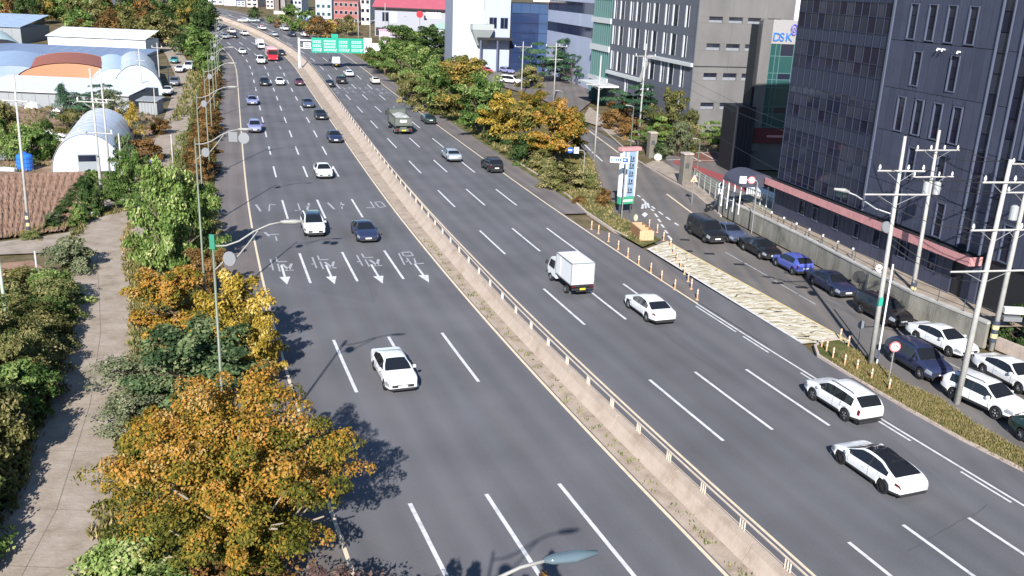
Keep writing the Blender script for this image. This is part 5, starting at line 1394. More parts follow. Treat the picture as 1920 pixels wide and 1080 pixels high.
q0 = Vector(G((1196,277))); cables('power_cable', 'long power cables running from the lamp carrying pole to the pole by the pylon sign', [(ptop(u1,12.6,d), q0+Vector((d,0,13.0))) for d in (-1.1,1.1)]+[(ptop(u1,9.0), q0+Vector((0,0,9.5)))], 1.2, .014)
q1 = Vector(G((1114,302))); q2 = Vector(G((1038,188))); cables('power_cable', 'power cables between the one crossarm pole and the two crossarm pole', [(q1+Vector((d,0,9.9)), q2+Vector((d,0,10.3))) for d in (-1.5,1.5)], .9, .014)
q3 = Vector(G((194,392))); q4 = Vector(G((55,441))); cables('power_cable', 'thin cable from the field edge pole to the nearer pole of the pair', [(q4+Vector((.3,0,11)), q3+Vector((0,0,9.6)))], .7, .014)
# highway lamps on the left: pole, curved arm, lamp head, bracket with a round plate seen from behind
def lamp(base, h, s, label):
    hd = rh(s); vx = Vector((math.cos(hd+math.radians(10)), -math.sin(hd+math.radians(10)), 0))
    r = emp('street_lamp', label, 'street lamp', tuple(base), 0, 'highway lamps along the outer edge')
    MB().tube([(0,0,-.1),(0,0,.4),(0,0,h)],[.10,.09,.045],10).obj('pole', M_GPOLE, r, smooth=True)
    MB().box(-.16,.16,-.16,.16,0,.22).obj('base_plate', M_STEEL, r)
    c = [vx*x+Vector((0,0,h+z)) for x, z in ((0,-.35),(.5,-.33),(1.0,-.15),(1.6,.25),(2.2,.52),(2.7,.62))]
    ao = MB().tube(c, [.032,.034,.036,.036,.034,.03], 8).obj('lamp_arm', M_LAMPW, r, smooth=True)
    e = c[-1]; hh = MB().tube([e-vx*.1, e+vx*.05, e+vx*.45, e+vx*.85+Vector((0,0,.02))],[.04,.08,.10,.04],10).obj('lamp_head', M_LAMPW, ao, smooth=True)
    hh.scale = (1,1,1)
    b = MB(); b.tube([Vector((0,0,h-1.35)), vx*.35+Vector((0,0,h-1.0))], .028, 6); b.tube([vx*.85+Vector((0,0,h-.85)), vx*1.35+Vector((0,0,h-.25)), vx*1.75+Vector((0,0,h+.28))], .028, 6); b.obj('bracket', M_LAMPW, r)
    MB().disc(vx*.62+Vector((0,-.06,h-.85)), Vector((-.28,-1,.12)), .29, 22, .04).obj('round_plate', M_PLATEW, r)
    return r, vx
lamps = []
_lab = ['nearest highway lamp at the bottom edge, only its glassy head in view', 'highway lamp with a small green tag rising out of the orange trees', 'highway lamp carrying a white square and a round plate on its arm tip', 'highway lamp by the hedge between the square plate lamp and the first small one', 'highway lamp in the rust coloured hedge, fourth from the green tag', 'highway lamp in the rust coloured hedge, fifth from the green tag', 'highway lamp at the green hedge end, sixth from the green tag', 'highway lamp near the silver car in the far bend', 'farthest but one highway lamp at the far bend', 'farthest highway lamp by the far bend']
for i in range(10):
    base = None
    if i < 5: base = [Vector((-1.8,13,0)), Vector((-11.8,35,0)), Vector((-20.1,57.5,0)), Vector((-27.6,80,0)), Vector((-34.2,102,0))][i]; s = rnear(base)[0]
    else: s = lamps[4][1]+(i-4)*23.5; base = rp(s, -17.6)
    l, vx = lamp(base, 11.8, s, _lab[i]); lamps.append((l, s))
    if i == 0:
        for ch in l.children:
            if ch.name.startswith('lamp_arm'):
                for g in ch.children: g.data.materials[0] = mat('lamp_glassy', (.10,.14,.165), .12, 0, .6); g.data.transform(Matrix.Translation(g.data.vertices[20].co) @ Matrix.Diagonal((1.0,1.35,1.0,1)) @ Matrix.Translation(-g.data.vertices[20].co))
    if i == 1: MB().box(-.10,.10,-.09,-.06,11.35,11.95).obj('tag_plate', mat('dull_green_tag', (.03,.20,.13), .6), l)
    if i == 2:
        MB().box(2.2,2.75,-.30,-.27,11.75,12.35).obj('square_plate', M_PLATEW, l); MB().disc((3.15,-.29,12.0),(0,-1,.1),.34,20,.03).obj('round_plate', M_PLATEW, l)
for k, (bx, topy, lb) in enumerate((((1048,302),172,'thin dark lamp pole in front of the orange green roadside trees'),((1178,330),200,'thin dark pole just left of the pylon sign'),((764,105),32,'pale slim pole rising from the green roadside shrubs'),((1306,330),262,'thin dark pole on the forecourt by the painted bays'))):
    p = G(bx); h = height_to(p, topy); r = emp('lamp_post', lb, 'lamp post', tuple(p), 0, 'slim lamp posts on the right')
    MB().tube([(0,0,-.1),(0,0,h)],[.09,.05],8).obj('pole', M_GPOLE if k != 2 else M_CONC, r); MB().box(-.13,.13,-.13,.13,0,.35).obj('base_plate', M_STEEL, r)
    MB().tube([(0,0,h-.05),(-.35,-.1,h+.12),(-1.0,-.2,h+.15)],[.04,.05,.09],8).obj('lamp_head', M_LAMPW, r)

# gantry with the green sign
gp = G((562,128)); s, off = rnear(gp); hd = rh(s); s_g = s
r = emp('sign_gantry', 'white cantilever gantry over the outbound lanes carrying the green direction sign', 'gantry', tuple(gp), -hd)
zt = height_to(gp, 71)
MB().tube([(0,0,-.2),(0,0,zt)],[.34,.24],12).obj('post', M_FIN, r); MB().box(-.5,.5,-.5,.5,0,.35).obj('base_plate', M_STEEL, r)
for z in (zt-.5, zt-2.3): MB().tube([(0,0,z),(16.2,0,z)], .14, 8).obj('beam', M_FIN, r)
MB().box(1.0,2.7,-.30,-.22,zt-2.4,zt-1.0).obj('small_plate', M_SIGNW, r)
for k in range(3): MB().box(1.2,2.5,-.33,-.30,zt-2.2+.4*k,zt-2.0+.4*k).obj('plate_text', M_INK, r)
zb_, ze_ = zt-3.3, zt+.15
x = 2.9
for wd, rows in ((2.6,3),(3.6,4),(3.0,3),(3.2,3)):
    so = MB().box(x, x+wd-.06, -.34,-.22, zb_, ze_).obj('sign_panel', M_SIGNG, r)
    rng = random.Random(int(wd*10)+rows)
    t = MB()
    for k in range(rows):
        zc_ = zb_+.45+(ze_-zb_-.7)*k/rows; xx = x+.35
        while xx < x+wd-.6:
            l = rng.uniform(.18,.34); hh = .52 if rows < 4 else .38
            t.box(xx, xx+l, -.375,-.345, zc_, zc_+.10); t.box(xx, xx+.09, -.372,-.342, zc_+.12, zc_+hh); t.box(xx+.11, xx+l, -.375,-.345, zc_+hh-.10, zc_+hh); xx += l+.14
    t.obj('sign_lettering', M_SIGNW, so)
    a = MB(); q = [(x+wd-.7,-.36,zb_+.25),(x+wd-.55,-.36,zb_+.25),(x+wd-.2,-.36,zb_+.85),(x+wd-.3,-.36,zb_+.95)]; a.quad(*q); a.obj('sign_arrow', M_SIGNW, so)
    x += wd
MB().box(7.6,9.2,-.34,-.22,ze_+.05,ze_+.95).obj('route_plate', M_SIGNG, r)
MB().box(x+.1,x+2.0,-.34,-.22,zb_-.1,ze_+.2).obj('white_panel', M_SIGNW, r); MB().box(x+2.1,x+4.2,-.34,-.22,zb_-.3,ze_-1.0).obj('white_panel', M_SIGNW, r)
t = MB()
for k in range(5): t.box(x+.3+.33*k, x+.5+.33*k, -.37,-.34, zb_+.5+(k % 2)*.6, zb_+1.2+(k % 2)*.9)
t.obj('panel_print', M_INK, r)
# blue billboard on the far bend
p = at((570,44), 345); r = emp('billboard', 'light blue white billboard with blue print beside the rust tree', 'billboard', (p.x, 345, zg(345)))
h = p.z-zg(345); MB().tube([(0,.3,0),(0,.3,h)], .25, 8).obj('post', M_STEEL, r); MB().box(-2.4,2.4,-.1,.25,h-.3,h+2.7).obj('board', mat('pale_blue_board', (.42,.62,.78), .5), r)
t = MB()
for k, (a, z0, z1) in enumerate(((-2,.4,1.8),(-1.2,.9,1.3),(-.6,.2,2.0),(.2,.6,2.2),(.9,.3,1.6),(1.6,.4,1.1))): t.box(a, a+.5, -.14,-.1, h+z0, h+z1)
t.obj('board_print', M_BLUE, r)
p = at((787,27), 300); r = emp('round_sign', 'round red shop sign on a post by the factory front', 'sign', (p.x,300,zg(300))); h = p.z-zg(300)
MB().tube([(0,.2,0),(0,.2,h)], .12, 8).obj('post', M_STEEL, r); MB().disc((0,0,h),(0,-1,0),1.05,20,.2).obj('disc', PRD, r)

# pylon sign at the junction
p = G((1160,401)); q = G((1182,399)); f = math.atan2(q.y-p.y, q.x-p.x)
r = emp('pylon_sign', 'tall pale blue pylon sign with dark glyphs over a green base at the junction', 'sign', tuple(p), f); W = 1.62
hs = height_to(p, 278)
MB().box(-.05,W+.05,-.12,.40,1.0,1.75).obj('green_base', mat('green_base', (.05,.30,.16), .5), r)
MB().box(.25,W-.15,-.14,-.121,1.25,1.45).obj('base_stripe', M_SIGNW, r)
for a in (.1, W-.2): MB().box(a,a+.12,.05,.2,0,1.0).obj('leg', M_DSTEEL, r)
MB().box(0,W,-.10,.38,1.76,hs-.3).obj('board', mat('pylon_blue', (.24,.34,.48), .4), r)
for a in (-.06, W-.06): MB().box(a,a+.13,-.15,.42,1.76,hs-.3).obj('edge_strip', M_SIGNW, r)
MB().box(.42,.62,-.13,-.101,1.8,hs-.4).obj('centre_strip', M_SIGNW, r)
MB().box(-.3,W+.45,-.2,.5,hs-.28,hs+.05).obj('cap', M_CANO, r)
t = MB()
for z in (2.1,3.0,3.8,4.6,5.3):
    if z > hs-1: continue
    t.box(.78,1.35,-.125,-.101,z,z+.12); t.box(.85,.98,-.125,-.101,z+.16,z+.6); t.box(1.1,1.3,-.125,-.101,z+.2,z+.48); t.box(.12,.32,-.125,-.101,z+.1,z+.5)
t.obj('board_glyphs', M_INK, r)
# direction finger sign
p = G((1165,412)); h = height_to(p, 300); r = emp('direction_sign', 'white and blue finger sign on a slim post before the pylon sign', 'sign', tuple(p))
MB().tube([(0,0,0),(0,0,h+.4)], .055, 8).obj('post', M_STEEL, r)
MB().box(-1.55,.35,-.10,-.06,h-.28,h+.28).obj('board', M_SIGNW, r); MB().box(-.35,.20,-.13,-.101,h-.2,h+.2).obj('blue_field', M_BLUE, r)
t = MB()
for k in range(5): t.box(-1.45+.21*k,-1.32+.21*k,-.125,-.101,h-.12,h+.14)
t.obj('board_lettering', M_BLUE, r); a = MB(); a.quad((-.25,-.135,h-.03),(.0,-.135,h-.03),(.0,-.135,h+.05),(-.25,-.135,h+.05)); a.obj('arrow', M_SIGNW, r)
# hooked post signs
def hook_sign(p, h, reach, items, label, m=M_LAMPW, side=-1):
    r = emp('traffic_sign', label, 'road sign', tuple(p))
    MB().tube([(0,0,-.1),(0,0,h-.3),(side*.12,0,h-.08),(side*.35,0,h),(side*reach,0,h)], .05, 8).obj('post', m, r)
    return r
p = G((1092,357)); h = height_to(p, 282); r = hook_sign(p, h, 1.9, None, 'hooked post with a blue round sign and a white square plate by the roadside shrub')
MB().disc((-1.65,-.08,h-.02),(0,-1,0),.33,20,.03).obj('round_plate', M_BLUE, r); MB().box(-1.22,-.68,-.10,-.06,h-.36,h+.34).obj('square_plate', M_SIGNW, r); MB().box(-1.86,-1.44,-.12,-.10,h-.1,h+.06).obj('plate_print', M_SIGNW, r); MB().box(-1.1,-.8,-.125,-.105,h-.05,h+.03).obj('plate_print', M_INK, r)
p = G((1409,437)); h = height_to(p, 338); r = hook_sign(p, h, 1.75, None, 'hooked steel post with a white square and a red ringed plate before the arched canopy', M_STEEL)
MB().box(-1.75,-1.1,-.10,-.06,h-.35,h+.33).obj('square_plate', M_SIGNW, r); MB().tube([(-1.42+.2*math.cos(a),-.12,h+.2*math.sin(a)) for a in np.linspace(0,6.28,16)],.025,5).obj('plate_print', M_INK, r)
do = MB().disc((-.62,-.08,h),(0,-1,0),.36,22,.03).obj('round_plate', mat('red_ring',(.62,.15,.16),.5), r); MB().disc((-.62,-.11,h),(0,-1,0),.27,22,.03).obj('plate_face', M_SIGNW, do); MB().tube([(-.75,-.14,h-.05),(-.66,-.14,h+.08),(-.55,-.14,h-.02),(-.48,-.14,h+.06)],.03,5).obj('plate_print', M_INK, do)
def post_sign(px, topy, label, build, post=M_STEEL):
    p = G(px); h = height_to(p, topy); r = emp('traffic_sign', label, 'road sign', tuple(p)); MB().tube([(0,0,-.1),(0,0,h)], .04, 8).obj('post', post, r); build(r, h); return r
def _p1(r, h):
    MB().disc((0,-.06,h-.28),(0,-1,0),.30,20,.03).obj('round_plate', M_SIGNW, r); b = MB(); b.box(-.2,.2,-.10,-.08,h-.34,h-.18); b.box(-.12,.12,-.10,-.08,h-.17,h-.09); b.obj('plate_print', M_INK, r)
    MB().box(-.28,.28,-.09,-.05,h-1.2,h-.62).obj('square_plate', M_SIGNW, r); MB().box(-.14,.14,-.11,-.092,h-.94,h-.86).obj('plate_print', M_INK, r)
post_sign((1347,400), 342, 'round vehicle sign above a white square plate on the pavement post', _p1)
def _p2(r, h):
    b = MB(); t = [(-.42,-.05,h-.75),(.42,-.05,h-.75),(.07,-.05,h),(-.07,-.05,h)]; b.quad(*t); b.quad(*[(x,-.01,z) for x,_,z in t][::-1]); 
    for a, c in zip(t, t[1:]+t[:1]): b.quad(a, c, (c[0],-.01,c[2]), (a[0],-.01,a[2]))
    b.obj('triangle_plate', mat('warning_border',(.62,.28,.25),.5), r); b = MB(); b.quad((-.30,-.07,h-.68),(.30,-.07,h-.68),(.03,-.07,h-.1),(-.03,-.07,h-.1)); b.obj('plate_face', mat('warning_yellow',(.68,.62,.30),.5), r); MB().box(-.13,.13,-.10,-.08,h-.60,h-.48).obj('plate_print', M_INK, r)
post_sign((1297,382), 328, 'triangular yellow warning sign with a pale red border on the pavement by the wall', _p2)
def _p3(r, h):
    do = MB().disc((0,-.06,h-.32),(0,-1,0),.33,22,.03).obj('round_plate', mat('red_ring',(.62,.15,.16),.5), r); MB().disc((0,-.09,h-.32),(0,-1,0),.25,22,.03).obj('plate_face', M_SIGNW, do)
    MB().tube([(-.1,-.12,h-.46),(-.1,-.12,h-.24),(0,-.12,h-.17),(.1,-.12,h-.24),(.1,-.12,h-.42)],.03,6).obj('plate_print', M_INK, do)
post_sign((1666,714), 640, 'round red ringed sign with a turn arrow in front of the navy crossover', _p3)
def _p4(r, h): MB().disc((0,-.06,h-.3),(0.3,-1,0),.28,20,.03).obj('round_plate', M_PLATEW, r)
post_sign((1608,648), 600, 'round white disc sign on a thin post by the pole shadow', _p4)
def _p5(r, h):
    do = MB().disc((0,-.06,h-.25),(0,-1,0),.27,20,.03).obj('round_plate', M_SIGNW, r); MB().box(-.17,.17,-.11,-.085,h-.28,h-.22).obj('plate_print', PRD, do); MB().box(-.22,.22,-.09,-.05,h-.66,h-.52).obj('small_plate', M_SIGNW, r)
post_sign((1640,545), 496, 'small white round no entry sign at the wall behind the lamp carrying pole', _p5)

# delineator posts
def posts(pxs, label, group, h=.85, m=M_POST):
    proto = None
    for k, px in enumerate(pxs):
        p = G(px)
        if proto is None:
            proto = emp('bollard', label, 'bollard', tuple(p), 0, group)
            MB().tube([(0,0,0),(0,0,.05),(0,0,.06),(0,0,h)],[.13,.12,.055,.05],10).obj('post', m, proto)
            for z in (h*.55, h*.8): MB().tube([(0,0,z),(0,0,z+.10)],.056,10,False).obj('band', M_POSTW, proto)
        else:
            c = copy_tree(proto); c.location = p
posts([(1109,430),(1122,438),(1141,453),(1159,468),(1177,482),(1197,497),(1220,511),(1240,526),(1265,543)], 'slim orange bollard in the row beside the right edge line', 'orange bollards along the edge line')
posts([(1217,427),(1232,436),(1244,451),(1257,463),(1263,476),(1269,490),(1276,502),(1283,514),(1290,528),(1296,542),(1307,562)], 'orange bollard in the curved row over the top of the hatched island', 'orange bollards over the hatched island')
posts([(1540,652),(1549,660),(1561,673),(1583,686),(1606,696),(1633,713),(1666,733),(1575,637),(1590,651)], 'orange bollard round the rounded end of the grass verge', 'orange bollards round the verge end', .8)
# timber coloured crash cushion
p = G((1188,436)); q = G((1211,455)); f = math.atan2(q.y-p.y, q.x-p.x)
r = emp('crash_cushion', 'tan orange ribbed crash cushion at the tip of the bollard row', 'crash cushion', tuple(p), f)
MB().box(0,2.9,-.25,.65,.06,.10).obj('base_plate', M_POST, r)
for sd in (-.38,.72):
    for z in (.12,.36,.60,.84): MB().box(0,2.9,sd,sd+.10,z,z+.17).obj('slat', mat('cushion_tan',(.34,.19,.10),.7,noise=.3,scale=4), r)
for x in (0,.95,1.9,2.8): MB().box(x,x+.1,-.25,.70,.06,1.0).obj('rib', M_POST, r)
MB().box(2.92,3.05,-.45,.90,.05,.92).obj('front_plate', mat('cushion_cream',(.50,.36,.22),.7,noise=.2), r)
for k in range(4): MB().box(3.055,3.07,-.35+.32*k,-.22+.32*k,.12,.82).obj('chevron', M_POST, r)
MB().disc((-.3,.2,1.35),(0.2,-1,.1),.33,8,.05).obj('lamp_plate', mat('cream_plate',(.72,.66,.48),.5), r); MB().tube([(-.3,.25,0),(-.3,.25,1.35)],.04,6).obj('post', M_STEEL, r)

# diamond and arrow road paint by the junction
flat('road_diamond', [pix((1203,402),(1209,397),(1215,401),(1209,407))], M_WHITE, -.030, sroad)
flat('road_lettering', [gline((1206,382),(1204,391),.25), gline((1210,379),(1211,390),.2), gline((1214,380),(1217,389),.25), gline((1205,386),(1216,385),.2)], M_WHITE, -.030, sroad)
# drain covers
for k, px in enumerate(((1284,449),(1289,470),(1330,475),(1386,495),(1458,530),(1503,538))): 
    g = G(px); flat('drain_cover', [[(g.x-.45,g.y-.25),(g.x+.45,g.y-.25),(g.x+.45,g.y+.25),(g.x-.45,g.y+.25)]], M_DARK, -.028, sroad)

# retaining wall with railing
W0 = [Vector((21.0,95.2)), Vector((25.35,79.3)), Vector((28.85,64.1)), Vector((31.5,58.0))]
wr = emp('retaining_wall', 'stained grey retaining wall topped with a thin railing behind the parked cars', 'wall', (0,0,0))
seg = 0
for a, c in zip(W0, W0[1:]):
    n = max(1, round((c-a).length/2.4)); d = (c-a).normalized(); nr = Vector((-d.y, d.x)) 
    if nr.x < 0: nr = -nr
    for k in range(n):
        p0, p1 = a.lerp(c, k/n)+d*.012, a.lerp(c, (k+1)/n)-d*.012; j = random.uniform(-.012,.012); o = nr*.3
        ht = 1.62
        MB().prism([tuple(p0+nr*j), tuple(p1+nr*j), tuple(p1+o), tuple(p0+o)], -.1, ht).obj('wall_panel', M_WALL, wr)
        MB().prism([tuple(p0-nr*.05), tuple(p1-nr*.05), tuple(p1+nr*.42), tuple(p0+nr*.42)], ht+.002, ht+.14).obj('coping', M_CONC, wr)
        MB().tube([(p0.x+nr.x*.2,p0.y+nr.y*.2,ht+.1),(p0.x+nr.x*.2,p0.y+nr.y*.2,ht+1.0)],.03,6).obj('railing_post', M_DSTEEL, wr)
    for z in (.5,.95): MB().tube([(a.x+nr.x*.2,a.y+nr.y*.2,ht+z),(c.x+nr.x*.2,c.y+nr.y*.2,ht+z)],.025,5).obj('rail', M_DSTEEL, wr)
poly_sheet('terrace', [(21.2,95.2),(25.55,79.3),(29.05,64.1),(31.7,58.0),(36.5,58.8),(30.5,80),(26.5,99)], M_PATH, 1.44)
proto = None
for s in (13.9,11.7,9.6,7.5,5.4,3.2,1.1):
    q = KM @ Vector((s, 1.9, 1.45))
    if proto is None:
        proto = emp('bollard_light', 'small dark bollard light with a pale head on the terrace under the pink canopy', 'bollard light', tuple(q), 0, 'bollard lights on the terrace'); MB().tube([(0,0,0),(0,0,.75)],.05,8).obj('post', M_DSTEEL, proto); MB().tube([(0,0,.75),(0,0,.95)],.085,8).obj('head', M_SIGNW, proto)
    else: c = copy_tree(proto); c.location = q
low = emp('garden_wall', 'low pale block wall at the picture edge beside the green tinged pole', 'wall', (0,0,0))
g0 = G((1868,652)); g1 = G((1960,690))
for k in range(6): 
    a = Vector((g0.x,g0.y)).lerp(Vector((g1.x,g1.y)), k/6); c = Vector((g0.x,g0.y)).lerp(Vector((g1.x,g1.y)), (k+1)/6-.004); MB().prism(line2(tuple(a), tuple(c), .25), -.1, .75+random.uniform(0,.01)).obj('block', M_KERB, low)
# green roadside railing along the pavement and street furniture near the bays
gr = emp('pavement_railing', 'low grey green railing along the pavement between the gate pier and the wall', 'railing', (0,0,0))
pts = [G(p) for p in ((1300,345),(1330,366),(1362,388),(1400,404),(1440,428))]
for a, c in zip(pts, pts[1:]):
    for z in (.35,.65,.95): MB().tube([(a.x,a.y,z+.9*(a.x > 20)),(c.x,c.y,z+.9*(c.x > 20))],.03,5).obj('rail', M_CONCG, gr)
    for k in range(3): 
        q = a.lerp(c, k/3); MB().tube([(q.x,q.y,0),(q.x,q.y,1.0+.9*(q.x > 20))],.035,6).obj('railing_post', M_CONCG, gr)
bx = emp('planter_box', 'long white ribbed planter box with white bags at one end beside the arched canopy', 'planter', (0,0,0))
a = G((1372,378)); c = G((1424,402)); fM = frame((a.x+1.2,a.y-1.0,1.0), math.degrees(math.atan2(c.x-a.x, c.y-a.y))); L = (c-a).length
MB(fM).box(0,L*.92,.1,1.0,.0,.9).obj('box', mat('planter_grey',(.40,.41,.38),.7), bx)
for k in range(12): MB(fM).box(L*.92*k/12+.05, L*.92*k/12+.17, -.02,.098,.0,.92).obj('rib', M_SIGNW, bx)
MB(fM).box(-.05,L*.95,-.06,1.1,.93,1.05).obj('lid', M_SIGNW, bx)
for k in range(3):
    b = MB(fM); cc = Vector((L*.96+.5*k, .3-.2*k, .35+.35*(k == 1))); b.tube([cc-Vector((0,0,.35)), cc-Vector((0,0,.3)), cc, cc+Vector((0,0,.3)), cc+Vector((0,0,.36))],[.2,.38,.45,.35,.1],9); b.obj('white_bag', M_SIGNW, bx, smooth=True)
# gate piers
for (px, w_, h_, lb) in (((1220,296),1.0,3.4,'grey brown stone gate pier beside the white flowers on the side road'),((1283,345),1.1,3.6,'dark stone gate pier on the pavement by the painted bays')):
    p = G(px); r = emp('gate_pier', lb, 'gate pier', tuple(p), math.radians(16)); MB().box(-w_/2,w_/2,-w_/2,w_/2,-.1,h_).obj('pier', mat('pier_stone',(.16,.145,.125),.8,noise=.2), r); MB().box(-w_/2-.07,w_/2+.07,-w_/2-.07,w_/2+.07,h_,h_+.15).obj('cap', M_KERB, r)
    MB().box(-w_/2+.2,-w_/2+.7,-w_/2-.03,-w_/2,h_*.55,h_*.72).obj('name_plate', M_DSTEEL, r)
# traffic mirrors and dark clutter on the pavement
for (px, topy, lb) in (((1384,412),376,'dark backed convex traffic mirror over the blue grey sedan'),((1605,560),518,'black convex traffic mirror leaning out behind the navy sedan')):
    p = G(px); h = height_to(p, topy); r = emp('traffic_mirror', lb, 'traffic mirror', tuple(p)); MB().tube([(0,0,0),(.1,0,h*.7),(-.1,-.1,h)],.04,6).obj('post', M_TRIMB, r); MB().disc((-.1,-.2,h),(-.5,-1,.1),.48,20,.08).obj('mirror_back', M_TRIMB, r)
p = G((1333,396)); r = emp('scooter', 'small black scooter standing on the pavement behind the people carrier', 'scooter', tuple(p), .6)
for x in (-.6,.6): MB().disc((x,0,.25),(0,1,0),.25,16,.1).obj('wheel', M_BLACK, r)
b = MB(); b.tube([(-.7,0,.55),(-.2,0,.45),(.3,0,.35),(.55,0,.75),(.45,0,1.05)],[.16,.17,.1,.08,.04],8); b.obj('body', M_TRIMB, r, smooth=True); MB().box(-.75,-.05,-.14,.14,.68,.80).obj('seat', M_BLACK, r); MB().tube([(.45,-.33,1.05),(.42,0,1.1),(.45,.33,1.05)],.025,6).obj('handlebar', M_STEEL, r); MB().disc((.68,0,.85),(1,0,0),.09,12,.05).obj('headlight', M_HEADL, r)
# garden bits on the farm side
p = G((48,318)); r = emp('water_tank', 'blue plastic water tank beside the ploughed field', 'water tank', tuple(p)); MB().tube([(0,0,0),(0,0,1.55),(0,0,1.7),(0,0,1.85)],[.85,.85,.7,.25],18).obj('tank', mat('tank_blue',(.03,.16,.55),.4), r); MB().tube([(0,0,1.85),(0,0,1.95)],.3,12).obj('lid', mat('tank_blue',(.03,.16,.55),.4), r)
for k in range(3): MB().tube([(0,0,.35+.45*k),(0,0,.42+.45*k)],.87,18,False).obj('hoop', M_BLUE, r)
M_TARP = mat('pale_sheet',(.62,.64,.66),.6,noise=.15,scale=2)
for k, (px, ln, wd, h_, az, m, lb) in enumerate((((100,254),3.4,1.2,.8,8,M_TARP,'white plastic sheet over a low heap behind the green bushes'),((100,262),3.0,.8,.4,5,M_TARP,'pale board lying in front of the white plastic sheet'),((70,270),4.2,.9,.35,-12,M_STEEL,'long grey plank in the yard behind the green bush row'),((22,282),2.8,1.4,.7,15,M_TARP,'white sheet bundle at the left edge of the yard'),((15,298),2.6,1.6,.9,0,M_DSTEEL,'dark handcart load at the left edge of the yard'),((6,318),3.5,1.5,.3,4,M_TARP,'pale boards at the left edge near the field'),((88,280),1.8,1.5,.9,20,mat('tan_sack',(.55,.38,.28),.8,noise=.2),'tan sack heap between the tank and the greenhouse'),((62,202),2.2,1.6,1.0,0,M_TARP,'white dome shaped cover before the long grey shed'),((108,215),1.6,1.4,1.1,0,M_STEEL,'grey wrapped bale at the edge of the bare yard'),((174,403),1.1,.7,.35,10,M_SIGNW,'small white box at the foot of the green crop'),((149,385),.6,.6,.9,0,mat('tan_sack',(.55,.38,.28),.8,noise=.2),'tan sack standing at the crop row by the ploughed field'))):
    g = G(px); b = MB(); nx, ny = 8, 5; idx = []
    for i in range(nx+1):
        row = []
        for j in range(ny+1):
            u, v = i/nx, j/ny; z = h_*(math.sin(math.pi*u)*math.sin(math.pi*v))**.35*random.uniform(.85,1.1) if 0 < i < nx and 0 < j < ny else 0
            row.append(b.V(((u-.5)*ln, (v-.5)*wd, z)))
        idx.append(row)
    for i in range(nx):
        for j in range(ny): b.F((idx[i][j], idx[i+1][j], idx[i+1][j+1], idx[i][j+1]))
    o = b.obj('covered_heap', m, None, False, (g.x, g.y, g.z-.02), math.radians(az)); tag(o, lb, 'heap', 'heaps and boards in the farm yard')
p = G((292,352)); o = MB().box(-.5,.5,-.35,.35,2.4,2.9).tube([(0,0,0),(0,0,2.4)],.03,5).obj('violet_bucket', mat('violet_plastic',(.06,.06,.45),.4), None, False, tuple(p)); tag(o, 'small violet plastic tub sitting in the big green lane side tree', 'tub')
p = G((1233,302)); o = MB().tube([(0,0,0),(0,0,.3),(0,0,.8),(0,0,1.0)],[.3,.55,.5,.15],10).obj('white_flower_bush', mat('white_flowers',(.66,.64,.60),.8,noise=.3,scale=8,bump=.5), None, False, tuple(p)); tag(o, 'white flowering bush at the foot of the grey brown gate pier', 'bush')
# ================================================================== TREES, SHRUBS, GRASS
def leaves_to_mesh(name, C, T, B, tone, m):
    """C centres, T half-length vectors, B half-width vectors: one rhombus leaf each"""
    n = len(C); V = np.empty((n, 4, 3), np.float32)
    V[:,0] = C-T; V[:,1] = C+B*1.0-T*.1; V[:,2] = C+T; V[:,3] = C-B*1.0-T*.1
    me = bpy.data.meshes.new(name)
    me.vertices.add(n*4); me.loops.add(n*4); me.polygons.add(n)
    me.vertices.foreach_set('co', V.ravel())
    me.loops.foreach_set('vertex_index', np.arange(n*4, dtype=np.int32))
    me.polygons.foreach_set('loop_start', np.arange(0, n*4, 4, dtype=np.int32))
    me.polygons.foreach_set('loop_total', np.full(n, 4, dtype=np.int32))
    a = me.attributes.new('tone', 'FLOAT', 'FACE'); a.data.foreach_set('value', tone.astype(np.float32))
    me.materials.append(m); me.update(); me.validate()
    return me
def unit(v): return v/np.maximum(np.linalg.norm(v, axis=-1, keepdims=True), 1e-6)
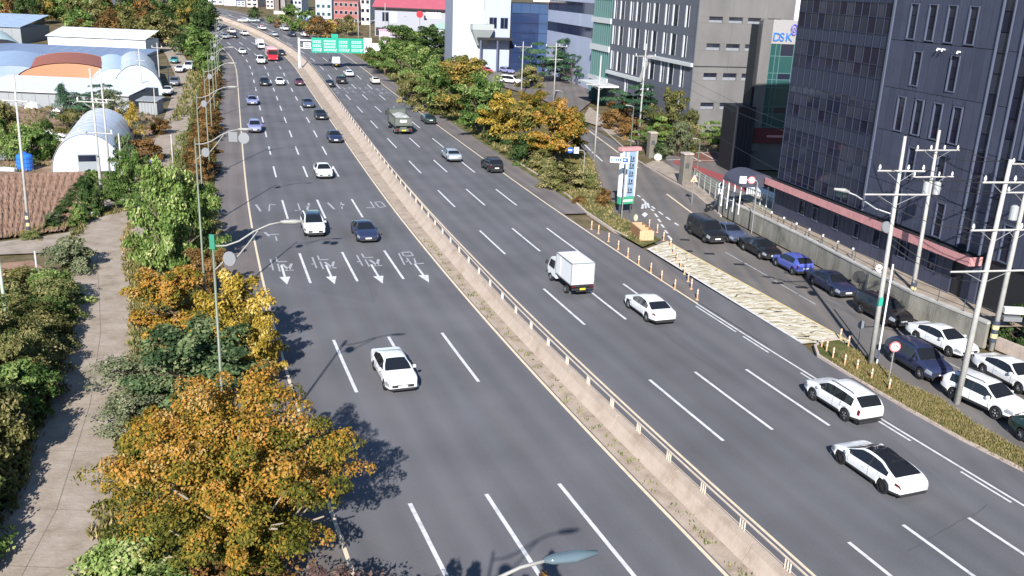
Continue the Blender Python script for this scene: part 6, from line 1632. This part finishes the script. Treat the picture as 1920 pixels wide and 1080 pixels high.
def crown_mesh(name, n, leaf, nclump, seed, shape='round', rc=(.20,.34), spread=1.0, zs=1.5):
    g = np.random.default_rng(seed)
    cs = []; 
    lob = g.uniform(0, 6.28, 6); 
    while len(cs) < nclump and not shape.startswith('bough'):
        th = g.uniform(0, 6.283); z = g.uniform(.03, .97)
        if shape == 'round': R = math.sqrt(max(0, 1-(2*(z-.42))**2*.92))
        elif shape == 'vase': R = .35+.75*min(1, z/.55)**.9 if z < .62 else 1.08*math.sqrt(max(0, 1-((z-.62)/.42)**2))
        elif shape == 'cone': R = (1-z)*.95+.05
        elif shape == 'pads': R = .35+.7*math.sqrt(max(0, 1-(2*z-1)**2))
        elif shape == 'shrub': R = math.sqrt(max(0, 1-z**2*.95))
        elif shape == 'column': R = .9*math.sqrt(max(0, 1-(2*z-1)**4))
        R *= 1+.20*math.sin(2*th+lob[0])*math.sin(3.1*z+lob[1])+.14*math.sin(5*th+lob[2])+.10*math.sin(9*th+lob[3]+4*z)
        r = R*spread*(g.uniform(.12, 1)**.42)
        if shape == 'pads': z = round(z*4)/4*.92+.05+g.uniform(-.03,.03)
        cs.append((r*math.cos(th), r*math.sin(th), z, r/max(R, .01)))
    if shape in ('bough', 'boughv'):
        cs = []
        nb = max(12, nclump//6)
        for b_ in range(nb):
            th = 2.399*b_+g.uniform(-.35,.35); ze = g.uniform(.06, 1.0)
            env = math.sqrt(max(0.03, 1-((ze-.40)/.62)**2)) if shape == 'bough' else (.62+.42*math.sin(math.pi*min(1, ze*.95+.05)))*math.sqrt(max(.02, 1-max(0, (ze-.55)/.46)**2))
            re_ = env*g.uniform(.72, 1.12); z0 = ze*g.uniform(.35,.6)
            for t_ in np.linspace(.28, 1, 6):
                bend = t_**.75
                cs.append((re_*t_*math.cos(th+.25*t_*math.sin(b_)), re_*t_*math.sin(th+.25*t_*math.sin(b_)), lerp(z0, ze, bend)+g.uniform(-.03,.03), t_))
        nclump = len(cs)
    cs = np.array(cs); per = g.multinomial(n, np.ones(nclump)/nclump)
    C = []; N = []; TN = []
    pad = .35 if shape == 'pads' else .62
    for k, (x, y, z, rr) in enumerate(cs):
        q = unit(g.normal(size=(per[k], 3))); q[:,2] = np.where(q[:,2] < -.25, -q[:,2]*.6, q[:,2])
        rad = g.uniform(*rc)*g.uniform(.55, 1.05, size=(per[k],1))**.6*((1.25-.62*rr) if shape.startswith('bough') else 1)
        o = q*rad; o[:,2] *= pad
        out = np.array([x, y, 0]); d = np.linalg.norm(out[:2])
        if d > .3:                                       # boughs reach outwards
            ax = out/d; o += ax*np.dot(o, ax)[:,None]*g.uniform(.1,.7)
        C.append(np.array([x, y, z])+o)
        N.append(unit(q*.7+unit(np.array([[x, y, .35]]))*.5+np.array([[0,0,.45]])+g.normal(size=(per[k],3))*.75))
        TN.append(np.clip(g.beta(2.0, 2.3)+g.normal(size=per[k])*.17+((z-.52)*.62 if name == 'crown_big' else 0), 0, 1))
    C = np.concatenate(C); N = np.concatenate(N); TN = np.concatenate(TN)
    C[:,2] *= zs
    t = unit(np.cross(N, g.normal(size=C.shape))); b = np.cross(N, t)
    sz = leaf*g.uniform(.65, 1.3, size=(len(C),1))
    lw = .22 if shape in ('cone',) else (.30 if shape == 'pads' else .58)
    me = leaves_to_mesh(name, C, t*sz, b*sz*lw, TN, PAL['green']); me['zs'] = zs
    return me
CROWN = {
 'big': [crown_mesh('crown_big', 95000, .0155, 540, 3, 'boughv', (.11,.19), 1.0, 1.35)],
 'mid': [crown_mesh('crown_mid', 15000, .037, 150, 10+k, 'bough', (.15,.27)) for k in range(4)],
 'small': [crown_mesh('crown_small', 6500, .058, 46, 20+k, 'shrub', (.18,.34)) for k in range(4)],
 'far': [crown_mesh('crown_far', 2600, .085, 34, 30+k, 'round', (.20,.36), 1.0, 1.9) for k in range(4)],
 'vase': [crown_mesh('crown_vase', 11000, .042, 130, 40+k, 'boughv', (.14,.25)) for k in range(2)],
 'cone': [crown_mesh('crown_cone', 4200, .075, 60, 50+k, 'cone', (.13,.24), 1.0, 2.2) for k in range(2)],
 'pads': [crown_mesh('crown_pads', 7000, .06, 34, 60+k, 'pads', (.20,.36)) for k in range(3)],
 'sparse': [crown_mesh('crown_sparse', 3600, .045, 60, 70+k, 'shrub', (.14,.3), 1.05, 1.3) for k in range(3)],
 'column': [crown_mesh('crown_column', 2600, .085, 44, 80+k, 'column', (.2,.36), 1.0, 2.3) for k in range(2)],
}
def trunk_mesh(name, seed, limbs=5, top=.75, spread=.55, m=None):
    g = random.Random(seed); b = MB(); pts = [(0,0,-.03)]
    x = y = 0
    for k in range(1, 5): x += g.uniform(-.04,.04); y += g.uniform(-.04,.04); pts.append((x, y, top*k/4))
    b.tube(pts, [.042,.034,.028,.020,.008], 8)
    for k in range(limbs):
        z0 = top*g.uniform(.22,.6); a = 6.283*k/limbs+g.uniform(-.4,.4); L = spread*g.uniform(.6,1.0)
        i = z0/top*4; q = Vector(pts[int(i)]).lerp(Vector(pts[min(int(i)+1,4)]), i-int(i))
        e = q+Vector((math.cos(a)*L, math.sin(a)*L, g.uniform(.15,.38)))
        mid = q.lerp(e, .5)+Vector((0,0,-.03)); b.tube([q, mid, e], [.018,.012,.004], 6)
        for j in range(2):
            a2 = a+g.uniform(-.9,.9); e2 = mid+Vector((math.cos(a2)*L*.5, math.sin(a2)*L*.5, g.uniform(.1,.3))); b.tube([mid, e2], [.010,.003], 5)
    o = b.obj(name, m or M_BARK, None, True); me = o.data; bpy.data.objects.remove(o); return me
TRUNK = [trunk_mesh('trunk_%s' % 'abcd'[k], k) for k in range(4)]
TRUNKL = trunk_mesh('trunk_many', 9, 11, .8, .7, M_BARKP)
_ti = [0]
def tree(p, h, R, kind, pal, label, group=None, cb=None, name=None, trunkm=None, cat='tree', sy=1.0):
    """p base point, h height, R crown radius"""
    _ti[0] += 1; i = _ti[0]
    shrub = kind in ('small', 'sparse') or h < 1.9
    name = name or ('shrub' if shrub else {'cone':'conifer_tree','pads':'pine_tree'}.get(kind, 'broadleaf_tree'))
    r = emp(name, label, 'shrub' if shrub and cat == 'tree' else cat, (p.x, p.y, p.z-.08), 0, group)
    cb = cb if cb is not None else (.0 if shrub else (.12 if kind in ('cone','column') else .2))
    t = inst('stem' if shrub else 'trunk', trunkm or TRUNK[i % 4], r, (0,0,0), random.uniform(0, 6.28), (min(h, R*1.5) if not shrub else h*.9,)*2+(h*.95,))
    if kind == 'big': t.scale = (R*1.25, R*1.25, h*.95)
    me = CROWN[kind][i % len(CROWN[kind])]
    c = inst('crown', me, r, (0,0,h*cb), random.uniform(0, 6.28), (R, R*sy, h*(1-cb)/me['zs']), PAL[pal])
    return r
def mpp(p): return proj(p)[2]/FPX
def T(base, top, wpx, kind, pal, label, group=None, **kw):
    p = G(base); h = max(.5, height_to(p, top)); R = wpx/2*mpp(p+Vector((0,0,h*.5)))
    return tree(p, h, R, kind, pal, label, group, **kw)
# --- near left
tree(Vector((-9.9,30.6,0)), 7.8, 4.5, 'big', 'orange', 'big spreading orange and olive zelkova tree filling the lower left', None, .16, trunkm=TRUNKL, sy=.95)
tree(Vector((-2.6,24.6,0)), 2.9, 2.7, 'sparse', 'plum', 'thin plum coloured shrub at the bottom edge right of the big orange tree', None)
tree(Vector((-5.6,25.8,0)), 2.9, 2.2, 'sparse', 'plum', 'plum and straw coloured twiggy shrub in front of the big orange tree', None)
tree(Vector((-4.3,22.8,0)), 3.0, 2.6, 'small', 'plum', 'dense reddish brown shrub cut by the bottom edge', None)
tree(Vector((-1.9,20.2,0)), 7.0, 1.9, 'vase', 'rust', 'roadside tree just below the picture throwing shade by the bottom edge shrub', None)
tree(Vector((1.0,20.2,0)), 7.1, 1.4, 'vase', 'rust', 'narrow roadside tree just below the picture throwing shade by the nearest lamp', None)
tree(Vector((-13.6,28.6,0)), 2.3, 1.7, 'small', 'lime', 'pale lime green grassy shrub at the foot of the big orange tree by the lane', None)
tree(Vector((-11.8,26.6,0)), 2.2, 1.6, 'small', 'lime', 'pale lime green shrub at the bottom edge by the concrete lane', None)
tree(Vector((-9.3,27.6,0)), 2.2, 2.2, 'sparse', 'rust', 'rust brown twiggy undergrowth below the trunk of the big orange tree', None)
tree(Vector((-16.0,38.2,0)), 2.6, 1.6, 'small', 'orange', 'low orange bush at the lane side of the big orange tree', None)
tree(Vector((-16.2,44.0,0)), 4.6, 3.5, 'mid', 'blue', 'blue green rounded tree between the big orange tree and the gold ones', None, .08)
tree(Vector((-20.4,46.2,0)), 1.7, 2.2, 'sparse', 'grey', 'thin grey green straggling shrub beside the lane', None)
tree(Vector((-18.6,42.0,0)), 1.6, 1.8, 'sparse', 'grey', 'sparse grey green bush at the lane edge before the blue green tree', None)
tree(Vector((-21.2,54.5,0)), 4.2, 2.9, 'mid', 'orange', 'rusty orange brown tree between the tall green tree and the blue green one', None, .06)
tree(Vector((-15.9,50.4,0)), 5.3, 2.5, 'mid', 'gold', 'golden yellow tree beside the outer edge line', None, .08)
tree(Vector((-13.9,47.2,0)), 4.2, 1.5, 'mid', 'gold', 'smaller golden tree next to the edge line in front of the taller golden one', None, .05)
tree(Vector((-25.6,66.5,0)), 8.6, 2.75, 'mid', 'lime', 'tall lime green willow like tree at the lane crossing', None, .03)
tree(Vector((-24.4,69.5,0)), 6.0, 2.0, 'mid', 'green', 'green tree close behind the tall lime green one on its highway side', None, .05)
tree(Vector((-29.0,73.0,0)), 5.0, 1.5, 'small', 'lime', 'green shrub leaning over the lane behind the tall lime green tree', None)
tree(Vector((-21.6,62.0,0)), 3.6, 1.6, 'mid', 'rust', 'small rust tree under the round plate of the tagged lamp', None, .05)
# --- strip between lane and highway, receding
rs = random.Random(5); G_STRIP = 'hedge trees between the farm lane and the highway'
_w = {'straw':'straw coloured','olive':'olive','rust':'rust brown','weed':'weedy green','green':'green','gold':'gold tinted','dark':'dark green'}
def strip_place(y): return 'near the square plate lamp' if y < 96 else 'beside the lavender crossover' if y < 140 else 'beside the tree shadow on the outer lane' if y < 185 else 'beside the small lamp discs further on' if y < 235 else 'by the far bend'
for k in range(50):
    s0 = rnear((-27, 78))[0]+k*4.3; p = rp(s0, -18.9+rs.uniform(-.6,.6))
    pal = rs.choice(['olive','rust','olive','weed','rust']) if k < 8 else rs.choice(['rust','rust','rust','olive'] if k < 30 else ['rust','olive','green','gold'])
    hh = rs.uniform(1.6,2.9) if k != 5 else 3.4
    tree(p, hh, rs.uniform(1.2,1.9), 'small' if k < 24 else 'far', pal, _w[pal]+' hedge tree in the roadside strip '+strip_place(p.y), G_STRIP, name='hedge_tree', cat='tree', cb=0)
    if k % 2 == 0 and (k < 5 or k > 30):
        p = rp(s0+2, -21.0+rs.uniform(-.5,.5)); pal = rs.choice(['olive','green','weed'] if k < 18 else ['green','green','dark'])
        tree(p, rs.uniform(1.2,2.0) if k < 18 else rs.uniform(3.0,4.6), rs.uniform(1.0,1.6) if k < 18 else rs.uniform(1.4,2.2), 'small' if k < 18 else 'far', pal, _w[pal]+' shrub on the lane side of the strip '+strip_place(p.y), G_STRIP, name='hedge_tree', cat='tree', cb=0)
    elif k % 2 == 0:
        p = rp(s0+2, -20.3+rs.uniform(-.3,.3)); tree(p, rs.uniform(.6,1.1), rs.uniform(.7,1.1), 'small', 'weed', 'low weedy tuft at the lane kerb '+strip_place(p.y), G_STRIP, name='hedge_tree', cat='shrub', cb=0)
for a in (((378,112),55,62,'far','green','bright green round trees bank at the end of the farm lane'),((358,84),48,52,'far','green','green tree above the white van at the lane end'),((392,100),62,40,'far','lime','light green tree at the lane end next to the rust hedge'),((345,104),66,40,'far','dark','dark green tree at the lane end left of the bright green ones')): T(a[0],a[1],a[2],a[3],a[4],a[5],None,cb=.02)
# --- left hedge along the lane
G_LH = 'hedge shrubs along the outer side of the farm lane'
for k in range(30):
    t = k/29; y = lerp(25, 59, t); x = float(np.interp(y, [v[1] for v in PATH_L], [v[0] for v in PATH_L]))
    for row in range(3):
        pal = rs.choice([['olive','green','weed','olive','weed'],['olive','weed','olive','straw'],['olive','straw','weed','olive']][row])
        hh = (rs.uniform(2.2,3.3) if row == 0 else rs.uniform(2.4,3.8))*(1 if y < 50 else .72)
        if y < 34 and row > 1: continue
        p = Vector((x-1.3-row*2.3+rs.uniform(-.4,.3), y+rs.uniform(-.7,.7), 0))
        lb = _w[pal]+' hedge shrub '+['at the lane edge','in the second row','in the back row'][row]+(' near the bottom corner' if y < 36 else ' across from the orange tree' if y < 46 else ' across from the blue tree' if y < 54 else ' near the lane crossing')
        tree(p, hh, rs.uniform(1.3,2.1), 'sparse' if row == 2 or rs.random() < .3 else 'small', pal, lb, G_LH, name='hedge_shrub')
T((128,505),448,90,'small','grey','pale twiggy shrub overhanging the crossing at the hedge end')
# --- farm garden
for a in [((250,402),284,80,'mid','green','green bushy tree in front of the film greenhouse right side'),((218,392),330,66,'mid','green','green tree behind the crop row by the two poles'),((168,402),336,46,'small','dark','dark green bush among the crop row at the field end'),((285,365),300,60,'small','olive','olive bush beside the tall lime tree'),((240,325),255,44,'small','blue','teal green bush against the film greenhouse side'),
 ((253,264),192,44,'cone','gold','pointed golden conifer behind the film greenhouse'),((222,258),205,38,'cone','gold','shorter golden conifer left of the pointed one'),((122,238),158,60,'cone','pine','dark blue green conifer in front of the long white roof'),((160,238),175,66,'pads','pine','spreading dark pine right of the blue green conifer'),((197,205),160,50,'pads','pine','dark pine before the white wall of the long shed'),((215,240),170,70,'sparse','grey','bare whitish branched bush behind the golden conifers'),((132,262),205,60,'mid','olive','olive round bush at the yard edge'),
 ((52,302),236,78,'small','green','green round bush beside the yard heaps'),((85,296),228,56,'small','green','green bush next to the white sheets'),((8,292),225,50,'small','green','green bush at the left edge behind the field'),((5,260),190,60,'small','olive','olive brown bush at the left edge before the grey shed'),((275,300),262,60,'small','rust','brown shrub at the lane bend by the greenhouse'),((300,250),222,40,'small','rust','low rust shrub at the lane edge'),((288,420),396,40,'small','olive','low olive weeds at the lane crossing'),((100,420),398,30,'small','grey','small grey green plant at the field corner'),
 ((60,446),432,34,'small','weed','weeds at the crossing edge below the striped foot pole'),((178,300),268,30,'sparse','grey','bare grey twiggy shrub at the greenhouse corner')]: T(*a)
for k in range(9):
    p = G((lerp(98,166,k/8), lerp(424,330,k/8))); tree(p, .75, .65, 'small', 'dark', 'dark leafy crop plant in the row edging the field', 'crop plants edging the field', name='crop_plant', cat='plant')
    if k % 2 == 0:
        p = G((lerp(150,178,k/8), lerp(420,345,k/8))); tree(p, 1.5, .8, 'small', 'green', 'tall green crop plant by the two poles', 'crop plants edging the field', name='crop_plant', cat='plant')
# --- wood at the top left
G_WOOD = 'trees of the wood behind the sheds'
for k in range(95):
    row = k % 4; Y = 262+row*22+rs.uniform(-6,6); px = rs.uniform(-40, 395); 
    p = at((px, 40), Y); p.z = zg(Y); pal = rs.choice(['green','dark','olive','olive','rust','autumn','green'])
    if (px > 330 and row < 1) or (px < 135 and row < 2): continue
    where = ('at its left end' if px < 70 else 'above the white shed' if px < 190 else 'right of its middle' if px < 300 else 'near the farm lane end')
    tree(p, rs.uniform(5,9.5)+row*.8, rs.uniform(2.3,4.0), 'far' if rs.random() < .8 else 'column', pal, {'autumn':'autumn tinted'}.get(pal, _w.get(pal))+' tree in the '+['front','second','third','rear'][row]+' row of the wood '+where, G_WOOD, cb=.05)
for a in [((478,40),14,24,'dark','dark green tree before the pinkish far building'),((548,58),12,44,'green','green tree at the roadside right of the brown pylon'),((598,74),32,44,'rust','rust brown tree below the light blue billboard'),((578,62),20,30,'green','green tree behind the light blue billboard'),((620,64),38,24,'gold','gold tree in front of the red brick building'),((636,60),36,22,'olive','olive tree beside the gold one'),((655,66),30,28,'olive','olive tree before the brick building wall'),((405,34),20,16,'dark','small dark tree at the far shop fronts'),((360,40),14,40,'olive','olive tree before the white apartment block'),((520,52),36,14,'rust','brown bush at the pylon foot'),((506,44),30,16,'green','green bush left of the pylon foot')]: T(a[0],a[1],a[2],'far',a[3],a[4],None,cb=.05)
# --- right hand trees
for a in [((702,130),88,46,'mid','olive','olive brown shrub at the gantry end of the right verge'),((722,140),76,66,'mid','green','bright green shrub tree just right of the green sign end'),((752,158),78,80,'mid','green','bright green bushy tree second from the green sign'),((790,182),92,86,'mid','green','bright green bushy tree third from the green sign'),((764,112),46,110,'mid','green','large dark green rounded tree behind the slim pale pole'),((815,118),48,100,'mid','dark','large deep green tree before the white hall'),((806,208),150,64,'small','olive','brown green undergrowth by the shoulder before the autumn trees'),((770,190),140,50,'small','olive','brown low bush at the shoulder beyond the ivory car'),((830,215),160,60,'small','olive','olive low bush at the shoulder left of the autumn trees'),
 ((832,215),112,96,'mid','green','green tree at the left end of the autumn row'),((872,232),106,110,'mid','autumn','olive green tree, widest of the autumn row'),((905,255),140,110,'mid','green','green autumn tree above the dark hollow'),((868,178),108,70,'mid','orange','gold topped tree behind the autumn row'),((946,272),172,96,'mid','gold','brightest yellow tree of the autumn row'),((990,300),195,104,'mid','autumn','green autumn tree right of the brightest yellow one'),((1040,312),190,112,'mid','orange','orange and green tree ending the autumn row, a thin pole before it'),((1000,232),168,70,'mid','orange','brownish tree top behind the autumn row'),((1068,300),205,70,'mid','autumn','olive green tree at the side road end of the autumn row'),
 ((930,270),235,50,'small','dark','dark low growth under the autumn row'),((985,305),262,56,'small','dark','dark low shrub below the brightest yellow tree'),((1015,318),280,50,'small','olive','olive shrub at the shoulder under the orange tree'),((1062,352),306,86,'small','olive','wide olive shrub beside the hooked blue sign'),((1030,335),300,40,'small','weed','weedy bush left of the wide olive shrub'),((1098,350),318,36,'small','weed','weedy shrub at the service road corner'),((1130,385),352,30,'small','rust','small brown bush left of the pylon sign'),((1088,380),368,30,'small','rust','small reddish plant on the right verge'),
 ((900,120),74,56,'far','pine','dark pine before the grey hopper'),((872,118),72,48,'far','rust','rust coloured tree by the car park entrance'),((925,120),84,46,'pads','pine','low pine at the car park edge'),((852,92),56,30,'cone','dark','dark conifer by the white hall corner'),((885,88),54,26,'cone','dark','slim dark conifer against the white hall'),
 ((1015,156),82,62,'pads','pine','broad green pine left of the two crossarm pole'),((1052,152),76,62,'pads','pine','broad green pine right of the two crossarm pole'),((1085,150),80,54,'pads','olive','yellowish pine nearest the grey office block'),((1068,160),104,60,'pads','pine','lower pine in front of the car park pines'),((990,165),125,44,'small','olive','olive shrub by the white car park railing'),
 ((1186,228),160,84,'pads','pine','green layered pine before the grey office block'),((1160,222),180,50,'small','rust','brown hedge at the bend of the side road'),((1150,240),205,46,'small','rust','rust brown clipped shrub by the side road pole'),((1180,258),222,46,'small','rust','rust brown shrub beside the pale plate'),((1213,282),226,50,'pads','green','green layered shrub above the grey brown gate pier'),((1250,285),165,86,'mid','olive','tall olive brown tree in front of the grey office block'),((1234,288),220,44,'pads','lime','light green layered topiary tree'),((1272,292),228,46,'sparse','grey','bare grey branched bush before the small windows'),((1288,288),210,40,'small','olive','olive bush behind the bare grey one'),((1326,285),228,48,'pads','lime','bright green layered topiary near the office corner'),((1356,284),258,40,'small','dark','dark green clipped bush beside the bright topiary'),((1378,282),248,44,'small','dark','dark green bush at the black annexe'),((1236,300),268,30,'column','blue','blue green upright conifer shrub by the white flowers')]: T(*a)
for a in [((1908,648),575,70,'small','dark','dark green shrub behind the pole with equipment boxes'),((1930,610),520,70,'small','green','green shrub at the picture edge beside the annexe'),((1885,610),560,40,'small','dark','dark ivy like shrub beside the annexe wall')]: T(*a)

# --- grass and weeds: stuff
def scatter(name, polys, n, h, w_, pal, zb=.0, seed=1, clump=6):
    g = np.random.default_rng(seed); P_ = []
    for poly, share in polys:
        poly = np.array(poly); lo, hi = poly.min(0), poly.max(0); need = int(n*share/clump); got = 0; tries = 0
        while got < need and tries < 60:
            q = g.uniform(lo, hi, size=(need*2, 2)); x, y = q[:,0], q[:,1]; ins = np.zeros(len(q), bool); j = len(poly)-1
            for i in range(len(poly)):
                xi, yi = poly[i]; xj, yj = poly[j]
                ins ^= ((yi > y) != (yj > y)) & (x < (xj-xi)*(y-yi)/(yj-yi+1e-12)+xi); j = i
            q = q[ins][:need-got]; P_.append(q); got += len(q); tries += 1
    q = np.repeat(np.concatenate(P_), clump, 0); q = q+g.normal(size=q.shape)*.10
    z = np.array([zg(v) for v in q[:,1]])+zb
    hh = h*g.uniform(.5, 1.4, size=(len(q),1)); a = g.uniform(0, 6.283, len(q))
    lean = np.stack([np.cos(a), np.sin(a), np.zeros(len(q))], 1)*g.uniform(.1,.8,size=(len(q),1))
    T_ = unit(np.array([[0,0,1.]])+lean)*hh*.5; B_ = np.stack([-np.sin(a), np.cos(a), np.zeros(len(q))], 1)*w_*g.uniform(.6,1.3,size=(len(q),1))
    C = np.column_stack([q, z])+T_
    tone = np.clip(np.repeat(g.beta(2,2,len(q)//clump), clump)+g.normal(size=len(q))*.12, 0, 1)
    me = leaves_to_mesh(name, C, T_, B_, tone, PAL[pal]); o = bpy.data.objects.new(name, me); COL.objects.link(o); o['kind'] = 'stuff'; return o
VERGE_R = pix((1600,656),(1640,683),(1700,725),(1760,749),(1830,799),(1960,872),(1960,905),(1800,822),(1700,766),(1600,707),(1560,680))
scatter('verge_grass', [(VERGE_R,1)], 26000, .15, .016, 'straw', .07, 1)
VERGE_R2 = pix((905,262),(1002,322),(1098,395),(1150,430),(1200,458),(1196,428),(1152,400),(1128,356),(1112,302),(1060,262))
scatter('verge_grass', [(VERGE_R2,1)], 18000, .24, .03, 'straw', .06, 2)
strip_l = [tuple(rp(s, -17.4)[:2]) for s in range(40, 190, 10)]+[tuple(rp(s, -22.5)[:2]) for s in range(180, 30, -10)]
scatter('roadside_weeds', [(strip_l,1)], 14000, .42, .06, 'weed', -.05, 3)
med = [tuple(rp(s, .30)[:2]) for s in range(6, 120, 4)]+[tuple(rp(s, .85)[:2]) for s in range(118, 2, -4)]
scatter('median_weeds', [(med,1)], 1500, .17, .04, 'weed', .03, 4)
far_l = [tuple(rp(s, -17.4)[:2]) for s in range(190, 330, 10)]+[tuple(rp(s, -24)[:2]) for s in range(320, 180, -10)]
scatter('roadside_weeds', [(far_l,1)], 6000, .7, .12, 'olive', -.05, 5)
far_r = [tuple(rp(s, 20.0)[:2]) for s in range(150, 330, 10)]+[tuple(rp(s, 25)[:2]) for s in range(320, 140, -10)]
scatter('roadside_weeds', [(far_r,1)], 7000, .6, .10, 'olive', -.02, 6)
hedge_floor = [(x-.2,y) for x, y in PATH_L[:6]]+[(x-9,y) for x, y in PATH_L[5::-1]]
scatter('hedge_undergrowth', [(hedge_floor,1)], 12000, .8, .09, 'weed', -.1, 7)
lane_in = [(x+rs.uniform(.0,.5),y) for x, y in PATH_L[:9]]+[(x-.4,y) for x, y in PATH_L[8::-1]]
scatter('lane_edge_weeds', [(lane_in,1)], 3500, .3, .05, 'olive', -.06, 11)
lane_r = [(x-rs.uniform(.1,.7),y) for x, y in PATH_R[:9]]+[(x+.5,y) for x, y in PATH_R[8::-1]]
scatter('lane_edge_weeds', [(lane_r,1)], 4000, .3, .05, 'straw', -.06, 12)
lane_edge = [(x+.1,y) for x, y in PATH_R[1:8]]+[(x+2.2,y) for x, y in PATH_R[7:0:-1]]
scatter('lane_edge_weeds', [(lane_edge,1)], 7000, .35, .06, 'straw', -.08, 8)
yard = pix((-60,326),(172,318),(262,296),(300,250),(285,215),(240,192),(120,190),(-60,202)); scatter('yard_weeds', [(yard,1)], 6000, .45, .07, 'olive', -.08, 9)
cross = pix((0,446),(110,430),(200,402),(262,392),(250,380),(180,392),(120,410)); scatter('field_edge_weeds', [(cross,1)], 4000, .2, .05, 'straw', -.05, 10)
